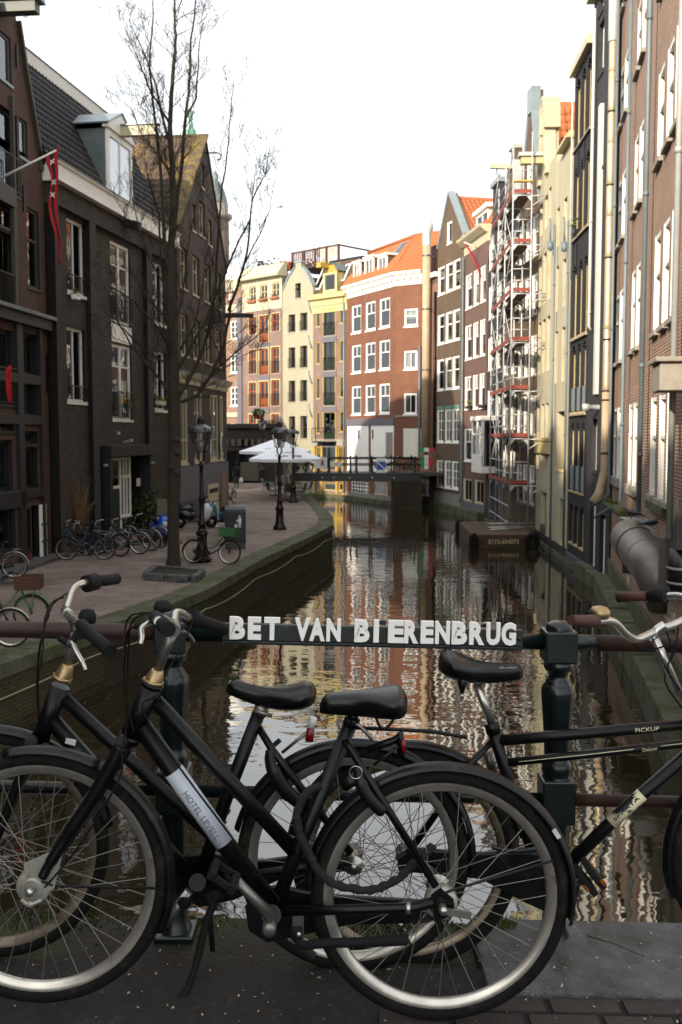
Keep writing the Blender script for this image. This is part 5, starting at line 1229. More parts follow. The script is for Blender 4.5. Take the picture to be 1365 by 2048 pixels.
obj('roof', mb, MAT['tile_orange'], r)
upr = Vector((m_-F.L, 0, pk[1]-.4-zsh)); tiles(r, 'roof_tiling', (F.L, .5, zsh-.08), (0,1,0), upr, 7.5, upr.length, MAT['tile_orange'], tw=.30, tl=.42)
# two cream houses
F = Fac(on_dark(1072.5), on_dark(1105)); H = lambda a, b, c, d: hole(F, a, b, c, d)
wcm = ST(frame='render_ochre', fw=.06, ft=.10, rec=.16, bars=V2, sill=None, cur=.2)
cols = ((1075, 1081, 740), (1084, 1090, 740), (1092.5, 1099, 740)); ws = []
for (rf, a, b) in ((1087, 510, 608), (1087, 640, 745), (1086, 808, 940)):
    for h in cols_rows(F, cols, [(rf, a, b)]): ws.append((h, wcm))
for (a, b, c, d) in ((1080, 1086, 408, 470), (1090, 1096, 392, 455), (1098, 1103, 376, 440)): ws.append((H(a, b, c, d), wcm))
ws.append((H(1082, 1093, 984, 1072), dict(wcm, frame='render_ochre')))
zt = F.uz(1088, 203)[1]; z1 = F.uz(1100, 232)[1]; z2 = F.uz(1105, 320)[1]; m_ = F.uz(1091, 215)[0]
polys = [rect(0, F.L, 0, z2)]; nb = 6
for i in range(nb):
    a, b = i/nb, (i+1)/nb; wd_ = lambda q: m_*(1-.52*math.sin(q*math.pi/2)); polys.append([(m_-wd_(a), z2+(z1-z2)*a), (m_+wd_(a), z2+(z1-z2)*a), (m_+wd_(b), z2+(z1-z2)*b), (m_-wd_(b), z2+(z1-z2)*b)])
for i in range(5):
    f_ = lambda q: m_*.46*math.sqrt(max(0, 1-q*q)); a, b = i/5.2, (i+1)/5.2; polys.append([(m_-f_(a), z1+(zt-z1)*a), (m_+f_(a), z1+(zt-z1)*a), (m_+f_(b), z1+(zt-z1)*b), (m_-f_(b), z1+(zt-z1)*b)])
r = house('bell_gable_house', 'tall cream house with curved bell gable and hoist beam, right of the scaffold', F, [9]+[.5]*(len(polys)-1), polys, 'render_pale', ws, rv=.3)
mb = MB()
for s in (-1, 1):
    pts = [(m_+s*wd_(i/nb)*1.0, .1, z2+(z1-z2)*i/nb) for i in range(nb+1)]
    for a, b in zip(pts, pts[1:]): mb.bar(a, b, .16, .55, up=(0,1,0))
    mb.box(m_+s*m_*.52-.25, m_+s*m_*.52+.25, -.15, .55, z1-.3, z1+.12); mb.box(m_+s*m_*1.0-.28, m_+s*m_*1.0+.28, -.15, .55, z2-.3, z2+.15)
pts = [(m_+f_(q)*(1 if q2 > 0 else -1), .2, z1+(zt-z1)*q) for q, q2 in [(i/5.2, -1) for i in range(6)] + [(i/5.2, 1) for i in range(5, -1, -1)]]
for a, b in zip(pts, pts[1:]): mb.bar(a, b, .16, .75, up=(0,1,0))
obj('gable_moulding', mb, MAT['render_pale'], r)
zh = F.uz(1065, 278, -1)[1]; obj('hoist_beam', MB().box(m_-.2, m_+.2, -1.05, .02, zh-.15, zh+.15), MAT['yellow_pale'], r); obj('hoist_cover', MB().prism([(m_-.3, zh+.155), (m_+.3, zh+.155), (m_+.15, zh+.36), (m_-.15, zh+.36)], -1.15, 0), MAT['zinc_pale'], r)
z = F.uz(1088, 866)[1]; obj('string_course', MB().box(.02, F.L-.05, -.1, .0, z-.9, z-.35).box(.02, F.L-.05, -.15, .0, z-.35, z-.2), MAT['render_cream'], r, bev=.01)
obj('wall_vent', MB().box(F.u(1081, 1065), F.u(1091, 1065), -.03, .31, F.uz(1086, 1072)[1], F.uz(1086, 1050)[1]), MAT['steel_dull'], r)
obj('base', MB().box(0, F.L, -.05, -.003, -.5, .55), MAT['tar_paint'], r)
rz = zt-.6; upv_ = Vector((-.0, 2.6, 4.4))
# tiled roof seen behind the cream gables
mb = MB(); x0, x1 = m_, F.L+3.9; q0 = F.uz(1130, 300, 2.0)[1]; q1 = F.uz(1120, 192, 4.6)[1]
rr = thing('tiled_roof', 'bright orange pantile roof with a dark tiled foot behind the cream gables', 'roof', M=F.M @ Matrix.Translation((x0, 2.0, 0)))
mb.hexa([(0,0,2),(x1-x0,0,2),(x1-x0,6,2),(0,6,2),(0,0,q0-.1),(x1-x0,0,q0-.1),(x1-x0,6,q0-.1),(0,6,q0-.1)]).add([(0,0,q0-.1),(x1-x0,0,q0-.1),(x1-x0,2.6,q1),(0,2.6,q1),(0,6,q0-.1),(x1-x0,6,q0-.1)], [(0,1,2,3),(3,2,5,4),(0,3,4),(1,5,2)]); obj('attic', mb, MAT['tar_paint'], rr)
vv = Vector((0,2.6,q1-q0+.1)); L_ = vv.length; vn = vv.normalized()
tiles(rr, 'dark_tiling', (0,-.02,q0-.08), (1,0,0), vv, x1-x0, L_*.47, MAT['tile_black'], tw=.36, tl=.52, single=60, hl=.04)
tiles(rr, 'orange_tiling', Vector((0,-.02,q0-.08))+vn*L_*.5, (1,0,0), vv, x1-x0, L_*.5, MAT['tile_orange'], tw=.36, tl=.62, single=60, hl=.04)
obj('ridge', MB().tube([(0,2.6,q1+.05),(x1-x0,2.6,q1+.05)], .14, 8), MAT['tile_orange'], rr)
F = Fac(on_dark(1106), on_dark(1136)); H = lambda a, b, c, d: hole(F, a, b, c, d)
cols = ((1109, 1114.5, 760), (1122.5, 1129, 760)); ws = []
for (rf, a, b) in ((1118, 415, 490), (1118, 530, 620), (1118, 660, 765)):
    for h in cols_rows(F, cols, [(rf, a, b)]): ws.append((h, wcm))
ws += [(H(1114, 1128.5, 823, 940), ST(frame='render_ochre', fw=.10, ft=.12, rec=.22, bars=[('v', .45, 0, 1, .1), ('h', .6, 0, .45, .05)], sill='render_cream', cur=.3)), (H(1119.5, 1128, 997, 1090), dict(wcm, rec=.25))]
zt = F.uz(1131, 302)[1]
r = house('plain_cream_house', 'plain cream rendered house with flat cornice, between the bell gable and the black house', F, 8, [rect(0, F.L, 0, zt)], 'render_pale', ws, rv=.4)
obj('cornice', MB().box(F.L*.35, F.L+.05, -.28, .3, zt, zt+.14).box(F.L*.38, F.L+.02, -.18, .25, zt+.14, zt+.26), MAT['yellow_pale'], r, bev=.01)
obj('base', MB().box(0, F.L, -.05, -.003, -.5, .55), MAT['tar_paint'], r)
# black arched-window house and its slate neighbour
F = Fac(on_dark(1137), on_dark(1171)); H = lambda a, b, c, d: hole(F, a, b, c, d)
wa = ST(frame='render_ochre', fw=.10, ft=.13, rec=.10, bars=[('h', .5, 0, 1, .05)], sill='render_ochre', cur=.2)
rows_ = [(1160, 170, 286), (1160, 343, 466), (1158, 541, 671), (1156.5, 705, 824), (1155, 862, 984)]
cols = ((1140.5, 1148.5, 870), (1151.5, 1159, 870), (1162, 1169.5, 870)); ws = []; ex = []
for rw_ in rows_:
    for h in cols_rows(F, cols, [rw_]): ws.append((h, wa)); ex += arch(h, .32, 8)[1:]
for h in cols_rows(F, ((1139.5, 1145.5, 1050), (1149, 1155.5, 1050), (1160, 1167.5, 1050)), [(1152, 1024, 1090)]): ws.append((h, wa)); ex += arch(h, .25, 8)[1:]
zt = F.uz(1150, 158)[1]
r = house('black_arched_house', 'black brick warehouse with rows of small arched windows in cream frames', F, 9, [rect(0, F.L, -.5, zt)], 'brick_black', ws, extra_holes=ex, rv=.22)
for h, s in ws:                                   # dark infill behind each arch head
    obj('arch_infill', MB().box(h[0]-.05, h[1]+.05, .12, .2, h[3]-.01, h[3]+.45), MAT['tar_paint'], r)
obj('cornice', MB().box(-.05, F.L+.02, -.22, .2, zt, zt+.3), MAT['cream_paint'], r, bev=.01)
for rw_ in rows_[:4]:
    z = F.uz(rw_[0], rw_[2])[1]; obj('sill_band', MB().box(.1, F.L-.05, -.09, -.002, z-.13, z-.075), MAT['stone_trim'], r)
for h, s in ws[12:15] + ws[9:12]:
    obj('lower_panel', MB().box(h[0]+.02, h[1]-.02, .02, .10, h[2]+.05, h[2]+(h[3]-h[2])*.42), MAT['zinc'], r)
for px, py in ((1158, 325), (1170, 308), (1155, 510)):
    u_, z = F.uz(px, py); obj('wall_anchor', MB().box(u_-.03, u_+.03, -.05, .0, z-.45, z+.45), MAT['iron_black'], r)
planter('small pot with yellow green leaves on a high sill of the black arched house', F, 1150, 460, -.12, .5, 'leaf_light', 'black_paint', 30, .4)
obj('base', MB().box(0, F.L, -.10, -.003, -.5, F.uz(1150, 1112)[1]), MAT['plaster_dkgrey'], r)
F = Fac(on_dark(1171.5), on_dark(1221.5)); H = lambda a, b, c, d: hole(F, a, b, c, d)
wv = ST(frame='white_paint', fw=.10, ft=.13, rec=.14, bars=[('h', .45, 0, 1, .06)], sill='brick_slate', sh=.12, cur=.2)
ws = [(H(a, b, c, d), wv) for a, b, c, d in ((1199.5, 1209, -110, 20), (1198, 1208.5, 44, 144), (1197, 1207, 240, 337), (1191, 1201.5, 427, 539), (1189, 1199, 630, 735), (1184.5, 1194, 838, 941))]
ws += [(H(1180, 1190.5, 1004, 1130), ST(frame='timber_dark', fw=.08, ft=.12, rec=.3, bars=[], sill=None, cur=0)), (H(1199, 1210, 1030, 1148), ST(frame='timber_dark', fw=.08, ft=.12, rec=.3, bars=[], sill=None, cur=0))]
zt = F.uz(1195, 15)[1]+.3
r = house('slate_brick_house', 'slate grey brick house with single white sash windows beside the steel flue', F, 9, [rect(0, F.L, -.5, zt)], 'brick_slate', ws, rv=.45)
obj('cornice', MB().box(0, F.L+.02, -.28, .2, zt, zt+.35), MAT['cream_paint'], r, bev=.01)
for h, s in ws[-2:]: obj('white_jamb', MB().box(h[1]-.05, h[1]+.03, -.03, .02, h[2], h[3]-.1), MAT['white_paint'], r)
u_, z = F.uz(1193, 815, -.1); obj('vent_spout', MB().lathe([(0,-.55),(.13,-.55),(.13,-.35),(.09,-.33),(.09,0)], 10, (u_, 0, z), 'y'), MAT['zinc_pale'], r)
obj('white_strip', MB().box(F.u(1201, 400)-.0, F.u(1201, 400)+.34, -.12, -.002, F.uz(1203, 787)[1], F.uz(1213, 200)[1]), MAT['pipe_white'], r)
obj('base', MB().box(0, F.L, -.14, -.003, -.5, F.uz(1195, 1150)[1]), MAT['granite_moss'], r, bev=.03)
FD = F
# ---- near brick fronts
FN = Fac(on_near(1222.5), on_near(1296.5)); FN2 = Fac(on_near(1297), on_near(1470))
wz = lambda s=1: ST(frame='white_paint', fw=.10, ft=.20, rec=.012, bars=SASH, sill='stone_trim', sh=.09, cur=.4, sw=.10)
zrows = ((3.66, 5.72), (7.04, 9.08), (10.5, 12.4), (13.95, 15.65), (17.3, 19.0))
ws = []
for (a, b) in ((1226, 1232), (1234.3, 1240.3), (1257, 1263.3), (1266.3, 1273.3)):
    for (z0, z1) in zrows: ws.append(((FN.u(a, 900), FN.u(b, 900), z0, z1), wz()))
ws.append((hole(FN, 1255, 1259, 1150, 1190), dict(wz(), frame='cream_paint')))
r = house('brown_brick_house', 'brown brick house with pairs of narrow white windows between grey rain pipes', FN, 8, [rect(0, FN.L, -.5, 20.8)], 'brick_right', ws, rev='white_paint')
obj('wall_base', MB().box(0, FN.L, -.08, -.003, -.5, 1.1), MAT['granite_moss'], r, bev=.03)
for (a, b) in ((1225, 1241.5), (1255.5, 1275)): obj('sill_band', MB().box(FN.u(a, 950), FN.u(b, 950), -.10, -.003, zrows[0][0]-.22, zrows[0][0]-.095), MAT['stone_trim'], r)
ws = []
for (a, b) in ((1308.5, 1318), (1325, 1335.5), (1341, 1353)):
    for (z0, z1) in zrows: ws.append(((FN2.u(a-7, 880), FN2.u(b-6, 880), z0, z1), wz()))
ws += [(hole(FN2, 1300, 1312, 1160, 1205), dict(wz(), frame='cream_paint')), (hole(FN2, 1337, 1352, 1150, 1240), dict(wz(), frame='cream_paint'))]
r2 = house('corner_brick_house', 'reddish brick house with tall white windows at the right edge of the photo', FN2, 8, [rect(0, FN2.L, -.5, 20.6)], 'brick_right', ws, rev='white_paint')
obj('wall_base', MB().box(0, FN2.L, -.08, -.003, -.5, 1.1), MAT['granite_moss'], r2, bev=.03)
obj('sill_band', MB().box(FN2.u(1303, 990), FN2.u(1338, 990), -.12, -.003, zrows[0][0]-.25, zrows[0][0]-.095), MAT['granite_moss'], r2)
hb0 = FN2.uz(1350, 745, -.3)
# rain pipes and flues
def pipe_at(label, F, px, pyb, zt, r_, m, y=-.14, joints=(), tail=None, pyr=870):
    u_ = F.u(px, pyr, y); zb = F.uz(px, pyb, y)[1]; pts = [F.w(u_, y, zt), F.w(u_, y, zb)]
    if tail: pts += [F.w(u_+tail[0], y+tail[1], zb+tail[2])]
    return downpipe(label, pts, r_, m, joints, group='rain pipes on the right bank')
pipe_at('slim white pipe at the left edge of the black arched house', Fac(on_dark(1106), on_dark(1136)), 1134, 560, 18.6, .03, 'pipe_white', -.12, (16, 13))
pipe_at('grey rain pipe with hopper between the two cream houses', Fac(on_dark(1072.5), on_dark(1105)), 1104, 1120, 13.4, .042, 'pipe_grey', -.16, (11, 8, 5, 2.5))
pipe_at('grey rain pipe with hopper at the right end of the plain cream house', Fac(on_dark(1106), on_dark(1136)), 1131, 1115, 12.9, .042, 'pipe_grey', -.16, (11, 8, 5, 2.5))
for F_, px, py, lb in ((Fac(on_dark(1072.5), on_dark(1105)), 1102, 490, 'left'), (Fac(on_dark(1106), on_dark(1136)), 1130, 492, 'right')):
    u_, z = F_.uz(px, py, -.16); P = F_.w(u_, -.18, z); t = thing('rain_hopper', 'grey rain hopper box on the cream fronts, %s one' % lb, 'rain hopper', P, group='rain hoppers')
    obj('hopper', MB().lathe([(.0,-.22),(.06,-.22),(.12,-.16),(.12,.15),(.0,.15)], 10), MAT['pipe_grey'], t); obj('spout', MB().tube([(0,0,.15),(0,.0,.9),(0,.15,1.1)], .035, 8), MAT['pipe_grey'], t)
pipe_at('white rain pipe between the black arched house and the slate house', FD, 1174, 655, 18.8, .05, 'pipe_white', -.16, (15, 12, 9), (-.05, .1, -.15))
p1 = pipe_at('grey rain pipe beside the steel flue, bent outwards at its foot', FN, 1219.5, 990, 18.9, .038, 'pipe_grey', -.22, (15, 11.5, 8), (-.3, -.5, -.42), 900)
pipe_at('second grey rain pipe, between the pairs of white windows, bent at its foot', FN, 1243.7, 1004, 21, .045, 'pipe_grey', -.2, (17.5, 13, 9.3, 5.2), (-.25, -.62, -.45), 900)
pipe_at('third grey rain pipe, right of the second pair of white windows', FN, 1281, 1030, 21, .050, 'pipe_grey', -.2, (18, 13.6, 10, 6.4, 4.5), None, 880)
pipe_at('thick pale rain pipe at the right edge of the photo', FN2, 1343.5, 1080, 21, .056, 'zinc_pale', -.2, (9.6, 13), None, 880)
u_, z = FN2.uz(1350, 722, -.25); P = FN2.w(u_, -.2, z-.25)
t = thing('gutter_box', 'pale stone gutter box jutting out at the right edge of the photo', 'gutter box', M=Matrix.Translation(P) @ FN2.M.to_3x3().to_4x4())
obj('box', MB().box(-.35, .55, -.35, .19, -.25, .2).box(-.45, .65, -.42, .195, .2, .28), MAT['stone_trim'], t, bev=.02)
# big flue of the slate house: steel above, beige below
u_ = FD.u(1211, 870, -.3); Pt = FD.w(u_, -.30, 0); zb = FD.uz(1211, 1000, -.3)[1]; z_ = lambda py: FD.uz(1213, py, -.3)[1]
t = thing('steel_flue', 'big round steel flue with rusty joints, beige in its lower part', 'flue', (Pt.x, Pt.y, zb))
segs = [(z_(782), z_(630)), (z_(660)-.0, z_(515)), (z_(520), z_(380)), (z_(380), z_(235)), (z_(240), z_(108))]
tops = [z_(y) for y in (782, 660, 520, 440, 380, 300, 240, 165, 108)]
for i, (a, b) in enumerate(zip(tops, tops[1:])):
    obj('pipe_section', MB().lathe([(.105, a-zb), (.125, a-zb+.03), (.115, a-zb+.2), (.115, b-zb-.02), (.105, b-zb)], 18), MAT['flue_steel'], t)
    if i % 2 == 0: obj('clamp', MB().lathe([(.118, a-zb-.03), (.130, a-zb-.02), (.130, a-zb+.02), (.118, a-zb+.03)], 18), MAT['rail_rust'], t)
obj('upper_pipe', MB().lathe([(.135, tops[-1]-zb), (.15, tops[-1]-zb+.05), (.15, tops[-1]-zb+2.6), (.0, tops[-1]-zb+2.6)], 18), MAT['zinc_pale'], t)
obj('lower_pipe', MB().tube([(0,0,tops[0]-zb), (0,0,.9), (-.15,-.05,.2), (-.35,-.10,-.1)], [.12,.12,.14,.16], 16), MAT['flue_beige'], t)
for z in (1.4, 3.0, 4.8): obj('clamp', MB().lathe([(.118, z-.03), (.132, z-.02), (.132, z+.02), (.118, z+.03)], 18), MAT['rail_rust'], t)
# mossy beam and the duct with its hanging plates
m0 = FN.w(FN.u(1214, 1005, -.35), -.35, FN.uz(1214, 1006, -.35)[1]); m1 = FN.w(FN.u(1250, 1040, -.35), -.35, FN.uz(1250, 1030, -.35)[1])
t = thing('mossy_pipe', 'mossy horizontal drain pipe under the bent rain pipes', 'pipe', m0)
pts = [m0 + (m1-m0)*(i/8) for i in range(9)]
obj('pipe', MB().tube([p-m0 for p in pts], .11, 10), MAT['moss'], t)
mb = MB()
for i in range(160):
    k = R.random()*.55; c = (m1-m0)*k + Vector((R.uniform(-.08,.08), R.uniform(-.08,.08), R.uniform(.02,.14))); d = Vector((R.uniform(-1,1),R.uniform(-1,1),R.uniform(-.3,1)))*.05; e = d.orthogonal()*.6; mb.add([c-d,c+e,c+d,c-e],[(0,1,2,3)])
obj('moss_tuft', mb, MAT['moss'], t)
Y0, Y1 = 20.5, 17.6
da = ony(1262, 1078, 21.2); db = ony(1312, 1140, 18.6)
t = thing('ventilation_duct', 'big dull steel ventilation duct slanting down beside the brick wall', 'duct', db)
k = (da-db)
obj('duct', MB().tube([k*1.04, k*.75, k*.45, k*.2, Vector((0,0,0)), Vector((.1,-.5,-.5))], .42, 20), MAT['duct_steel'], t)
obj('clamp', MB().tube([k*.70-k.normalized()*.02, k*.70+k.normalized()*.02], .435, 20), MAT['rail_rust'], t)
obj('seam', MB().tube([k*.30-k.normalized()*.015, k*.30+k.normalized()*.015], .428, 20), MAT['duct_steel'], t)
def plate(name, label, px0, px1, y0, y1, Y, m, th=.03, ang=0):
    a, b, c = ony(px0, y1, Y), ony(px1, y1, Y), ony(px0, y0, Y)
    o = obj(name, MB().box(0, (b-a).length, 0, th, 0, c.z-a.z), MAT[m], None, Matrix.Translation(a) @ Matrix.Rotation(ang, 4, 'Z'), bev=.005); return tag(o, label, 'panel')
plate('duct_plate', 'grey square metal plate hanging under the left of the slanting duct', 1245, 1300, 1098, 1147, 21.0, 'duct_steel')
plate('duct_end_plate', 'tall grey metal plate at the lower right end of the slanting duct', 1317, 1342, 1076, 1172, 17.0, 'duct_steel')
pp = ony(1280, 1040, 20.3)
tp = thing('duct_shelf', 'flat grey cover plate on top of the slanting duct under the pigeons', 'cover', da + Vector((0,0,.42)))
obj('plate', MB().hexa([(-.15,.4,0),(.55,.4,-.05),(.75,-1.3,-.3),(.05,-1.3,-.25),(-.15,.4,.03),(.55,.4,-.02),(.75,-1.3,-.27),(.05,-1.3,-.22)]), MAT['zinc'], tp)
# dark hood unit at the edge
hx = ony(1373, 1075, 16.8)
t = thing('exhaust_hood', 'dark cylindrical exhaust unit with a bright metal hood at the right edge', 'exhaust unit', ony(1373, 1190, 16.8)); s = FPX/16.8
obj('drum', MB().lathe([(0,0),(34/s,0),(38/s,20/s),(38/s,95/s),(0,95/s)], 18), MAT['scoot_black'], t)
obj('hood', MB().hexa([(-.28,-.3,.80),(.3,-.3,.80),(.3,.3,.80),(-.28,.3,.80),(-.28,-.3,1.38),(.3,-.3,1.38),(.3,.3,1.62),(-.1,.3,1.62)]), MAT['duct_steel'], t, bev=.01)
for z in (.2, .45): obj('cable', MB().lathe([(39/s,z),(40.5/s,z+.02),(39/s,z+.04)], 18), MAT['zinc_pale'], t)
# mossy concrete ledge along the foot of the right bank
lp = [on_near(1420), on_near(1303), on_near(1223), on_dark(1172), on_dark(1137), on_dark(1072), N3, N2, N1, N0]
lo = Vector((lp[0][0], lp[0][1], 0)); lt = thing('ledge', 'mossy stone ledge at the water line along the right bank', 'ledge', lo)
for i in range(len(lp)-1):
    a, b = Vector(lp[i]), Vector(lp[i+1]); d = (b-a).normalized(); nrm = Vector((-d.y, d.x)); L = (b-a).length; nseg = max(1, int(L/1.6))
    w_ = .50 if i < 2 else .38 if i == 2 else .12 if i < 6 else .45
    h_ = .62 if i < 2 else .50 if i == 2 else .22 if i < 6 else .5
    for k in range(nseg):
        p, q = a + d*(L*k/nseg + .01), a + d*(L*(k+1)/nseg - .01); hh = h_*R.uniform(.92, 1.06); ww = w_*R.uniform(.95, 1.05)
        P4 = [p, p+nrm*ww, q+nrm*ww, q]
        P4 = [Vector((v.x, v.y))-Vector((lo.x, lo.y)) for v in (q, q+nrm*ww, p+nrm*ww, p)]
        obj('ledge_block', MB().hexa([(v.x, v.y, -.6) for v in P4] + [(v.x, v.y, hh) for v in P4]), MAT['granite_moss' if i != 99 else 'moss'], lt, bev=.03)
# two pigeons
def pigeon(label, P, rz, tilt):
    t = thing('pigeon', label, 'pigeon', P, rz, group='pigeons on the duct')
    mb = MB(); mb.tube([(-.17,0,.10),(-.12,0,.115),(-.05,0,.12),(.03,0,.13),(.09,0,.16),(.115,0,.205),(.13,0,.225),(.155,0,.222)], [.012,.035,.06,.062,.042,.026,.026,.008], 8)
    obj('body', mb, MAT['pigeon'], t)
    obj('wing', MB().tube([(-.2,.05,.10),(-.08,.062,.13),(.04,.055,.14),(.08,.04,.14)], [.008,.03,.035,.01], 6, flat=.4), MAT['pigeon_dark'], t); obj('wing', MB().tube([(-.2,-.05,.10),(-.08,-.062,.13),(.04,-.055,.14),(.08,-.04,.14)], [.008,.03,.035,.01], 6, flat=.4), MAT['pigeon_dark'], t)
    obj('tail', MB().hexa([(-.30,-.035,.07),(-.14,-.025,.09),(-.14,.025,.09),(-.30,.035,.07),(-.30,-.035,.08),(-.14,-.025,.115),(-.14,.025,.115),(-.30,.035,.08)]), MAT['pigeon_dark'], t)
    for s in (-.02,.02): obj('leg', MB().tube([(0,s,.08),(.01,s,.0),(.05,s,.0)], .005, 5), MAT['reflector_red'], t)
    obj('beak', MB().tube([(.15,0,.222),(.175,0,.215)], [.008,.002], 5), MAT['iron_black'], t)
pigeon('dark pigeon perched on the duct cover, the left one', ony(1264, 1038, 20.9), 2.5, 0)
pigeon('pale winged pigeon perched on the duct cover, the right one', ony(1304, 1058, 19.9), -.2, 0)
# round restaurant board with stripe board above
F = Fac(N0, N1); P = F.w(F.L*1.02, -.75, F.uz(868, 925, -.6)[1])
t = thing('restaurant_sign', 'round green white and red restaurant sign under a small striped board', 'sign', P)
def disc(a0, a1, x0, x1, r_, m, y):
    pts = [(max(x0, min(x1, r_*math.cos(a))), r_*math.sin(a)) for a in [i*math.pi/16 for i in range(32)]]; o = obj('field', MB().prism(pts[::-1], y, y+.03), MAT[m], t); return o
disc(0,0,-.42,-.141,.42,'sign_green',0); disc(0,0,.141,.42,.42,'sign_red',0)
obj('field', MB().box(-.14,.14,-.01,.03,-.47,.47), MAT['sign_white'], t)
for k, w_ in enumerate(('PIZZA', '&', 'PASTA')): obj('lettering', text_mb(w_, .09, .004, width=.22 if k != 1 else None), MAT['print_black'], t, Matrix.Translation((0,-.011,.18-.17*k)))
for k, m_ in enumerate(('sign_green', 'sign_white', 'sign_red')): obj('stripe', MB().box(-.5+.334*k, -.17+.334*k, 0, .05, .68, .95), MAT[m_], t)
obj('bracket', MB().box(-.03,.03,.031,.06,-.3,.95).box(-.03,.03,.031,.7,.9,.95), MAT['iron_black'], t)
# ================================================================ barge and scaffold
bz0 = .60
ba, bb = onz(946, 1070, bz0), onz(1068, 1069, bz0); bc = onz(918, 1043, bz0)
bd = Vector((bb.x, bb.y, 0)) - Vector((ba.x, ba.y, 0)); bl = Vector((bc.x-ba.x, bc.y-ba.y, 0))
t = thing('work_barge', 'flat brown work barge carrying the scaffold', 'barge', (ba.x, ba.y, 0)); bw = bd.length
P4 = [(0,0), (bd.x, bd.y), (bd.x+bl.x, bd.y+bl.y), (bl.x, bl.y)]
obj('hull', MB().hexa([(x*.98, y, -.4) for x, y in P4] + [(x, y, bz0-.06) for x, y in P4]), MAT['barge'], t, bev=.03)
obj('rubbing_strake', MB().hexa([(x, y-.05, bz0-.2) for x, y in P4] + [(x, y-.05, bz0-.13) for x, y in P4]), MAT['barge_deck'], t)
npl = 13
for i in range(npl):
    a, b = i/npl, (i+1)/npl-.004; q = lambda s, r_: (bl.x*s+bd.x*r_, bl.y*s+bd.y*r_); z = bz0-.055+R.uniform(0,.01)
    Q = [q(a,0), q(a,1), q(b,1), q(b,0)]; obj('deck_plank', MB().hexa([(x,y,z) for x,y in Q]+[(x,y,z+.05) for x,y in Q]), MAT['barge_deck'], t)
for i in range(12):
    x = bd.x*(i+.5)/12; y = bd.y*(i+.5)/12; obj('rib', MB().box(x-.035, x+.035, y-.035, y, .02, bz0-.2), MAT['barge'], t)
for px, py in ((948, 1078), (1065, 1082), (919, 1052)):
    c = ony(px, py, {948: ba.y-.12, 1065: bb.y-.12, 919: bc.y-.1}[px]); c.z = .30
    obj('tyre_fender', MB().tube([(c.x-ba.x+.10*math.cos(a)*(2.2 if px > 1000 else 1.0), c.y-ba.y, c.z+.30*math.sin(a)) for a in [i*math.pi/8 for i in range(16)]], .12, 8, closed=True), MAT['rubber'], t)
tx = text_mb('0172-604073', .20, .006, .02, width=bw*.5); obj('lettering', tx, MAT['chalk'], t, Matrix.Translation((bd.x*.5, bd.y*.5-.058, .30)) @ Matrix.Rotation(math.atan2(bd.y, bd.x), 4, 'Z'))
# scaffold
so = Vector((7.60, 44.9)); sd_ = Vector((.30, 8.3)).normalized(); sn = Vector((sd_.y, -sd_.x))
sc = thing('scaffold', 'tall tube scaffold with red toe boards standing on the barge', 'scaffold', (so.x, so.y, bz0)); zb = bz0
W2 = .82; bays = [0, 2.6, 5.2, 7.8]; lev = [15.5, 13.36, 11.22, 9.06, 6.92, 4.78, 2.66]
def SP(s, w, z): p = sd_*s + sn*w; return Vector((p.x, p.y, z-zb))
tops = [18.6, 18.4, 17.0, 15.2]
for s, tp in zip(bays, tops):
    for w in (0, W2):
        obj('standard', MB().tube([SP(s,w,zb), SP(s,w,tp-(.4 if w else 0))], .035, 6), MAT['scaf'], sc)
        obj('base_foot', MB().box(-.09,.09,-.09,.09,0,.03), MAT['steel_dull'], sc, Matrix.Translation(SP(s,w,zb)))
for k, z in enumerate(lev):
    for i, s in enumerate(bays):
        if z > tops[i]: continue
        obj('transom', MB().tube([SP(s,-.05,z-.03), SP(s,W2+.05,z-.03)], .03, 6), MAT['scaf'], sc)
        for w, sg in ((0, 1), (W2, -1)): obj('bracket', MB().prism([(0,0),(.22,0),(0,-.28)], -.012, .012), MAT['scaf'], sc, Matrix.Translation(SP(s, w, z-.06)) @ Matrix.Rotation(math.atan2(sn.y, sn.x) + (0 if sg > 0 else math.pi), 4, 'Z'))
        obj('outrigger', MB().tube([SP(s,W2,z-.06), SP(s,W2+.75,z-.02)], .025, 5).tube([SP(s,W2,z-.5), SP(s,W2+.7,z-.05)], .022, 5), MAT['scaf'], sc)
    for i in range(3):
        a, b = bays[i], bays[i+1]
        if z > tops[i+1] + .3: continue
        for j in range(3): p = [SP(a+.03, .06+.25*j, z), SP(b-.03, .06+.25*j, z), SP(b-.03, .06+.25*j+.235, z), SP(a+.03, .06+.25*j+.235, z)]; obj('plank', MB().hexa([v+Vector((0,0,0)) for v in p]+[v+Vector((0,0,.05)) for v in p]), MAT['plank'], sc)
        obj('toe_board', MB().bar(SP(a+.02,-.05,z+.13), SP(b-.02,-.05,z+.13), .03, .17), MAT['toe_red'], sc)
        for h_ in (.55, 1.05): obj('guard_rail', MB().tube([SP(a,-.02,z+h_), SP(b,-.02,z+h_)], .024, 5), MAT['scaf'], sc)
        za, zb_ = (z+.1, z+2.0) if (i+k) % 2 else (z+2.0, z+.1)
        if i != 1 or k % 2: obj('brace', MB().tube([SP(a,-.04,za), SP(b,-.04,zb_)], .02, 5), MAT['scaf'], sc)
    obj('end_toe_board', MB().bar(SP(-.06,.04,z+.14), SP(-.06,W2-.04,z+.14), .03, .17), MAT['toe_red'], sc)
    for h_ in (.55, 1.05): obj('guard_rail', MB().tube([SP(-.02,0,z+h_), SP(-.02,W2,z+h_)], .024, 5), MAT['scaf'], sc)
for i in range(3):
    for h_ in (.35, 1.1): obj('guard_rail', MB().tube([SP(bays[i],-.02,zb+h_), SP(bays[i+1],-.02,zb+h_)], .024, 5), MAT['scaf'], sc)
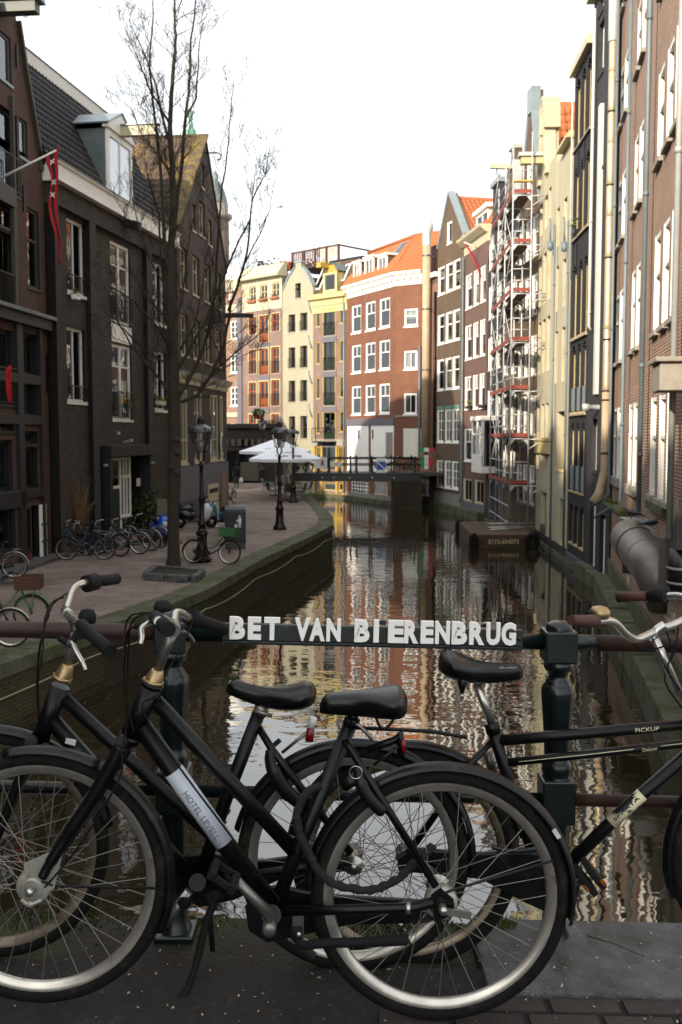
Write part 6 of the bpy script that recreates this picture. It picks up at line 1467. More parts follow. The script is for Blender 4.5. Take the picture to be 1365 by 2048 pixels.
obj('end_plank', MB().bar(SP(-.1,.0,16.05), SP(-.1,W2,16.05), .25, .06), MAT['plank_yellow'], sc)
obj('ladder', MB().tube([SP(4.2,.1,zb), SP(6.9,.25,lev[4]+.9)], .028, 6).tube([SP(4.2,.45,zb), SP(6.9,.6,lev[4]+.9)], .028, 6), MAT['scaf'], sc)
for a, b, zz_ in ((-1.6, 1.0, .12), (-.6, 1.9, .25), (-3.2, 1.2, .1)):
    p = SP(1.0+a*.3, -.3, zb+zz_); obj('loose_tube', MB().tube([SP(1.0+a*.5, -.9, zb+zz_), SP(1.3+a*.2, 1.3, zb+zz_)], .03, 6), MAT['scaf'], sc)

# ================================================================ far bridge
FBY = 64.5
def fx(px, Y=FBY): return (px-682.5)/FPX*Y
s_ = FPX/FBY; fz = lambda py: CZ + (870-py)/s_
x0, x1 = fx(585), fx(842)
t = thing('far_bridge', 'dark green iron footbridge with railing across the far canal', 'bridge', ((x0+x1)/2, FBY, 0)); ox = (x0+x1)/2
obj('girder', MB().box(x0-ox, x1-ox, -.15, .15, fz(962), fz(948)).box(x0-ox, x1-ox, -.28, .3, fz(948), fz(945.5)), MAT['rail_green'], t, bev=.01)
obj('girder', MB().box(x0-ox, x1-ox+1, 3.0, 3.3, fz(962), fz(947)), MAT['rail_green'], t)
obj('deck', MB().box(x0-ox, x1-ox+1.5, .3, 3.0, fz(952), fz(946)), MAT['timber_olive'], t)
for yy in (0, 3.15):
    for px in (590, 612, 636, 658, 680, 702, 714, 745, 788, 830):
        x = fx(px)-ox; obj('rail_post', MB().lathe([(.09,fz(946)),(.09,fz(944)),(.05,fz(940)),(.05,fz(918)),(.08,fz(916)),(.05,fz(913)),(0,fz(912))], 6, (x, yy, 0)), MAT['rail_green'], t)
    for py in (917, 930): obj('hand_rail', MB().tube([(x0-ox, yy, fz(py)), (x1-ox, yy, fz(py))], .045, 6), MAT['rail_green'], t)
for px in (645, 668, 700, 745, 788): obj('bolt', MB().lathe([(0,-.17),(.05,-.17),(.05,-.14)], 6, (fx(px)-ox, 0, fz(955)), 'y'), MAT['sign_white'], t)
ab = thing('bridge_abutment', 'dark brick bridge abutment under the right end of the far footbridge', 'abutment', (fx(815), FBY, 0))
obj('wall', MB().box(fx(789)-fx(815), fx(845)-fx(815), -.3, 4.2, -.6, fz(962)-.003), MAT['brick_quay'], ab, bev=.02)
# enamel sign and banner on the bridge railing
P = Vector((fx(762.5), FBY-.12, fz(932.5))); w_, h_ = 19/s_, 34/s_
t = thing('waterway_sign', 'white sign with blue square crossed by a white diagonal on the far bridge rail', 'sign', P)
obj('board', MB().box(-w_/2, w_/2, 0, .03, -h_/2, h_/2), MAT['sign_white'], t)
obj('blue_field', MB().box(-w_/2+.02, w_/2-.02, -.006, -.001, -h_*.20, h_*.28), MAT['blue_sign'], t)
obj('diagonal', MB().bar((-w_/2+.04,-.009,h_*.26), (w_/2-.04,-.009,-h_*.18), .07, .004, up=(0,1,0)), MAT['sign_white'], t)
P = Vector((fx(642), FBY-.1, fz(925)))
t = thing('white_banner', 'white banner with small dark red emblem hanging on the left of the far bridge rail', 'banner', P)
obj('cloth', MB().box(-13/s_, 13/s_, 0, .02, -12/s_, 11/s_), MAT['banner'], t)
obj('emblem', MB().add([(.0,-.012,-.1),(.12,-.012,.2),(.22,-.012,.15),(.16,-.012,-.12)], [(0,3,2,1)]).bar((.0,-.012,-.15),(.28,-.012,-.15),.004,.05), MAT['reflector_red'], t)
for px in (666, 678): tag(obj('menu_board', MB().box(-.16,.16,0,.02,-.2,.2), MAT['render_white'], None, Matrix.Translation((fx(px), FBY-.1, fz(928)))), 'pale notice card on the far bridge rail, %s one' % ('left' if px == 666 else 'right'), 'notice', 'notice cards on the far bridge')

# ================================================================ street lamps
def lamp_proto(label, P, H, rz=0):
    t = thing('street_lamp', label, 'street lamp', P, rz, group='crown lanterns along the quay'); k = H/4.17
    pr = [(.0,0),(.27,0),(.27,.10),(.22,.14),(.20,.22),(.17,.26),(.145,.60),(.15,.78),(.18,.80),(.18,.86),(.12,.92),(.10,1.06),(.12,1.08),(.12,1.14),(.075,1.20),(.068,1.8),(.085,1.84),(.085,1.9),(.062,1.95),(.052,2.55),(.05,2.78),(.075,2.80),(.075,2.86),(.045,2.9),(.045,2.94)]
    obj('post', MB().lathe([(r_*k, z*k) for r_, z in pr], 12), MAT['iron_lamp'], t)
    b = 2.92
    mb = MB()
    for i in range(4):
        a = i*math.pi/2+math.pi/4; c, s = math.cos(a), math.sin(a)
        mb.tube([(.03*c*k,.03*s*k,b*k), (.13*c*k,.13*s*k,(b+.12)*k), (.12*c*k,.12*s*k,(b+.24)*k), (.13*c*k,.13*s*k,(b+.30)*k)], .018*k, 6)
    obj('lantern_arm', mb, MAT['iron_lamp'], t)
    z0, z1 = b+.30, b+.86; n = 6; r0, r1 = .16, .33
    mb = MB(); gm = MB(); ring = lambda r_, z: [(r_*k*math.cos(i*math.pi/3), r_*k*math.sin(i*math.pi/3), z*k) for i in range(6)]
    A, B = ring(r0, z0), ring(r1, z1)
    for i in range(6):
        mb.bar(A[i], B[i], .018*k, .018*k); mb.bar(A[i], A[(i+1)%6], .024*k, .024*k); mb.bar(B[i], B[(i+1)%6], .03*k, .04*k)
    lo = obj('lantern', mb, MAT['iron_lamp'], t)
    gm.add(A+B, [(i, (i+1)%6, 6+(i+1)%6, 6+i) for i in range(6)]); obj('pane', gm, MAT['glass_clear'], lo)
    obj('bulb', MB().lathe([(0,0),(.07,.0),(.06,.08),(.10,.14),(.10,.30),(0,.34)], 8, (0,0,z0*k)), MAT['hub_white'], lo)
    obj('cap', MB().lathe([(.37*k,z1*k),(.37*k,(z1+.04)*k),(.30*k,(z1+.12)*k),(.16*k,(z1+.21)*k),(.12*k,(z1+.23)*k)], 12), MAT['lamp_roof'], t)
    mb = MB().lathe([(.12*k,(z1+.22)*k),(.12*k,(z1+.27)*k),(.08*k,(z1+.28)*k),(.115*k,(z1+.38)*k),(.06*k,(z1+.40)*k),(.03*k,(z1+.43)*k),(.02*k,(z1+.47)*k),(0,(z1+.48)*k)], 10)
    for i in range(6):
        a = i*math.pi/3; mb.bar((.105*k*math.cos(a),.105*k*math.sin(a),(z1+.29)*k), (.07*k*math.cos(a),.07*k*math.sin(a),(z1+.40)*k), .045*k, .03*k)
        mb.box(.33*k*math.cos(a)-.03*k, .33*k*math.cos(a)+.03*k, .33*k*math.sin(a)-.03*k, .33*k*math.sin(a)+.03*k, (z1+.05)*k, (z1+.13)*k)
    obj('crown', mb, MAT['iron_lamp'], t)
    return t
p = onz(405, 1124, QZ); L1 = lamp_proto('dark red crown lantern nearest the viewer, with a bicycle against its foot', p, 4.17)
p = onz(560, 1059, QZ); copy_tree(L1, 'dark red crown lantern in front of the white parasols, middle of the three', Mloc(p.x, p.y, QZ, .3))
p = onz(587, 1005, QZ); copy_tree(L1, 'dark red crown lantern behind the middle one, right of the parasol pole', Mloc(p.x, p.y, QZ, .6))
p = Vector((fx(526, 78), 78, QZ)); copy_tree(L1, 'small far crown lantern before the orange window house, hung with a plant basket', Mloc(p.x, p.y, QZ+.9, .2))
bt = thing('hanging_basket', 'round leafy plant basket above the far lantern', 'plant basket', (p.x-.25, p.y-.3, QZ+.9+4.5))
mb = MB()
for i in range(160):
    v = Vector((R.gauss(0,1),R.gauss(0,1),R.gauss(0,1))).normalized()*R.uniform(.3,.55); v.z *= .6; d = Vector((R.uniform(-1,1),R.uniform(-1,1),R.uniform(-1,1)))*.12; e = d.orthogonal()*.5; mb.add([v-d,v+e,v+d,v-e],[(0,1,2,3)])
obj('leaves', mb, MAT['leaf'], bt); obj('bowl', MB().lathe([(0,-.5),(.3,-.42),(.45,-.2)], 10), MAT['terracotta'], bt)

# ================================================================ parasols, terrace, bin, person
def parasol(label, P, Rr, zr, za, rz, txt):
    t = thing('parasol', label, 'parasol', P, rz, group='white parasols on the terrace')
    obj('pole', MB().tube([(0,0,0),(0,0,za+.05)], .035, 8), MAT['alu'], t)
    obj('base', MB().box(-.35,.35,-.35,.35,0,.08), MAT['granite'], t, bev=.02)
    mb = MB(); n = 8; rad_ = []
    for j, q in enumerate((0, .33, .66, 1)):
        for i in range(n*4):
            a = 2*math.pi*i/(n*4) + math.pi/8; sag = .06*q*(1-abs(math.cos(a*n/2-math.pi/2)));  rr = Rr*q*(1-.07*(1-abs(math.cos((a-math.pi/8)*n/2))))
            rad_.append((rr*math.cos(a), rr*math.sin(a), za-(za-zr)*q - .10*q*(1-q)))
    m_ = n*4; fs = []
    for j in range(3):
        for i in range(m_): fs.append((j*m_+i, j*m_+(i+1)%m_, (j+1)*m_+(i+1)%m_, (j+1)*m_+i))
    mb.add(rad_, fs, 0, False); low = [(x*1.0, y*1.0, z-.16) for x, y, z in rad_[3*m_:]]; b = len(mb.v); mb.v += low
    for i in range(m_): mb.f.append([3*m_+i, 3*m_+(i+1)%m_, b+(i+1)%m_, b+i]); mb.m.append(0); mb.sm.append(False)
    obj('canopy', mb, MAT['umbrella'], t).modifiers.new('s', 'SOLIDIFY').thickness = .012
    for i in range(8):
        a = i*math.pi/4 + math.pi/8; obj('rib', MB().tube([(0,0,za-.12),(Rr*.95*math.cos(a),Rr*.95*math.sin(a),zr-.03)], .015, 5), MAT['alu'], t)
    if txt:
        sl_ = math.atan2(za-zr, Rr*.93); tm = text_mb(txt, .27, .005, .02, width=1.45)
        q = .80; obj('lettering', tm, MAT['print_blue'], t, Matrix.Translation((.25, -Rr*.93*q, za-(za-zr)*q-.012)) @ Matrix.Rotation(-(math.pi/2-sl_), 4, 'X') @ Matrix.Translation((0,-.02,0)))
        ar = [(.20*math.cos(a), .07*math.sin(a)) for a in [i*math.pi/8 for i in range(9)]]
        obj('crown_mark', MB().prism([(-.3,0)] + [(-.3,.05),(-.2,.03),(-.1,.1),(0,.05),(.1,.1),(.2,.03),(.3,.05),(.3,0)], -.02, -.015), MAT['print_blue'], t, Matrix.Translation((.25, -Rr*.93*.63, za-(za-zr)*.63-.012)) @ Matrix.Rotation(-(math.pi/2-sl_), 4, 'X'))
    return t
Y1_ = 56.5; s1 = FPX/Y1_; zz1 = lambda py: CZ+(870-py)/s1
parasol('white parasol with dark blue lettering, the front one on the terrace', ((572-682.5)/s1, Y1_, QZ), 74/s1, zz1(917)-QZ, zz1(884)-QZ, math.pi/8*0, 'Corona')
Y2_ = 60.5; s2 = FPX/Y2_; zz2 = lambda py: CZ+(870-py)/s2
parasol('white parasol behind the front one, peeping out on the left', ((551-682.5)/s2, Y2_, QZ), 73/s2, zz2(902)-QZ, zz2(878)-QZ, 0, 'Corona')
def chair_proto(label, P, rz):
    t = thing('terrace_chair', label, 'chair', P, rz, group='metal and wicker terrace chairs')
    obj('seat', MB().box(-.24,.24,-.24,.24,.42,.46), MAT['wicker'], t, bev=.01)
    obj('backrest', MB().hexa([(-.24,.22,.5),(.24,.22,.5),(.24,.26,.5),(-.24,.26,.5),(-.24,.34,.92),(.24,.34,.92),(.24,.38,.92),(-.24,.38,.92)]), MAT['wicker'], t)
    for x in (-.25,.25):
        obj('leg', MB().tube([(x,-.26,0),(x,-.24,.64),(x,.25,.66)], .018, 6), MAT['alu'], t); obj('leg', MB().tube([(x,.3,0),(x,.23,.46),(x,.37,.93)], .018, 6), MAT['alu'], t)
    return t
cp = [(545, 996, 1.2), (577, 1000, 3.3), (601, 998, -1.3), (536, 985, 1.4), (613, 992, -1.8), (560, 978, .2), (590, 976, 2.6)]
lbs = ['wicker terrace chair left of the middle lantern, nearest the viewer', 'wicker terrace chair seen from behind between the two lanterns', 'wicker terrace chair right of the second lantern', 'dark wicker chair at the left end of the terrace', 'rightmost wicker chair of the terrace near the quay edge', 'wicker chair deep under the parasols on the left', 'wicker chair deep under the parasols on the right']
c0 = None
for (px, py, rz), lb in zip(cp, lbs):
    P = onz(px, py, QZ)
    if c0 is None: c0 = chair_proto(lb, P, rz)
    else: copy_tree(c0, lb, Mloc(P.x, P.y, QZ, rz))
def table(label, P):
    t = thing('terrace_table', label, 'table', P, group='terrace tables')
    obj('table_top', MB().box(-.42,.42,-.42,.42,.71,.75), MAT['timber_olive'], t, bev=.01); obj('leg', MB().lathe([(0,0),(.24,0),(.24,.03),(.04,.06),(.035,.71)], 10), MAT['iron_black'], t); return t
for px, py, lb in ((560, 990, 'small terrace table beside the left chairs under the front parasol'), (590, 990, 'small terrace table behind the second lantern'), (575, 972, 'terrace table deep under the parasols')): table(lb, onz(px, py, QZ))
# litter bin
p = onz(471, 1096, QZ); t = thing('litter_bin', 'big dark grey street bin with rounded lid and white man symbols', 'bin', p, .12); s = FPX/p.y
bw_, bd_, bh = 40/s, .75, 84/s
obj('base', MB().box(-bw_/2,bw_/2,-bd_/2,bd_/2,0,.2), MAT['bin_base'], t, bev=.02)
prf = [(-bd_/2-.01,.203),(bd_/2+.01,.203)] + [(bd_/2+.01-.12+.12*math.cos(a), bh-.12+.12*math.sin(a)) for a in [i*math.pi/10 for i in range(6)]] + [(-bd_/2+.25, bh), (-bd_/2+.02, bh-.08), (-bd_/2-.01, bh-.16)]
obj('body', MB().prism([(y, z) for y, z in prf], -bw_/2-.015, bw_/2+.015, plane='yz'), MAT['bin_dark'], t, bev=.01)
def man(mb, x, z, k):
    mb.prism([(x-.05*k,z),(x-.01*k,z),(x-.01*k,z+.16*k),(x+.01*k,z+.16*k),(x+.01*k,z),(x+.05*k,z),(x+.05*k,z+.2*k),(x+.07*k,z+.2*k),(x+.07*k,z+.38*k),(x-.05*k,z+.38*k),(x-.14*k,z+.24*k),(x-.11*k,z+.21*k),(x-.05*k,z+.28*k)], 0, .004); mb.lathe([(0,0),(.045*k,0),(.045*k,.004),(0,.004)], 8, (x, 0, z+.44*k), 'y'); mb.box(x-.2*k, x-.1*k, 0, .004, z, z+.13*k)
mb = MB(); man(mb, 0, 0, .8); obj('symbol', mb, MAT['sign_white'], t, Matrix.Translation((bw_*.22, -bd_/2-.016, bh*.52)))
mb = MB(); man(mb, 0, 0, .7); obj('symbol', mb, MAT['sign_white'], t, Matrix.Translation((-bw_/2-.020, .0, bh*.55)) @ Matrix.Rotation(-math.pi/2, 4, 'Z'))
# walking person seen from behind
P = onz(473, 976, QZ)
def person(P, rz):
    t = thing('person', 'person in dark jacket and grey trousers walking away, holding a white carrier bag', 'person', P, rz)
    me = bpy.data.meshes.new('body'); J = [(0,0,.93),(0,0,1.15),(0,.02,1.38),(0,.03,1.48),(0,.03,1.60),(0,.04,1.74),(-.10,0,.88),(-.11,-.10,.48),(-.10,.08,.10),(-.10,-.08,.04),(.10,0,.88),(.11,.10,.48),(.10,.22,.09),(.10,.06,.04),(-.19,.02,1.38),(-.24,-.04,1.10),(-.23,-.12,.86),(-.23,-.13,.76),(.19,.02,1.38),(.25,.0,1.10),(.26,-.06,.84),(.26,-.07,.75)]
    E = [(0,1),(1,2),(2,3),(3,4),(4,5),(0,6),(6,7),(7,8),(8,9),(0,10),(10,11),(11,12),(12,13),(2,14),(14,15),(15,16),(16,17),(2,18),(18,19),(19,20),(20,21)]
    rd = [.16,.15,.17,.06,.095,.075,.10,.075,.055,.045,.10,.075,.055,.045,.08,.06,.045,.04,.08,.06,.045,.04]
    me.from_pydata(J, E, []); o = link('body', me, t); md = o.modifiers.new('s', 'SKIN')
    for i, r_ in enumerate(rd): me.skin_vertices[0].data[i].radius = (r_, r_*.8); 
    me.skin_vertices[0].data[0].use_root = True; o.modifiers.new('u', 'SUBSURF').levels = 1; me.materials.append(MAT['cloth_grey'])
    obj('jacket', MB().lathe([(.19,.82),(.205,.95),(.19,1.15),(.225,1.35),(.17,1.46),(.07,1.52)], 12, (0,.02,0)), MAT['cloth_black'], t)
    for sg in (-1, 1): obj('sleeve', MB().tube([(.19*sg,.02,1.40),(.245*sg,-.02,1.10),(.245*sg,-.09,.86)], [.095,.075,.06], 8), MAT['cloth_black'], t)
    obj('hair', MB().lathe([(.07,1.56),(.105,1.62),(.105,1.72),(.07,1.80),(0,1.83)], 10, (0,.02,0)), MAT['cloth_black'], t)
    return t
person(P, .1)
b = P + Vector((.34, -.07, .42)); t = thing('carrier_bag', 'white carrier bag hanging from the hand of the walking person', 'bag', b)
obj('bag', MB().tube([(0,0,-.05),(0,0,.02),(0,0,.2),(0,0,.3)], [.1,.17,.14,.06], 8, flat=.6), MAT['bag_white'], t); obj('handle', MB().tube([(-.04,0,.28),(-.03,0,.37),(.03,0,.37),(.04,0,.28)], .01, 5), MAT['bag_white'], t)

# ================================================================ tree
def tree():
    p = onz(347, 1140, QZ); Y = p.y
    t = thing('street_tree', 'tall bare winter tree in a stone planter on the quay', 'tree', (p.x, p.y, QZ))
    def q(px, py, dy=0): v = ony(px, py, Y+dy); return v - Vector((p.x, p.y, QZ))
    tr = [(347,1146),(348,1105),(346,1040),(350,960),(350,880),(349,800),(347,735),(344,650),(342,560),(343,480),(347,400),(344,330),(341,270),(342,200),(347,140),(352,85),(350,30),(347,-30),(350,-90)]
    rr = [.235,.17,.16,.165,.155,.15,.165,.125,.105,.095,.085,.075,.066,.058,.048,.038,.03,.02,.012]
    pts = [q(x, y) for x, y in tr]
    # smooth the trunk
    P2, R2 = [], []
    for i in range(len(pts)-1):
        for k in range(4): s = k/4; P2.append(pts[i]*(1-s)+pts[i+1]*s + Vector((R.uniform(-.012,.012),R.uniform(-.012,.012),0))); R2.append((rr[i]*(1-s)+rr[i+1]*s)*R.uniform(.95,1.06))
    mb = MB().tube(P2, R2, 14)
    for (px, py, r_) in ((352, 880, .12), (354, 905, .10), (344, 935, .11), (353, 945, .12), (346, 985, .10)):
        c = q(px, py, -.10); mb.lathe([(0,-r_),(r_*.7,-r_*.7),(r_,0),(r_*.7,r_*.7),(0,r_)], 8, c)
    obj('trunk', mb, MAT['bark'], t)
    cb = MB(); tw = MB(); bud = MB()
    def twig(a, d, L, r_, lv):
        n = 4 if lv > 1 else 3; pts = [a]; dd = d.normalized()
        for i in range(n):
            dd = (dd + Vector((R.uniform(-.2,.2), R.uniform(-.2,.2), R.uniform(-.02,.20)))).normalized(); pts.append(pts[-1] + dd*(L/n))
        m = cb if r_ > .012 else tw
        m.tube(pts, [max(.0038, r_*(1-.6*i/n)) for i in range(n+1)], 5 if r_ > .012 else 3, caps=False)
        if lv <= 0:
            for _ in range(1):
                c = pts[-1] + Vector((R.uniform(-.02,.02),R.uniform(-.02,.02),R.uniform(-.03,.02))); k = R.uniform(.005,.013)
                bud.add([c+Vector((k,0,0)), c+Vector((0,k,0)), c+Vector((-k,-k,0)), c+Vector((0,0,k*2))], [(0,1,3),(1,2,3),(2,0,3)])
            return
        for i in range(1, n+1):
            for _ in range(1 if R.random() < .65 else 2):
                az = R.uniform(0, 6.28); sp_ = R.uniform(.5, .95); side = dd.orthogonal().normalized(); side.rotate(Matrix.Rotation(az, 3, dd))
                nd = (dd*math.cos(sp_) + side*math.sin(sp_) + Vector((0,0,.25)))
                twig(pts[i], nd, L*R.uniform(.42,.66), r_*.5, lv-1)
    limbs = [
        # px polylines with depth drift, start radius, end radius
        ([(347,735),(338,690),(320,660),(300,635),(268,600),(222,575)], -1.2, .055, .012), ([(345,655),(330,600),(322,520),(318,430),(300,370),(290,320)], .8, .05, .012),
        ([(349,800),(330,770),(300,735),(262,690),(228,630),(205,560)], .6, .05, .010), ([(343,560),(330,500),(325,400),(318,300),(305,200),(300,120),(307,30),(306,-20)], -.5, .06, .010),
        ([(343,510),(352,420),(365,320),(373,230),(380,160),(382,80),(392,10),(398,-40)], .6, .065, .012), ([(342,300),(325,230),(312,170),(295,120),(275,75),(262,50)], .9, .04, .008),
        ([(341,250),(322,215),(300,180),(285,140),(270,105),(250,55)], -.8, .035, .007), ([(373,235),(392,200),(396,150),(400,90),(404,50)], -.5, .035, .008), ([(345,345),(330,330),(310,300),(285,270),(262,215),(247,205)], -.3, .03, .006),
        ([(355,798),(380,755),(405,705),(422,640),(432,560),(436,480),(442,400),(455,310),(462,220),(468,165)], .8, .06, .009), ([(352,745),(385,690),(410,645),(440,570),(470,500),(500,440),(505,400),(512,330)], -.8, .05, .008),
        ([(458,622),(475,575),(490,525),(500,460),(505,400),(530,350),(541,295)], .4, .045, .008), ([(362,805),(395,790),(425,745),(448,690),(458,640),(462,600)], .4, .055, .035),
        ([(490,525),(520,470),(540,420),(552,350)], .5, .02, .006), ([(425,745),(460,715),(490,690),(520,668),(535,640)], -.4, .03, .006), ([(405,770),(450,735),(485,712),(510,700)], .2, .02, .005),
        ([(347,735),(330,725),(290,700),(250,660),(225,640),(210,655)], .3, .035, .007), ([(360,700),(390,650),(405,580),(412,520),(430,450)], -.6, .03, .006),
        ([(343,700),(360,620),(372,540),(380,470),(395,400),(410,350)], .5, .035, .007), ([(344,650),(300,600),(262,540),(258,470),(248,420)], -.6, .025, .006), ([(342,590),(300,520),(275,450),(262,380),(268,330)], .4, .025, .006),
    ]
    for lim, drift, r0, r1 in limbs:
        n = len(lim); pts = [q(x, y, drift*(i/(n-1))) for i, (x, y) in enumerate(lim)]; P3 = []
        for i in range(n-1):
            for k in range(3): s = k/3; P3.append(pts[i]*(1-s)+pts[i+1]*s + Vector((R.uniform(-.015,.015),R.uniform(-.03,.03),R.uniform(-.01,.01))))
        P3.append(pts[-1]); m_ = len(P3); RR = [r0+(r1-r0)*i/(m_-1) for i in range(m_)]
        cb.tube(P3, RR, 7)
        for i in range(2, m_):
            if R.random() < (.9 if r0 > .04 else .8):
                d = (P3[i]-P3[i-1]).normalized(); side = d.orthogonal().normalized(); side.rotate(Matrix.Rotation(R.uniform(0,6.28), 3, d)); up_ = i/m_
                twig(P3[i], d*.6 + side*.8 + Vector((0,0,.35)), R.uniform(.38,.75)*(1.0 if r0 > .03 else .75), max(.005, RR[i]*.35), 2)
    for i in range(42, len(P2)-1):
        if R.random() < .85:
            a = R.uniform(0, 6.28); twig(P2[i], Vector((math.cos(a), math.sin(a), .7)), R.uniform(.5,1.1), .013, 2)
    c = obj('crown', cb, MAT['bark'], t); obj('twigs', tw, MAT['twig'], c); obj('buds', bud, MAT['twig'], c)
    print('tree tris', len(cb.f), len(tw.f), len(bud.f))
    # planter kerb of loose stones
    k = thing('tree_planter', 'low bluestone kerb round the foot of the bare tree', 'planter', (p.x, p.y, QZ))
    w = [onz(x, y, QZ) - p for x, y in ((290, 1160), (388, 1166), (408, 1152), (312, 1143))]; 
    for i in range(4):
        a, b = w[i], w[(i+1)%4]; d = (b-a).normalized(); a2, b2 = a+d*.02, b-d*.16
        for j, (s0, s1) in enumerate(((0,.47),(.49,1)) if (b-a).length > 1 else ((0,1),)):
            obj('kerb_stone', MB().bar(a2+(b2-a2)*s0+Vector((0,0,.09)), a2+(b2-a2)*s1+Vector((0,0,.09)), .18, .19), MAT['granite'], k, bev=.02)
    obj('soil', MB().prism([(v.x*.9, v.y*.9) for v in w], .0, .12, plane='xy'), MAT['dirt'], k)
tree()

# ================================================================ shrubs by the black wall
p = onz(158, 1104, QZ); t = thing('tied_canes', 'bundle of tall bare canes tied together among the bicycles', 'plant', (p.x, p.y, QZ)); s = FPX/p.y
mb = MB()
for i in range(26):
    a = R.uniform(0, 6.3); sp_ = R.uniform(.1, 1)
    tip = Vector(((R.uniform(2, 34)+0)/s, R.uniform(-.2,.5), R.uniform(95, 160)/s)) if i < 13 else Vector((R.uniform(-26, 6)/s, R.uniform(-.3,.5), R.uniform(70, 180)/s))
    pts = [Vector((R.uniform(-.08,.0),R.uniform(-.05,.05),0)), Vector((.02,0,.55)), Vector((.06+tip.x*.15,tip.y*.2,.85)), Vector((tip.x*.55+R.uniform(-.1,.1),tip.y*.6,.85+(tip.z-.85)*.55)), tip]
    mb.tube(pts, [.012,.011,.010,.008,.005], 4)
    if i > 12:
        for _ in range(3): c = pts[3]*.5+pts[4]*.5; mb.tube([c, c+Vector((R.uniform(-.5,.5),R.uniform(-.2,.2),R.uniform(-.3,.3)))], .005, 3)
obj('stem', mb, MAT['stem_straw'], t); obj('tie', MB().tube([(.02,0,.52),(.02,0,.60)], .07, 8), MAT['iron_black'], t)
p = onz(300, 1068, QZ); t = thing('leafy_shrub', 'dark evergreen shrub by the black wall beside the blue scooter', 'shrub', (p.x, p.y, QZ))
mb = MB()
for i in range(900):
    v = Vector((R.gauss(0,1),R.gauss(0,1),R.gauss(0,1))).normalized()*R.random()**.4; c = Vector((v.x*.85, v.y*.5, 1.0+v.z*.75 + .2*math.sin(v.x*5))); d = Vector((R.uniform(-1,1),R.uniform(-1,1),R.uniform(-.6,1)))*R.uniform(.04,.09); e = d.orthogonal()*.5; mb.add([c-d,c+e,c+d,c-e],[(0,1,2,3)])
obj('foliage', mb, MAT['leaf'], t)
mb = MB()
for i in range(8): a = R.uniform(0,6.3); mb.tube([(.05*math.cos(a),.05*math.sin(a),0),(.5*math.cos(a),.3*math.sin(a),1.1)], .018, 5)
obj('stem', mb, MAT['bark'], t)
mb = MB()                                    # grass in the gutter along the house fronts
for i in range(1500):
    k = R.random(); a, b = onz(100, 1121, QZ), onz(330, 1078, QZ); c = a*(1-k)+b*k; c += Vector((R.uniform(-.2,.25), R.uniform(-.25,.2), 0)); h = R.uniform(.01,.05); c.z = QZ; mb.add([c, c+Vector((R.uniform(-.02,.02),.015,0)), c+Vector((R.uniform(-.03,.03),0,h))], [(0,1,2)])
o = obj('gutter_grass', mb, MAT['grass']); tag(o, 'short grass growing in the gutter behind the parked bicycles', 'grass'); o['kind'] = 'stuff'
mb = MB()                                    # litter and moss in the joints of the quay
for i in range(1500):
    sq_ = 15 + R.random()**1.4*32; p, d = along(QE, sq_); nrm = Vector((-d.y, d.x)); k = R.choice((R.gauss(.63, .03), R.uniform(.1, 6), R.gauss(.06, .05))); q = p + nrm*max(.0, k)
    z = QZ + (.028 if k < .62 else .004); a = R.uniform(0, 6.3); r_ = R.uniform(.008, .03); e = Vector((math.cos(a), math.sin(a), R.uniform(0,.4)))*r_; f = Vector((-math.sin(a), math.cos(a), R.uniform(0,.4)))*r_*.6
    c = Vector((q.x, q.y, z)); mb.add([c-e, c+f, c+e, c-f], [(0,1,2,3)], R.choice((0,0,1)))
o = obj('quay_litter', mb, [MAT['moss'], MAT['chalk']]); tag(o, 'specks of moss and litter in the joints of the quay paving', 'litter'); o['kind'] = 'stuff'
mb = MB()                                    # leaves and scum drifting along both walls
for i in range(520):
    if R.random() < .6: p, d = along(QE, 12 + R.random()*38); q = p + Vector((d.y, -d.x))*(.06 + abs(R.gauss(0, .35)))
    else: k = R.random(); a_, b_ = Vector(on_near(1400)), Vector(on_near(1225)); q = a_*(1-k)+b_*k + Vector((-.52-abs(R.gauss(0,.3)), 0))
    a = R.uniform(0, 6.3); r_ = R.uniform(.012, .045); e = Vector((math.cos(a), math.sin(a), 0))*r_; f = Vector((-math.sin(a), math.cos(a), 0))*r_*.55; c = Vector((q.x, q.y, .006)); mb.add([c-e, c+f, c+e, c-f], [(0,1,2,3)], R.choice((0,1,1)))
o = obj('floating_leaves', mb, [MAT['wood_old'], MAT['stem_straw']]); tag(o, 'dead leaves and scum floating on the water along the canal walls', 'leaves'); o['kind'] = 'stuff'
# red cloth on the left railing
c = FA.uz(16, 760, -.30); P = FA.w(c[0], -.32, c[1]); t = thing('red_cloth', 'red cloth hanging over the dark balcony rail at the left edge', 'cloth', P)
mb = MB(); vs = []
for i in range(9):
    for j in range(6): vs.append((-.13+.26*j/5+.05*i/8, .03*math.sin(j*2.2+i*.4), .35-.95*i/8-.05*math.sin(j)))
mb.add(vs, [(i*6+j, i*6+j+1, i*6+j+7, i*6+j+6) for i in range(8) for j in range(5)], 0, True); obj('cloth', mb, MAT['cloth_red'], t, FA.M.to_3x3().to_4x4()).modifiers.new('s','SOLIDIFY').thickness = .01
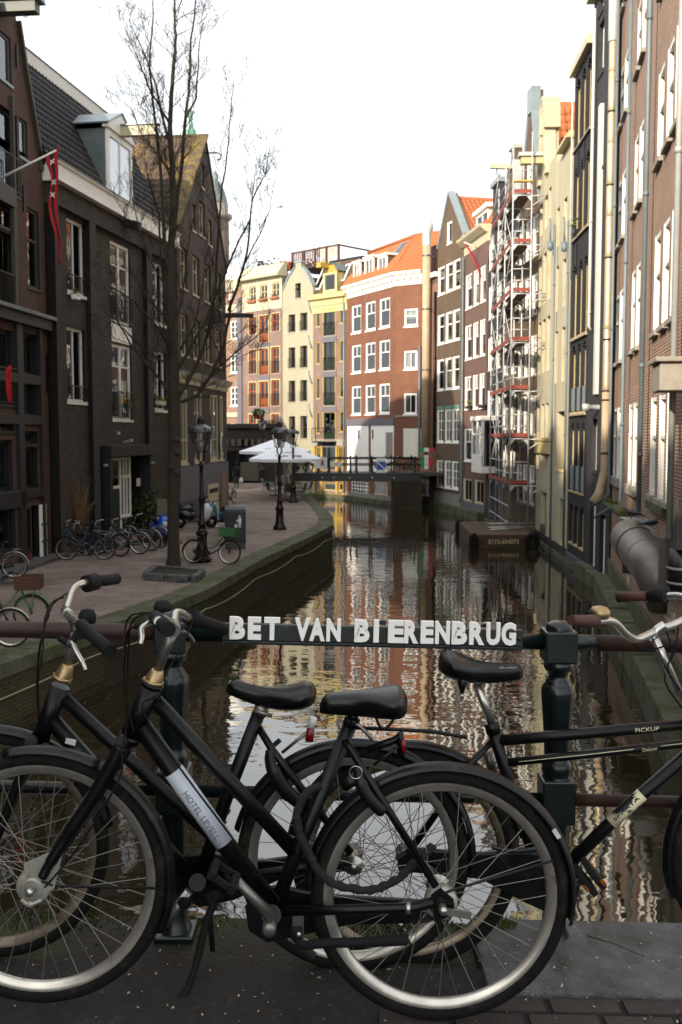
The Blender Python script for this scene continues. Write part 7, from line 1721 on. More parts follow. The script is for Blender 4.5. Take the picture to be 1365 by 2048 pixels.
# ================================================================ parked bicycles and scooters on the quay
def wheel(parent, c, Rw, tw, rimm='rim', spokes=28, hub='steel_dull', hw=.035, spoke_r=.0013, n=40, hubr=.03, rimw=.012):
    """wheel in the xz plane: the tyre is the part; rim, spokes and hub are its pieces"""
    M = Matrix.Translation(c); r_ = Rw - tw
    tp = [(r_ + tw*math.cos(a), tw*math.sin(a)) for a in [i*2*math.pi/10 for i in range(10)]]
    w = obj('wheel', MB().lathe(tp, n, axis='y', closed=True), MAT['rubber'], parent, M)
    ri = r_ - tw*.55
    rp = [(ri, -rimw), (ri-.007, -rimw), (ri-.026, -rimw*.6), (ri-.032, 0), (ri-.026, rimw*.6), (ri-.007, rimw), (ri, rimw)]
    obj('rim', MB().lathe(rp, n, axis='y'), MAT[rimm], w)
    mb = MB()
    for i in range(spokes):
        a = 2*math.pi*i/spokes; sg = 1 if i % 2 else -1; b = a + (.9 if (i//2) % 2 else -.9)
        mb.tube([(hubr*math.cos(b), sg*hw*.8, hubr*math.sin(b)), ((ri-.026)*math.cos(a), 0, (ri-.026)*math.sin(a))], spoke_r, 4, caps=False)
    obj('spokes', mb, MAT['spoke'], w)
    obj('hub', MB().lathe([(0,-hw-.02),(.008,-hw-.02),(.008,-hw),(hubr,-hw),(hubr,-hw+.006),(hubr*.6,-hw+.012),(hubr*.6,hw-.012),(hubr,hw-.006),(hubr,hw),(.008,hw),(.008,hw+.02),(0,hw+.02)], 14, axis='y'), MAT[hub], w)
    return w
def fender(parent, c, Rf, a0, a1, w, m, n=22, name='fender', d=.012):
    mb = MB(); vs = []; k = 5
    for i in range(n+1):
        a = rad(a0 + (a1-a0)*i/n)
        for j in range(k):
            t_ = (j/(k-1))*2-1; r_ = Rf - d*t_*t_*1.4; vs.append((c[0] + r_*math.cos(a), c[1] + t_*w, c[2] + r_*math.sin(a)))
    mb.add(vs, [(i*k+j, i*k+j+1, (i+1)*k+j+1, (i+1)*k+j) for i in range(n) for j in range(k-1)], 0, True)
    o = obj(name, mb, MAT[m], parent); md = o.modifiers.new('s', 'SOLIDIFY'); md.thickness = .0025; return o
def saddle_mb(L=.27, W=.20, nose=.045, H=.07, sag=.012, n=16, k=12):
    """nose at -L*.6, tail at +L*.4 along x"""
    mb = MB(); vs = []
    for i in range(n+1):
        s = i/n; x = -L*.6 + L*s; wd = nose + (W-nose)*(1/(1+math.exp(-(s-.58)*11))); wd *= .5
        e = 1.0
        if s < .12: e = math.sqrt(max(.03, 1-((.12-s)/.12)**2))
        if s > .84: e = math.sqrt(max(.02, 1-((s-.84)/.16)**2))
        wd *= e; hh = (H*(.62+.38*s))*(.35+.65*e); top = -sag*math.sin(s*math.pi) + .018*s + (-.02*(1-e))
        for j in range(k):
            a = 2*math.pi*j/k; y = wd*math.cos(a)*(1.0); z = math.sin(a)
            z = top + (z*hh*.32 if z > 0 else z*hh*.68*(.75+.25*abs(math.cos(a)))) - .004
            vs.append((x, y, z))
    fs = [(i*k+j, i*k+(j+1)%k, (i+1)*k+(j+1)%k, (i+1)*k+j) for i in range(n) for j in range(k)]
    mb.add(vs, fs, 0, True); mb.f.append(list(range(k))[::-1]); mb.m.append(0); mb.sm.append(True); b = n*k; mb.f.append([b+j for j in range(k)]); mb.m.append(0); mb.sm.append(True)
    return mb
def small_bike(label, M, frame='frame_black', fend='bike_fender', rimm='rim', step=True, crate=None, bars='steel', Rw=.345, group='bicycles parked on the quay', basket=False):
    t = thing('bicycle', label, 'bicycle', M=M, group=group)
    wb = 1.10; rx, fx_ = -wb/2, wb/2
    wheel(t, (rx,0,Rw), Rw, .021, rimm, 18, spoke_r=.002, n=28); wheel(t, (fx_,0,Rw), Rw, .021, rimm, 18, spoke_r=.002, n=28)
    ht, hb_ = Vector((fx_-.20,0,.86)), Vector((fx_-.12,0,.62)); bb_ = Vector((-.10,0,.29)); st = Vector((-.26,0,.80))
    mb = MB(); mb.tube([ht, hb_], .022, 8).tube([st, bb_], .018, 8).tube([bb_, (rx,.05,Rw)], .011, 6).tube([bb_, (rx,-.05,Rw)], .011, 6).tube([st+Vector((.02,0,-.08)), (rx,.05,Rw)], .009, 6).tube([st+Vector((.02,0,-.08)), (rx,-.05,Rw)], .009, 6)
    if step: mb.tube([hb_+Vector((0,0,.03)), (.18,0,.40), (.02,0,.31), bb_], .020, 8).tube([ht-Vector((0,0,.05)), (.14,0,.53), (-.05,0,.44), st+(bb_-st)*.62], .016, 8)
    else: mb.tube([hb_+Vector((0,0,.03)), bb_], .020, 8).tube([ht-Vector((0,0,.04)), st-Vector((0,0,.04))], .016, 8)
    obj('frame', mb, MAT[frame], t)
    obj('fork', MB().tube([hb_, (fx_-.06,.045,.5), (fx_,.05,Rw)], .012, 6).tube([hb_, (fx_-.06,-.045,.5), (fx_,-.05,Rw)], .012, 6), MAT[frame], t)
    hs = ht + Vector((-.04,0,.16))
    obj('handlebar', MB().tube([ht, hs], .013, 6).tube([hs+Vector((-.20,-.30,.05)), hs+Vector((-.06,-.27,.07)), hs+Vector((.04,-.12,.03)), hs, hs+Vector((.04,.12,.03)), hs+Vector((-.06,.27,.07)), hs+Vector((-.20,.30,.05))], .012, 7), MAT[bars], t)
    for sg in (-1,1): obj('grip', MB().tube([hs+Vector((-.22,.302*sg,.047)), hs+Vector((-.10,.285*sg,.067))], .018, 7), MAT['grip'], t)
    obj('saddle', saddle_mb(n=8, k=8), MAT['saddle'], t, Matrix.Translation(st+Vector((-.03,0,.16))) @ Matrix.Rotation(math.pi, 4, 'Z')); obj('seat_post', MB().tube([st, st+Vector((-.02,0,.14))], .013, 6), MAT['steel_dull'], t)
    fender(t, (rx,0,Rw), Rw+.025, 10, 185, .03, fend, 12); fender(t, (fx_,0,Rw), Rw+.025, 20, 150, .03, fend, 12)
    obj('chain_case', MB().prism([(rx+.03,Rw-.045),(bb_.x,bb_.z-.10),(bb_.x+.09,bb_.z-.03),(bb_.x+.08,bb_.z+.06),(bb_.x,bb_.z+.10),(rx+.03,Rw+.045)], -.055, -.035), MAT['frame_black'], t)
    obj('crank', MB().bar(bb_+Vector((0,-.07,0)), bb_+Vector((.12,-.07,-.11)), .02, .02).bar(bb_+Vector((0,.07,0)), bb_+Vector((-.12,.07,.11)), .02, .02).box(bb_.x+.07,bb_.x+.17,-.17,-.07,bb_.z-.125,bb_.z-.10).box(bb_.x-.17,bb_.x-.07,.07,.17,bb_.z+.10,bb_.z+.125), MAT['steel_dull'], t)
    obj('rear_rack', MB().tube([(rx-.22,-.06,.76),(rx+.20,-.06,.77),(rx+.20,.06,.77),(rx-.22,.06,.76)], .007, 5, closed=True).tube([(rx-.05,-.06,.76),(rx,-.06,Rw)], .006, 5).tube([(rx-.05,.06,.76),(rx,.06,Rw)], .006, 5), MAT['steel_dull'], t)
    obj('rear_light', MB().box(rx-.40, rx-.37, -.03, .03, .56, .64), MAT['reflector_red'], t)
    obj('kickstand', MB().tube([(-.20,.06,.27),(-.26,.18,.0)], .009, 5), MAT['steel_dull'], t)
    if crate:
        cx, cz_, col, slat = fx_-.03, .80, crate, True
        mb = MB(); a, b, h = .24, .20, .25; co = obj('crate', MB().box(cx-a,cx+a,-b,b,cz_,cz_+.015), MAT[col], t)
        for k in range(4):
            z0 = cz_+.005+k*.064; obj('crate_slat', MB().box(cx-a,cx+a,-b-.006,-b+.006,z0,z0+.056).box(cx-a,cx+a,b-.006,b+.006,z0,z0+.056).box(cx-a-.006,cx-a+.006,-b+.007,b-.007,z0,z0+.056).box(cx+a-.006,cx+a+.006,-b+.007,b-.007,z0,z0+.056), MAT[col], co)
        obj('front_rack', MB().tube([(cx+.1,-.08,cz_),(fx_,-.06,Rw)], .007, 5).tube([(cx+.1,.08,cz_),(fx_,.06,Rw)], .007, 5).box(cx-.15,cx+.15,-.1,.1,cz_-.02,cz_-.002), MAT[frame], t)
    return t
def on_quay(px, py, ang, lean=0):
    p = onz(px, py, QZ); return Matrix.Translation(p) @ Matrix.Rotation(rad(ang), 4, 'Z') @ Matrix.Rotation(rad(lean), 4, 'X')
# ground contact midpoints read from the photo; angle 0 faces right
b1 = small_bike('green step-through bicycle with wooden crate on the front, by the left edge', on_quay(4, 1262, 8), 'frame_green', 'frame_green', 'rim_dirty', crate='wood_crate')
small_bike('black bicycle with pale white fender cut by the left edge, below the green one', on_quay(-42, 1296, 5), 'frame_black', 'hub_white')
small_bike('black bicycle with white rear fender and white rim before the dark timber front', on_quay(-14, 1158, 187), 'frame_black', 'hub_white', 'hub_white')
bk = small_bike('black bicycle lying in the dark corner beside the white panel, leftmost of the row', on_quay(138, 1111, 12), 'frame_black', rimm='frame_black')
for lb, px, py, an, kw in (('black bicycle with bright blue frame tube among the tied canes', 158, 1112, 195, dict(frame='frame_blue', fend='frame_black', rimm='frame_black')),
                       ('black city bicycle in the row, in front of the blue framed one', 172, 1120, 186, dict(frame='frame_black', step=False, rimm='rim_dirty')),
                       ('blue step-through bicycle with upright silver handlebar in the row', 210, 1112, 160, dict(frame='frame_blue', rimm='rim_dirty')),
                       ('silver step-through bicycle with grey fenders before the white door', 246, 1108, 174, dict(frame='frame_silver', fend='frame_silver')),
                       ('black bicycle with silver high handlebar behind the silver one', 272, 1101, 168, dict(frame='frame_black', fend='frame_silver')),
                       ('black bicycle with wide pale rim nearest the leafy shrub', 290, 1095, 165, dict(frame='frame_black', fend='hub_white', rimm='hub_white'))):
    small_bike(lb, on_quay(px, py, an), **kw)
small_bike('bicycle with green plastic crate leaning against the foot of the nearest lantern', on_quay(423, 1128, -14, -6), 'frame_black', 'bike_fender', 'rim', crate='crate_green')
small_bike('small dark bicycle seen end-on beside the pink pier of the shop front', on_quay(461, 1008, 75), 'frame_black')
for px, an, lb in ((768, 5, 'bicycle parked on the far bridge behind the blue waterway sign'), (806, 178, 'bicycle with pale wheels at the right end of the far bridge'), (600, 12, 'bicycle on the far bridge right behind the parasol'), (632, 170, 'bicycle on the far bridge behind the white banner')):
    small_bike(lb, Matrix.Translation((fx(px), FBY+.7, fz(946)+.005)) @ Matrix.Rotation(rad(an), 4, 'Z'), rimm='rim' if px < 800 else 'hub_white', group='bicycles parked on the far bridge')
def scooter(label, M, body, front=None, shield=False, box=False):
    front = front or body
    t = thing('scooter', label, 'scooter', M=M, group='motor scooters on the quay')
    for x in (-.62, .62): 
        w = obj('wheel', MB().lathe([(.17+.06*math.cos(a), .06*math.sin(a)) for a in [i*2*math.pi/8 for i in range(8)]], 20, axis='y', closed=True), MAT['rubber'], t, Matrix.Translation((x,0,.23)))
        obj('rim', MB().lathe([(0,-.03),(.15,-.035),(.15,.035),(0,.03)], 16, axis='y'), MAT['steel_dull'], w)
    obj('floor_board', MB().box(-.25,.35,-.16,.16,.24,.32), MAT['scoot_black'], t, bev=.02)
    obj('rear_body', MB().tube([(-.85,0,.70),(-.70,0,.62),(-.40,0,.56),(-.18,0,.46),(-.12,0,.34)], [.06,.15,.20,.19,.12], 12), MAT[body], t)
    obj('seat', MB().tube([(-.82,0,.80),(-.6,0,.80),(-.3,0,.78),(-.10,0,.72)], [.07,.13,.14,.09], 10, flat=.9), MAT['scoot_black'], t)
    obj('front_shield', MB().tube([(.32,0,.30),(.42,0,.50),(.46,0,.75),(.40,0,.98)], [.14,.21,.20,.12], 12, flat=1.1), MAT[front], t)
    obj('front_fender', MB().tube([(.40,0,.36),(.55,0,.49),(.70,0,.48),(.82,0,.38)], [.07,.11,.10,.05], 10), MAT[body], t)
    obj('headlight', MB().lathe([(0,-.02),(.11,0),(.09,.06),(0,.07)], 10, (.60,0,.72), 'x'), MAT['reflector_white'], t)
    obj('handlebar', MB().tube([(.30,-.34,1.06),(.36,-.2,1.08),(.38,0,1.03),(.36,.2,1.08),(.30,.34,1.06)], .02, 7).tube([(.40,0,.9),(.38,0,1.05)], .05, 8), MAT['scoot_black'], t)
    for sg in (-1,1):
        obj('mirror', MB().tube([(.34,.24*sg,1.07),(.36,.34*sg,1.24)], .008, 5).lathe([(0,0),(.06,0),(.06,.015),(0,.015)], 8, (.36,.36*sg,1.26), 'x'), MAT['scoot_black'], t)
        obj('indicator', MB().box(.5,.55,.14*sg-.03,.14*sg+.03,.58,.63), MAT['orange_lens'], t)
    obj('fork', MB().tube([(.44,.07,.5),(.62,.08,.23)], .02, 6).tube([(.44,-.07,.5),(.62,-.08,.23)], .02, 6), MAT['steel_dull'], t)
    obj('tail_light', MB().box(-.92,-.86,-.08,.08,.64,.70), MAT['reflector_red'], t)
    if shield: obj('wind_screen', MB().hexa([(.42,-.22,1.02),(.42,.22,1.02),(.44,.22,1.02),(.44,-.22,1.02),(.30,-.16,1.55),(.30,.16,1.55),(.32,.16,1.55),(.32,-.16,1.55)]), MAT['screen_clear'], t, bev=.01)
    if box: obj('top_box', MB().box(-1.02,-.66,-.22,.22,.86,1.16), MAT['scoot_black'], t, bev=.04)
    return t
scooter('bright blue scooter with tall wind screen beside the tree trunk', on_quay(320, 1088, -62), 'scoot_blue', shield=True)
scooter('black and white scooter side-on behind the nearest lantern', on_quay(392, 1056, 2), 'scoot_black', 'scoot_white')
scooter('black scooter with high screen behind the white one', on_quay(392, 1044, 8), 'scoot_black', shield=True)
scooter('teal scooter with red tail light left of the street bin', on_quay(440, 1056, 140), 'scoot_teal')
# ================================================================ near bridge: kerb, railing, name board
YR = 3.12
sx0, sx1 = .43, 3.2
g = thing('kerb_slab', 'broad grey granite kerb slab under the right railing post', 'kerb slab', (sx0, 2.778, bz(sx0)))
def slab(x0, x1, y0, y1, h, m, par, o, bev=.008, dz=0): return obj('slab', MB().hexa([(x0-o[0],y0-o[1],bz(x0)-o[2]-.3),(x1-o[0],y0-o[1],bz(x1)-o[2]-.3),(x1-o[0],y1-o[1],bz(x1)-o[2]-.3),(x0-o[0],y1-o[1],bz(x0)-o[2]-.3),(x0-o[0],y0-o[1],bz(x0)-o[2]+h),(x1-o[0],y0-o[1],bz(x1)-o[2]+h),(x1-o[0],y1-o[1],bz(x1)-o[2]+h),(x0-o[0],y1-o[1],bz(x0)-o[2]+h)]), MAT[m], par, bev=bev)
o3 = (sx0, 2.778, bz(sx0)); slab(sx0, 1.9, 2.778, 3.22, .020, 'granite', g, o3); slab(1.906, sx1, 2.778, 3.22, .016, 'granite', g, o3)
# brick edging of the road, laid singly
be = thing('brick_edging', 'rows of dark red road bricks at the lower right, before the granite slab', 'brick paving', (.12, 2.7, bz(.12)))
def brick_at(x0, x1, y0, y1):
    z = bz((x0+x1)/2) + R.uniform(-.002, .004); cx, cy = (x0+x1)/2, (y0+y1)/2; lx, ly = (x1-x0)/2, (y1-y0)/2; c = .006
    o = obj('brick', MB().hexa([(-lx,-ly,-.05),(lx,-ly,-.05),(lx,ly,-.05),(-lx,ly,-.05),(-lx+c,-ly+c,.010),(lx-c,-ly+c,.010),(lx-c,ly-c,.010),(-lx+c,ly-c,.010)]), MAT['brick_road'], be, Matrix.Translation((cx-.12, cy-2.7, z-bz(.12))) @ Matrix.Rotation(R.uniform(-.012,.012), 4, 'Z') @ Matrix.Rotation(SL, 4, 'Y'))
x = .17
while x < 2.6: brick_at(x, x+.205, 2.694, 2.772); x += .2125
for row in range(6):
    x = .10 - (.1 if row % 2 else 0); y1 = 2.688 - row*.084
    while x < 2.4: brick_at(x+.0, x+.203, y1-.078, y1); x += .2105
# litter on the deck: leaves and grit
mb = MB()
for i in range(260):
    x, y = R.uniform(-1.4, 1.3), R.uniform(2.62, 3.2); z = bz(x) + (.022 if x > sx0 and y > 2.778 else .012 if x > .1 and y < 2.77 else .004); a = R.uniform(0,6.3); k = R.uniform(.0015, .006) if R.random() < .93 else R.uniform(.006,.014)
    d = Vector((math.cos(a), math.sin(a), R.uniform(0,.3)))*k; e = Vector((-math.sin(a), math.cos(a), R.uniform(0,.3)))*k*.6; c = Vector((x,y,z+.001)); mb.add([c-d, c+e, c+d+Vector((0,0,k*.3)), c-e], [(0,1,2,3)])
o = obj('leaf_litter', mb, MAT['chalk']); tag(o, 'small dead leaves and grit scattered on the near bridge', 'leaf litter'); o['kind'] = 'stuff'
mb = MB()
for i in range(2600):                          # moss cushions and grass on the verge
    x, y = R.uniform(-1.6, .40), 3.24 - abs(R.gauss(0, .07)); 
    if y < 2.96 or math.sin(x*5.1)+math.sin(x*11.7+1)+R.uniform(-1,1) < -.2: continue
    h = R.uniform(.003,.014); c = Vector((x,y,bz(x)-.012)); mb.add([c+Vector((-.004,0,0)), c+Vector((.004,.003,0)), c+Vector((R.uniform(-.008,.008),R.uniform(-.006,.006),h))], [(0,1,2)])
for i in range(60):
    c = Vector((.545+R.uniform(-.03,.03), 3.16+R.uniform(-.02,.02), bz(.54)+.018)); mb.add([c, c+Vector((.004,0,0)), c+Vector((R.uniform(-.03,.03),R.uniform(-.02,.02),R.uniform(.02,.06)))], [(0,1,2)])
o = obj('moss_and_grass', mb, MAT['moss']); tag(o, 'short moss and grass along the bridge edge behind the wheels', 'moss'); o['kind'] = 'stuff'
a, b = onz(1173, 1871, bz(.8)+.03), onz(1289, 1913, bz(.9)+.03); tag(obj('dry_stick', MB().tube([(0,0,0), (b-a)*.5+Vector((0,0,.006)), b-a], .0022, 5), MAT['wood_old'], None, Matrix.Translation(a)), 'thin dry stick lying on the granite slab', 'stick')
# railing
rl = thing('bridge_railing', 'dark green and rust brown bridge railing with two turned iron posts', 'railing', (0, YR, bz(0)))
ro_ = Vector((0, YR, bz(0)))
xp = {}
for px in (345, 1118):
    zq = lambda py, px=px: ony(px, py + (1118-px)*-.026*0, YR).z
    dpy = -(1118-px)*.0300*0 - (20 if px < 600 else 0); Z = lambda py: ony(px, py+dpy, YR).z - bz(0); X = ony(px, 1280, YR).x; xp[px] = X
    k = ony(1, 1280, YR); u = (ony(683.5, 1280, YR).x - ony(682.5, 1280, YR).x)
    pr = [(27,1322),(29,1326),(29.5,1333),(26,1339),(20,1345),(18.5,1352),(20,1357),(25,1361),(25,1365),(28,1368),(32.5,1375),(33.5,1384),(32.5,1396),(29,1440),(26.5,1480),(25,1512),(25,1520),(29,1524),(30,1532),(30,1541),(27,1547),(29,1553)]
    po = obj('post', MB().lathe([(r_*u, Z(y)) for r_, y in pr][::-1], 24, (X, 0, 0)), MAT['rail_green'], rl)
    bx = lambda w, y0, y1: MB().box(X-w*u, X+w*u, -w*u, w*u, Z(y1), Z(y0))
    obj('post_block', bx(32, 1259, 1322), MAT['rail_green'], rl, bev=.006); obj('post_block', bx(33, 1553, 1640), MAT['rail_green'], rl, bev=.006)
    obj('post_cap', MB().lathe([(26*u, Z(1259.5)),(26*u, Z(1252)),(24*u, Z(1248)),(16*u, Z(1243)),(0, Z(1241))], 24, (X,0,0)), MAT['rail_green'], rl)
    obj('lower_shaft', MB().lathe([(28*u, Z(1640)),(25*u, Z(1655)),(24*u, Z(1850)),(30*u, Z(1866)),(33*u, Z(1876))][::-1], 4 if False else 20, (X,0,0)), MAT['rail_green'], rl)
    obj('post_foot', MB().box(X-.062, X+.062, -.062, .062, bz(X)-bz(0)-.02, Z(1876)), MAT['rail_green'], rl, bev=.006)
def railz(py, px=682): return ony(px, py, YR).z - bz(0)
z1, z2 = railz(1274), railz(1589)
def rb(xa, xb, z, r_, m): obj('rail_tube', MB().tube([(xa, 0, z-SL*xa), (xb, 0, z-SL*xb)], r_, 16), MAT[m], rl)
xl, xr = xp[345], xp[1118]
rb(-3.2, xl, z1, .027, 'rail_rust'); rb(xl+.001, xr, z1, .026, 'rail_green'); rb(xr+.001, xr+.12, z1, .0262, 'rail_green'); rb(xr+.12, 3.2, z1, .0265, 'rail_rust')
rb(-3.2, xl, z2, .020, 'rail_green'); rb(xl+.001, xr, z2, .020, 'rail_green'); rb(xr+.001, 3.2, z2, .020, 'rail_rust')
for X in (xl-(xr-xl), xr+(xr-xl)): obj('post', MB().lathe([(.045,-.02),(.04,.3),(.045,.9),(.05,1.0),(0,1.05)], 16, (X,0,-SL*X)), MAT['rail_green'], rl)
# name board with separate white letters
YS = YR-.048
c0, c1 = ony(456, 1264, YS), ony(1045, 1277.5, YS); L = (c1-c0).length; ang = math.atan2(c1.z-c0.z, c1.x-c0.x)
MS = Matrix.Translation(c0) @ Matrix.Rotation(-ang, 4, 'Y'); ps = L/589
nb = thing('name_board', 'dark bridge name board with raised white letters fixed to the railing', 'sign', M=MS)
obj('board', MB().box(-12*ps, L+2*ps, 0, .022, -17*ps, 17*ps), MAT['sign_board'], nb, bev=.003)
obj('lower_lip', MB().box(-12*ps, L+2*ps, .002, .03, -25*ps, -17.5*ps), MAT['rail_green'], nb, bev=.003)
for x in (-4, 583): obj('bolt', MB().lathe([(0,-.006),(.006,-.006),(.007,0)], 10, (x*ps,0,0), 'y'), MAT['rail_green'], nb)
for ch, a, b in (('B',460,491),('E',496.5,523),('T',529,560.5),('V',590,621),('A',619,650),('N',653,682),('B',709,739.5),('E',776,808),('R',808.5,836.5),('E',841,867),('N',870,899.5),('B',903,934),('R',938,968.5),('U',972,1000),('G',1002,1031.5)):
    tm = text_mb(ch, 46*ps, .010, .05, width=(b-a)*ps)
    lt_ = obj('letter', tm, MAT['letter_white'], nb, Matrix.Translation((((a+b)/2-456)*ps, -.0005, 9.5*ps)), bev=.0008)
obj('letter', MB().box((747-456)*ps, (758-456)*ps, -.010, 0, -13.5*ps, 32.5*ps), MAT['letter_white'], nb, bev=.001)
obj('broken_letter', text_mb('E', 44*ps, .004, .035, width=26*ps), MAT['sign_board'], nb, Matrix.Translation(((759-456)*ps, -.0004, 9*ps)))

# ================================================================ the three bicycles in front
class Bk:
    def __init__(s, label, Y, gx, gy):
        s.Y = Y; p = ony(gx, gy, Y); s.root = thing('bicycle', label, 'bicycle', p, group='bicycles leaning on the near railing'); s.p = p
    def q(s, px, py, dy=0): return ony(px, py, s.Y+dy) - s.p
    def tube(s, name, pts, r, m, n=12, par=None, flat=1.0, mb=None):
        P = [s.q(*p) for p in pts]; mb = mb or MB(); mb.tube(P, r, n, flat=flat)
        return obj(name, mb, MAT[m], par or s.root) if name else mb
    def many(s, name, items, m, n=12, par=None):
        if name == 'crank' and len(items) > 1:
            for it in items: s.many(name, [it], m, n, par)
            return
        mb = MB()
        for pts, r in items: mb.tube([s.q(*p) for p in pts], r, n)
        return obj(name, mb, MAT[m], par or s.root)
def sm(pts, k=6):                               # smooth a polyline (Catmull-Rom)
    P = [Vector(p if len(p) == 3 else (*p, 0)) for p in pts]; out = []
    for i in range(len(P)-1):
        a, b, c, d = P[max(0,i-1)], P[i], P[i+1], P[min(len(P)-1,i+2)]
        for j in range(k):
            t = j/k; out.append(tuple(.5*((2*b)+(c-a)*t+(2*a-5*b+4*c-d)*t*t+(3*b-a-3*c+d)*t**3)))
    out.append(tuple(P[-1])); return out
# ---- bicycle 1: nearest, black hire bicycle with pale sleeve on the down tube
B = Bk('nearest black step-through bicycle with pale printed sleeve on its frame', 2.64, 470, 2030)
fh, rh = B.q(80, 1755), B.q(880, 1790); Rw = (B.q(880,1537)-rh).length
wheel(B.root, fh, Rw, .0205, 'rim', 36, 'hub_white', .05, n=72, hubr=.028, spoke_r=.0012, rimw=.013)
wheel(B.root, rh, Rw, .0205, 'rim', 36, 'steel', .06, n=72, hubr=.034, spoke_r=.0012, rimw=.013)
obj('drum_brake', MB().lathe([(0,-.066),(.040,-.066),(.046,-.060),(.048,-.03),(.048,-.02),(.03,-.02)], 24, fh, 'y').lathe([(.022,-.070),(.03,-.070),(.03,-.066)], 16, fh, 'y'), MAT['hub_white'], B.root)
obj('brake_arm', MB().prism([(v.x, v.z) for v in [B.q(*p_, -.05) for p_ in ((52,1722),(125,1690),(131,1694),(112,1772),(60,1790))]][::-1], fh.y-.0665, fh.y-.0625).tube([fh+Vector((-.03,-.068,-.03)), fh+Vector((-.008,-.07,-.045)), fh+Vector((.025,-.068,-.03))], .006, 8).lathe([(0,-.075),(.008,-.075),(.009,-.067)], 8, fh+Vector((-.005,0,-.042)), 'y'), MAT['hub_white'], B.root)
obj('axle_nut', MB().lathe([(0,-.098),(.010,-.098),(.012,-.09),(.012,-.075)], 8, fh, 'y').lathe([(0,-.10),(.010,-.10),(.012,-.09),(.012,-.07)], 8, rh, 'y'), MAT['steel'], B.root)
B.many('fork', [(sm([(244,1492,-.055),(225,1530,-.058),(185,1598,-.06),(135,1672,-.066),(98,1730,-.076),(84,1757,-.083)]), [.021]*6+[.0205]*6+[.019]*6+[.016]*6+[.013]*6+[.010]), (sm([(252,1492,.055),(230,1530,.058),(190,1598,.06),(140,1672,.066),(100,1730,.076),(84,1757,.08)]), [.021]*6+[.0205]*6+[.019]*6+[.016]*6+[.013]*6+[.010]), ([(240,1486,-.06),(250,1478,0),(258,1486,.06)], .018)], 'bike_black', 12)
fr = [([(306,1366),(258,1480)], .0285), ([(306,1366),(303,1373)], .031), ([(262,1470),(257,1483)], .031),
      ([(312,1402),(590,1703)], .0205), ([(284,1452),(543,1816)], .0265), ([(703,1444),(590,1712),(548,1822)], .0195), ([(548,1822),(700,1819,-.055),(830,1815,-.06),(868,1803,-.062)], .0135), ([(548,1822),(700,1819,.055),(830,1815,.06),(868,1803,.062)], .0135),
      ([(686,1478,0),(700,1496,-.05),(872,1772,-.066)], .0105), ([(686,1478,0),(700,1496,.05),(872,1772,.066)], .0105), ([(543,1830,-.045),(543,1830,.045)], .027)]
B.many('frame', fr, 'bike_black', 16)
for dy in (-.064, .064):
    mb = MB(); c = rh + Vector((0,dy,0)); mb.prism([(c.x-.02,c.z-.045),(c.x+.035,c.z-.02),(c.x+.03,c.z+.02),(c.x-.005,c.z+.05),(c.x-.03,c.z+.03)], c.y-.003, c.y+.003); obj('dropout', mb, MAT['bike_black'], B.root)
a_, b_ = Vector((284,1452)), Vector((543,1816)); along_ = lambda t: a_ + (b_-a_)*t
s0, s1 = .245, .640
sl = B.tube('sleeve', [tuple(along_(s0)), tuple(along_(s1))], .0278, 'sleeve', 24)
A3, B3 = B.q(*along_(.345)), B.q(*along_(.60)); dv = (B3-A3); cx = (A3+B3)/2; xd = dv.normalized(); yd = Vector((0,1,0)); zd = xd.cross(yd)
MT = Matrix(((xd.x, yd.x, zd.x, cx.x), (xd.y, yd.y, zd.y, cx.y), (xd.z, yd.z, zd.z, cx.z), (0,0,0,1)))
def wrap(mb, r):                               # lay flat lettering round a tube of radius r
    mb.v = [(x, -math.cos(z/r)*r + min(0, y), math.sin(z/r)*r) for x, y, z in mb.v]; return mb
obj('lettering', wrap(text_mb('HOTEL LEVELL', .0165, .0006, .0, width=dv.length), .0282), MAT['print_grey'], sl, MT)
obj('head_collar', MB().tube([B.q(316,1339), B.q(315,1343), B.q(309,1360), B.q(306,1366)], [.015,.019,.0255,.027], 20).tube([B.q(308,1360), B.q(306,1367)], .0285, 20), MAT['brass'], B.root)
B.tube('stem', [(312,1350),(336,1290),(347,1262)], [.0125,.0125,.015], 'steel_dull', 16)
obj('stem_clamp', MB().tube([B.q(348,1262,-.03), B.q(348,1250,.03)], .018, 14), MAT['steel_dull'], B.root)
B.tube('handlebar', sm([(318,1243,-.30),(314,1238,-.22),(322,1236,-.16),(338,1244,-.08),(348,1254,0),(349,1238,.05),(352,1226,.10),(366,1228,.17),(382,1238,.22),(400,1245,.25)]), .0115, 'steel', 12)
B.tube('grip', [(311,1234,-.20),(321,1245,-.27),(337,1259,-.36)], [.0165,.0175,.018], 'grip', 16); B.tube('grip', [(386,1238,.24),(415,1247,.29),(450,1259,.33)], [.021,.019,.019], 'grip', 16)
obj('shifter', MB().tube([B.q(378,1231,.22), B.q(394,1241,.25)], .026, 14), MAT['grip'], B.root); obj('bell', MB().lathe([(0,.0),(.022,.0),(.024,.012),(.016,.026),(0,.03)], 14, B.q(326,1222,-.10)), MAT['grip'], B.root)
B.tube('brake_lever', sm([(306,1243,-.2),(292,1250,-.22),(283,1258,-.23),(284,1275,-.24),(281,1288,-.245)]), [.008]*6+[.0075]*12+[.007]*7, 'steel', 8); B.tube('lever_body', [(308,1243,-.18),(288,1250,-.2),(268,1254,-.2)], [.012,.012,.006], 'grip', 10)
B.tube('brake_lever', sm([(366,1262,.2),(378,1270,.22),(388,1284,.24)]), .006, 'steel_dull', 8)
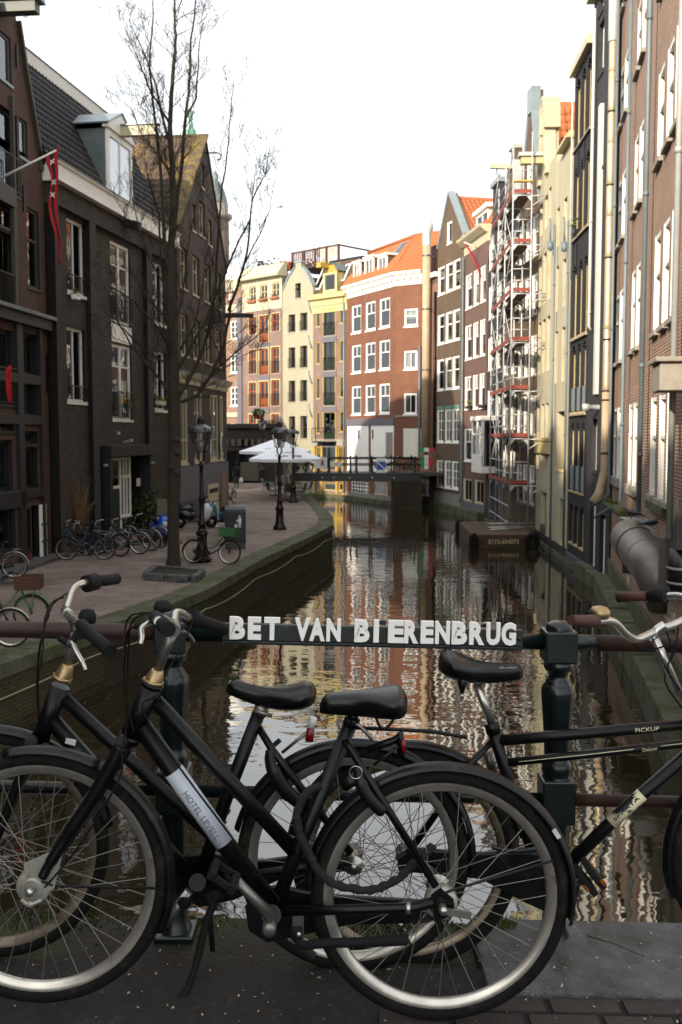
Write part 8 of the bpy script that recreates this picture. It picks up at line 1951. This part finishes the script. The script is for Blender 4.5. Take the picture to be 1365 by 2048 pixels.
B.many('cable', [(sm([(268,1254,-.2),(256,1264,-.18),(251,1300,-.1),(249,1360,-.05),(254,1420,-.045),(251,1468,-.05),(244,1500,-.08),(238,1560,-.085),(160,1690,-.085),(90,1775,-.085)]), .0028), (sm([(312,1226,-.14),(285,1228,-.16),(263,1248,-.16),(258,1290,-.1),(256,1350,-.05),(258,1420,-.05),(268,1462,-.04)]), .0028), (sm([(290,1225,.1),(262,1232,.12),(250,1262,.12),(249,1330,.06),(252,1400,.0)]), .0028), (sm([(385,1245,.2),(360,1300,.12),(330,1352,.05),(312,1392,-.02),(300,1450,-.03),(560,1800,-.03)], 5), .0028)], 'rubber', 6)
Sd = Matrix.Translation(B.q(745,1402)) @ Matrix.Rotation(rad(1.5), 4, 'Y')
obj('saddle', saddle_mb(.236, .185, .066, .098, .002, 28, 20), MAT['saddle'], B.root, Sd)
B.many('seat_post', [([(710,1425),(704,1440)], .0135), ([(706,1436),(701,1452)], .0215), ([(700,1443,-.03),(716,1447,-.035)], .006)], 'bike_black', 16)
B.many('saddle_spring', [(sm([(752,1432,-.05),(760,1452,-.05),(772,1456,-.05),(786,1440,-.05),(778,1430,-.05)]), .004), (sm([(752,1432,.05),(760,1452,.05),(772,1456,.05),(786,1440,.05),(778,1430,.05)]), .004), ([(712,1430,-.02),(740,1432,-.03),(785,1430,-.05)], .004), ([(712,1430,.02),(740,1432,.03),(785,1430,.05)], .004)], 'iron_black', 7)
B.tube('quick_lever', sm([(706,1446,-.03),(720,1452,-.04),(732,1464,-.04),(746,1480,-.035)]), [.005]*10+[.006]*8+[.003], 'steel_dull', 8)
# fenders run round the wheels in angle steps (0 = right, 90 = up)
fender(B.root, rh, Rw+.020, -12, 176, .030, 'bike_fender', 40); 
fender(B.root, fh, Rw+.018, -24, 62, .030, 'bike_fender', 24); fender(B.root, fh, Rw+.016, 62, 104, .028, 'bike_fender', 12)
for it in [([(880,1790,-.07),(905,1780,-.06),(1108,1721,-.034)], .0035), ([(880,1790,.07),(905,1780,.06),(1108,1721,.034)], .0035), ([(84,1763,-.085),(110,1772,-.06),(325,1777,-.034)], .0035), ([(84,1763,.085),(110,1772,.06),(325,1777,.034)], .0035)]: B.many('fender_stay', [it], 'iron_black', 7)
obj('reflective_tape', MB().bar(B.q(1108,1659,-.030), B.q(1119,1676,-.030), .012, .004, up=(0,1,0)), MAT['reflector_white'], B.root)
cw = MB(); cb_ = B.q(543,1830)
B.many('crank', [([(543,1832,-.070),(500,1788,-.074),(457,1744,-.078)], [.017,.0135,.013]), ([(543,1828,.06),(585,1870,.07),(628,1912,.075)], .012)], 'steel_dull', 14)
obj('crank_cap', MB().lathe([(0,-.092),(.012,-.092),(.019,-.088),(.020,-.05)], 16, cb_, 'y'), MAT['steel_dull'], B.root)
pd = MB(); c = B.q(448,1752,-.13); 
for dx in (-.032,.032): pd.box(c.x+dx-.010, c.x+dx+.010, c.y-.045, c.y+.045, c.z-.013, c.z+.013)
for dy in (-.04,.04): pd.box(c.x-.022, c.x+.022, c.y+dy-.006, c.y+dy+.006, c.z-.010, c.z+.010)
po = obj('pedal', pd, MAT['grip'], B.root, Matrix.Translation(c) @ Matrix.Rotation(rad(35), 4, 'Y') @ Matrix.Translation(-c), bev=.004); 
case = [(560,1772),(640,1790),(820,1800),(880,1806),(900,1826),(860,1846),(700,1850),(600,1872),(535,1886),(498,1862),(490,1815),(520,1778)]
obj('chain_case', MB().prism([(v.x, v.z) for v in [B.q(*p, .045) for p in case]], B.q(0,0,.043).y, B.q(0,0,.060).y), MAT['bike_fender'], B.root, bev=.004)
B.many('kickstand', [([(594,1852,-.06),(596,1880,-.07)], .016), (sm([(592,1876,-.07),(610,1890,-.075),(640,1887,-.078),(730,1884,-.078),(806,1880,-.078),(815,1880,-.078)]), [.012]*10+[.013]*10+[.0145]*10+[.011])], 'grip', 12)
obj('mount_plate', MB().bar(B.q(597,1832,-.045), B.q(597,1882,-.075), .03, .012, up=(0,1,0)), MAT['iron_black'], B.root); obj('bolt', MB().lathe([(0,-.008),(.006,-.008),(.007,0)], 8, B.q(598,1868,-.084), 'y'), MAT['steel'], B.root)
B.tube('ring_lock', sm([(716,1535,-.06),(722,1565,-.068),(740,1598,-.07),(768,1626,-.064)]), [.013]*6+[.017]*12+[.013], 'iron_black', 12, flat=.7)
obj('key_ring', MB().tube([tuple(B.q(712,1545,-.08)+Vector((.017*math.cos(a),0,.017*math.sin(a)))) for a in [i*math.pi/8 for i in range(16)]], .0016, 5, closed=True), MAT['steel'], B.root)
B.many('lock_body', [([(688,1572,-.04),(712,1556,-.05)], [.016,.018])], 'iron_black', 12)
B.many('tail_light', [([(806,1478,-.02),(808,1504,-.02)], .0065)], 'reflector_red', 10); B.many('light_bracket', [([(748,1530,-.03),(798,1492,-.02)], .004), ([(735,1500,0),(790,1480,0),(800,1466,0),(803,1512,0)], .011)], 'iron_black', 8)
obj('band', MB().tube([B.q(812,1816,-.058), B.q(822,1816,-.06)], .0155, 14), MAT['steel'], B.root)
obj('hub_arm', MB().bar(rh+Vector((.0,-.082,-.004)), rh+Vector((.075,-.08,-.02)), .018, .006, up=(0,1,0)), MAT['steel'], B.root)
obj('rear_drum', MB().lathe([(.02,-.058),(.043,-.056),(.045,-.02),(.03,-.015)], 20, rh, 'y'), MAT['hub_white'], B.root)
# fabric covered chain lock looped through bicycle 1
lk = thing('chain_lock', 'black fabric covered chain lock looped round the frame of the nearest bicycle', 'lock', B.p + B.q(640,1750,-.03)); o = B.q(640,1750,-.03)
pts = sm([(668,1570,.02),(620,1580,-.03),(596,1620,-.045),(598,1660,-.05),(618,1705,-.05),(640,1745,-.055),(675,1770,-.05),(740,1780,-.045),(790,1762,-.04),(830,1725,-.03),(868,1690,-.01)], 8)
obj('sleeve', MB().tube([B.q(*p)-o + Vector((R.uniform(-.002,.002),0,R.uniform(-.002,.002))) for p in pts], [.0112+.0014*math.sin(i*1.7) for i in range(len(pts))], 12), MAT['cloth_black'], lk)

# ---- bicycle 2: behind the first
B = Bk('second black step-through bicycle, handlebar raised highest at the left', 2.93, 350, 1935)
fh, rh = B.q(-14, 1690), B.q(707, 1717); Rw = (B.q(707,1489)-rh).length
wheel(B.root, fh, Rw, .0205, 'rim_dirty', 36, 'steel_dull', .05, n=64, rimw=.013); wheel(B.root, rh, Rw, .0205, 'rim', 36, 'steel', .05, n=64, rimw=.013)
B.many('fork', [(sm([(66,1488,-.05),(50,1530,-.055),(20,1610,-.06),(-8,1680,-.07)]), .0145), (sm([(72,1488,.05),(55,1530,.055),(24,1610,.06),(-8,1680,.07)]), .0145), ([(62,1484,-.06),(72,1480,0),(80,1484,.06)], .018)], 'bike_black')
B.many('frame', [([(122,1372),(78,1486)], .029), ([(130,1398),(520,1760)], .0200), ([(104,1440),(392,1768)], .0255), ([(520,1422),(455,1590),(398,1762)], .0205), ([(398,1762),(560,1742,-.055),(700,1722,-.06)], .0125), ([(398,1762),(560,1742,.055),(700,1722,.06)], .0125), ([(516,1452,0),(545,1500,-.05),(702,1706,-.062)], .0115), ([(516,1452,0),(545,1500,.05),(702,1706,.062)], .0115), ([(395,1765,-.045),(395,1765,.045)], .026)], 'bike_black', 16)
obj('head_collar', MB().tube([B.q(137,1328), B.q(136,1332), B.q(127,1352), B.q(124,1359)], [.015,.019,.0265,.028], 20).tube([B.q(126,1352), B.q(123,1360)], .0295, 20), MAT['brass'], B.root)
B.tube('stem', [(131,1340),(143,1295),(152,1262)], [.0125,.0125,.014], 'steel_dull', 16); obj('stem_clamp', MB().tube([B.q(136,1231,-.03), B.q(133,1222,.03)], .0165, 14), MAT['steel'], B.root)
B.tube('stem_extension', sm([(152,1262),(150,1245),(138,1228)]), .015, 'steel_dull', 14)
B.tube('handlebar', sm([(200,1285,-.33),(172,1258,-.25),(152,1243,-.15),(136,1229,-.04),(132,1222,.03),(138,1203,.10),(148,1178,.18),(165,1167,.23),(182,1164,.27),(200,1163,.30)]), .0118, 'steel', 12)
B.tube('grip', [(162,1249,-.22),(190,1276,-.30),(222,1303,-.38)], [.0175,.0175,.0185], 'grip', 16); B.tube('grip', [(186,1163,.28),(210,1161,.33),(235,1157,.38)], [.018,.0185,.019], 'grip', 16)
obj('shifter', MB().tube([B.q(172,1168,.25), B.q(192,1163,.29)], .028, 14), MAT['grip'], B.root); obj('bell', MB().lathe([(0,-.02),(.024,-.02),(.026,0),(.018,.018),(0,.022)], 14, B.q(175,1232,-.12)), MAT['grip'], B.root)
B.tube('brake_lever', sm([(132,1290,-.2),(144,1287,-.23),(152,1302,-.25),(166,1326,-.26),(171,1340,-.262)]), [.009]*6+[.008]*12+[.0065]*7, 'steel', 8); B.tube('lever_body', [(158,1262,-.2),(142,1290,-.21),(118,1276,-.21)], [.011,.015,.008], 'grip', 10)
B.many('cable', [(sm([(118,1276,-.2),(92,1272,-.2),(80,1292,-.16),(76,1350,-.08),(78,1430,-.04)]), .0028), (sm([(168,1170,.2),(120,1196,.2),(98,1226,.15),(82,1290,.05),(74,1370,0),(78,1440,-.02)]), .0028), (sm([(128,1195,.1),(105,1205,.1),(90,1240,.06),(86,1300,0),(74,1380,-.03)]), .0028)], 'rubber', 6)
obj('saddle', saddle_mb(.268, .175, .054, .088, .026, 28, 20), MAT['saddle'], B.root, Matrix.Translation(B.q(562,1378)) @ Matrix.Rotation(rad(8), 4, 'Y'))
B.many('seat_post', [([(540,1388),(524,1425)], [.016,.0135]), ([(526,1408),(519,1430)], .021), ([(508,1421,-.03),(545,1432,-.03)], .006)], 'steel_dull', 16)
fender(B.root, rh, Rw+.020, -8, 165, .030, 'bike_fender', 36); fender(B.root, fh, Rw+.020, 10, 128, .030, 'bike_fender', 30)
obj('white_sticker', MB().bar(B.q(132,1481,-.024), B.q(152,1486,-.024), .006, .016), MAT['sign_white'], B.root)
B.many('tail_light', [([(627,1435,-.02),(622,1455,-.02)], .0125)], 'reflector_white', 10); B.many('tail_light', [([(622,1456,-.02),(619,1482,-.02)], .0125)], 'reflector_red', 10); B.many('light_bracket', [([(565,1505,0),(618,1462,-.02)], .005)], 'steel_dull', 8)
B.tube('ring_lock', sm([(540,1500,-.06),(548,1540,-.07),(575,1585,-.07),(608,1612,-.06)]), [.014]*6+[.02]*12+[.014], 'iron_black', 12, flat=.7)
B.many('crank', [([(378,1782,-.065),(352,1818,-.07),(330,1850,-.072)], .0135), ([(395,1765,.06),(430,1720,.07)], .012)], 'steel', 14); obj('crank_cap', MB().lathe([(0,-.085),(.014,-.085),(.02,-.08),(.02,-.05)], 16, B.q(377,1782), 'y'), MAT['grip'], B.root)
B.many('kickstand', [([(424,1795,-.06),(438,1792,-.02)], .019), (sm([(428,1805,-.07),(412,1850,-.09),(392,1930,-.13),(372,1985,-.17),(352,2006,-.19)]), [.012]*12+[.010]*6+[.014]*6+[.010]), ([(420,1830,.02),(426,1900,.05)], .009)], 'grip', 12)
case = [(415,1705),(520,1722),(690,1698),(725,1715),(700,1742),(560,1760),(470,1800),(400,1815),(352,1790),(345,1745),(370,1712)]
obj('chain_case', MB().prism([(v.x, v.z) for v in [B.q(*p, .045) for p in case]], B.q(0,0,.043).y, B.q(0,0,.060).y), MAT['bike_fender'], B.root, bev=.004)
obj('carrier_strap', MB().tube([B.q(*p) for p in sm([(575,1600,-.04),(545,1560,-.02),(535,1510,0),(560,1480,.03)])], .008, 8), MAT['cloth_black'], B.root)

# ---- bicycle 3: black gents roadster on the right, facing right
B = Bk('black double tube roadster bicycle with cream label, facing right', 3.00, 1190, 1940)
rh, fh = B.q(812, 1716), B.q(1566, 1712); Rw = (B.q(812,1492)-rh).length
wheel(B.root, rh, Rw, .024, 'rim_dirty', 36, 'steel_dull', .05, n=64, rimw=.012); wheel(B.root, fh, Rw, .024, 'rim_dirty', 36, 'steel_dull', .05, n=64, rimw=.012)
B.many('frame', [([(984,1452),(1014,1550),(1088,1775)], .0185), ([(990,1482),(1180,1466),(1400,1446)], .0175), ([(1006,1526),(1200,1506),(1410,1482)], .0130), ([(1090,1775),(1250,1618),(1420,1470)], .0200), ([(1386,1395),(1424,1520)], .022), ([(986,1480,0),(940,1530,-.05),(818,1706,-.06)], .0105), ([(986,1480,0),(940,1530,.05),(818,1706,.06)], .0105), ([(1085,1772),(950,1742,-.05),(815,1716,-.06)], .0115), ([(1085,1772),(950,1742,.05),(815,1716,.06)], .0115), ([(1090,1775,-.04),(1090,1775,.04)], .025), ([(982,1444),(988,1466)], .0225)], 'bike_black', 16)
B.many('pin_stripe', [([(1038,1523.5,-.0125),(1160,1511,-.0125),(1268,1498.5,-.0125)], .0012), ([(1322,1492,-.0125),(1400,1483,-.0125)], .0012)], 'label_cream', 6)
def tube_text(txt, p0, p1, h, r, m, par, lift=0, off=.0, wd=None):
    A3, B3 = B.q(*p0), B.q(*p1); dv = B3-A3; cx = (A3+B3)/2; xd = dv.normalized(); yd = Vector((0,1,0)); zd = xd.cross(yd)
    M_ = Matrix(((xd.x, yd.x, zd.x, cx.x), (xd.y, yd.y, zd.y, cx.y), (xd.z, yd.z, zd.z, cx.z), (0,0,0,1)))
    tm = text_mb(txt, h, .0006, off, width=wd or dv.length); tm.v = [(x, y, z+lift) for x, y, z in tm.v]
    return obj('lettering', wrap(tm, r), MAT[m], par, M_)
tube_text('PICKUP', (1268,1457.6), (1315,1453.6), .0125, .0179, 'label_cream', B.root, 0, .0)
tube_text('Deluxe', (1283,1498), (1312,1494), .011, .0134, 'label_cream', B.root)
la, lb_ = Vector((1222,1645.5)), Vector((1285,1588))
lab = B.tube('frame_label', [tuple(la), tuple(lb_)], .0207, 'label_cream', 24)
obj('label_edge', MB().tube([B.q(*(la-(lb_-la)*.03)), B.q(*la)], .0209, 24).tube([B.q(*lb_), B.q(*(lb_+(lb_-la)*.03))], .0209, 24), MAT['bike_black'], lab)
dl = lb_-la; tube_text('SPARTA', tuple(la+dl*.10), tuple(la+dl*.90), .0105, .0211, 'print_black', lab, .009, .03); tube_text('RIJWIELEN', tuple(la+dl*.16), tuple(la+dl*.88), .006, .0211, 'print_black', lab, -.015, .01)
tube_text('&', tuple(la+dl*.45), tuple(la+dl*.58), .010, .0211, 'print_black', lab, -.004, .01)
B.tube('seat_post', [(953,1366),(985,1448)], .0125, 'steel', 16)
obj('saddle', saddle_mb(.258, .205, .052, .095, .022, 28, 20), MAT['saddle'], B.root, Matrix.Translation(B.q(946,1326)) @ Matrix.Rotation(math.pi, 4, 'Z') @ Matrix.Rotation(rad(-5), 4, 'Y'))
B.many('saddle_spring', [([(925,1352,-.06),(925,1372,-.06),(925,1388,-.06)], [.018,.012,.004]), ([(925,1352,.06),(925,1372,.06),(925,1388,.06)], [.018,.012,.004]), ([(925,1356,-.05),(960,1368,-.02),(1000,1352,-.012)], .004), ([(925,1356,.05),(960,1368,.02),(1000,1352,.012)], .004)], 'iron_black', 8)
tube_text('selle comfort', (996,1331), (1030,1329), .006, .05, 'sleeve', B.root, 0, 0).matrix_basis = Matrix.Translation((0,-.004,0)) @ Matrix.Identity(4) @ bpy.data.objects[B.root.name].matrix_basis.to_3x3().to_4x4() @ (lambda A3, B3: Matrix(((1,0,0,(A3.x+B3.x)/2),(0,1,0,A3.y+.028),(0,0,1,A3.z),(0,0,0,1))))(B.q(996,1331), B.q(1030,1329))
B.tube('stem', [(1358,1386),(1330,1320),(1309,1277)], [.0135,.0130,.0145], 'steel', 16)
B.tube('stem_extension', sm([(1307,1278),(1313,1262),(1330,1250)]), .0145, 'steel', 14)
B.tube('handlebar', sm([(1196,1243,-.26),(1215,1241,-.21),(1232,1247,-.17),(1252,1268,-.12),(1272,1279,-.07),(1292,1272,-.03),(1322,1258,.02),(1355,1246,.06),(1390,1225,.12),(1385,1203,.19),(1360,1192,.24),(1335,1192,.27)]), .0118, 'steel', 12)
B.tube('grip', [(1142,1240,-.33),(1166,1242,-.30),(1192,1242,-.27)], [.014,.0165,.0185], 'grip_brown', 16); B.tube('grip', [(1238,1194,.40),(1268,1193,.35),(1298,1192,.32)], [.0195,.0165,.0165], 'grip_brown', 16)
B.many('shifter', [([(1298,1192,.32),(1312,1190,.30),(1330,1190,.28)], [.019,.026,.024])], 'grip', 14)
obj('bell', MB().lathe([(.0,-.014),(.024,-.014),(.028,-.004),(.029,.006),(.022,.017),(.010,.021),(0,.022)], 20, B.q(1200,1227,-.24)), MAT['brass'], B.root); B.many('bell_clamp', [([(1199,1236,-.24),(1199,1250,-.24)], .012)], 'rail_rust', 10); B.many('bell_lever', [([(1174,1230,-.26),(1186,1226,-.25)], [.010,.008])], 'grip', 8)
B.many('cable', [(sm([(1285,1272,-.04),(1270,1290,-.05),(1300,1300,-.04),(1352,1290,-.03),(1372,1330,-.02)]), .0028), (sm([(1330,1255,.03),(1345,1300,-.02),(1336,1340,-.04),(1360,1380,-.03)]), .0028), (sm([(1358,1245,.1),(1350,1300,.05),(1330,1360,.02),(1368,1420,0)]), .0028)], 'rubber', 6)
obj('head_lamp', MB().lathe([(0,-.03),(.04,-.02),(.045,.03),(.03,.05),(0,.055)], 16, B.q(1395,1300), 'x'), MAT['iron_black'], B.root)
B.many('fork', [([(1424,1520,-.05),(1500,1650,-.06),(1566,1712,-.065)], .014), ([(1424,1520,.05),(1500,1650,.06),(1566,1712,.065)], .014)], 'bike_black')
fender(B.root, rh, Rw+.020, 12, 172, .030, 'bike_fender', 36); fender(B.root, fh, Rw+.020, 30, 200, .030, 'bike_fender', 36)
B.many('rear_rack', [([(700,1455,-.05),(860,1462,-.05),(935,1475,-.05)], .006), ([(700,1455,.05),(860,1462,.05),(935,1475,.05)], .006)], 'iron_black', 7)
case = [(1060,1698),(940,1700),(820,1690),(790,1712),(815,1738),(960,1752),(1050,1800),(1100,1822),(1150,1800),(1160,1752),(1130,1712)]
obj('chain_case', MB().prism([(v.x, v.z) for v in [B.q(*p, -.04) for p in case]][::-1], B.q(0,0,-.066).y, B.q(0,0,-.046).y), MAT['bike_fender'], B.root, bev=.005)
B.many('crank', [([(1090,1775,-.075),(1135,1768,-.08),(1172,1762,-.085)], .0115), ([(1090,1775,.07),(1040,1785,.08)], .0115)], 'steel_dull', 12)
c = B.q(1182,1757,-.13); pd = MB()
for dz in (-.016,.016): pd.box(c.x-.045, c.x+.03, c.y-.045, c.y+.045, c.z+dz-.010, c.z+dz+.010)
po = obj('pedal', pd, MAT['grip'], B.root, Matrix.Translation(c) @ Matrix.Rotation(rad(50), 4, 'Y') @ Matrix.Translation(-c), bev=.004); 
for dz, dx in ((.018,.010),(-.018,-.008)): obj('reflector', MB().box(c.x-.012+dx, c.x+.010+dx, c.y-.048, c.y-.044, c.z+dz*1.4-.005, c.z+dz*1.4+.005), MAT['orange_lens'], po)
B.many('dynamo', [([(975,1500,.06),(985,1545,.06)], .014)], 'steel_dull', 10)
lk = thing('loose_chain', 'thin dark teal chain hanging between the rear wheels', 'chain', B.p + B.q(1010,1700,-.09)); o = B.q(1010,1700,-.09)
obj('chain', MB().tube([B.q(*p)-o for p in sm([(985,1694,-.09),(1010,1700,-.09),(1040,1702,-.09),(1072,1698,-.09)])], [.006+.002*(i%2) for i in range(19)], 8), MAT['rail_green'], lk)
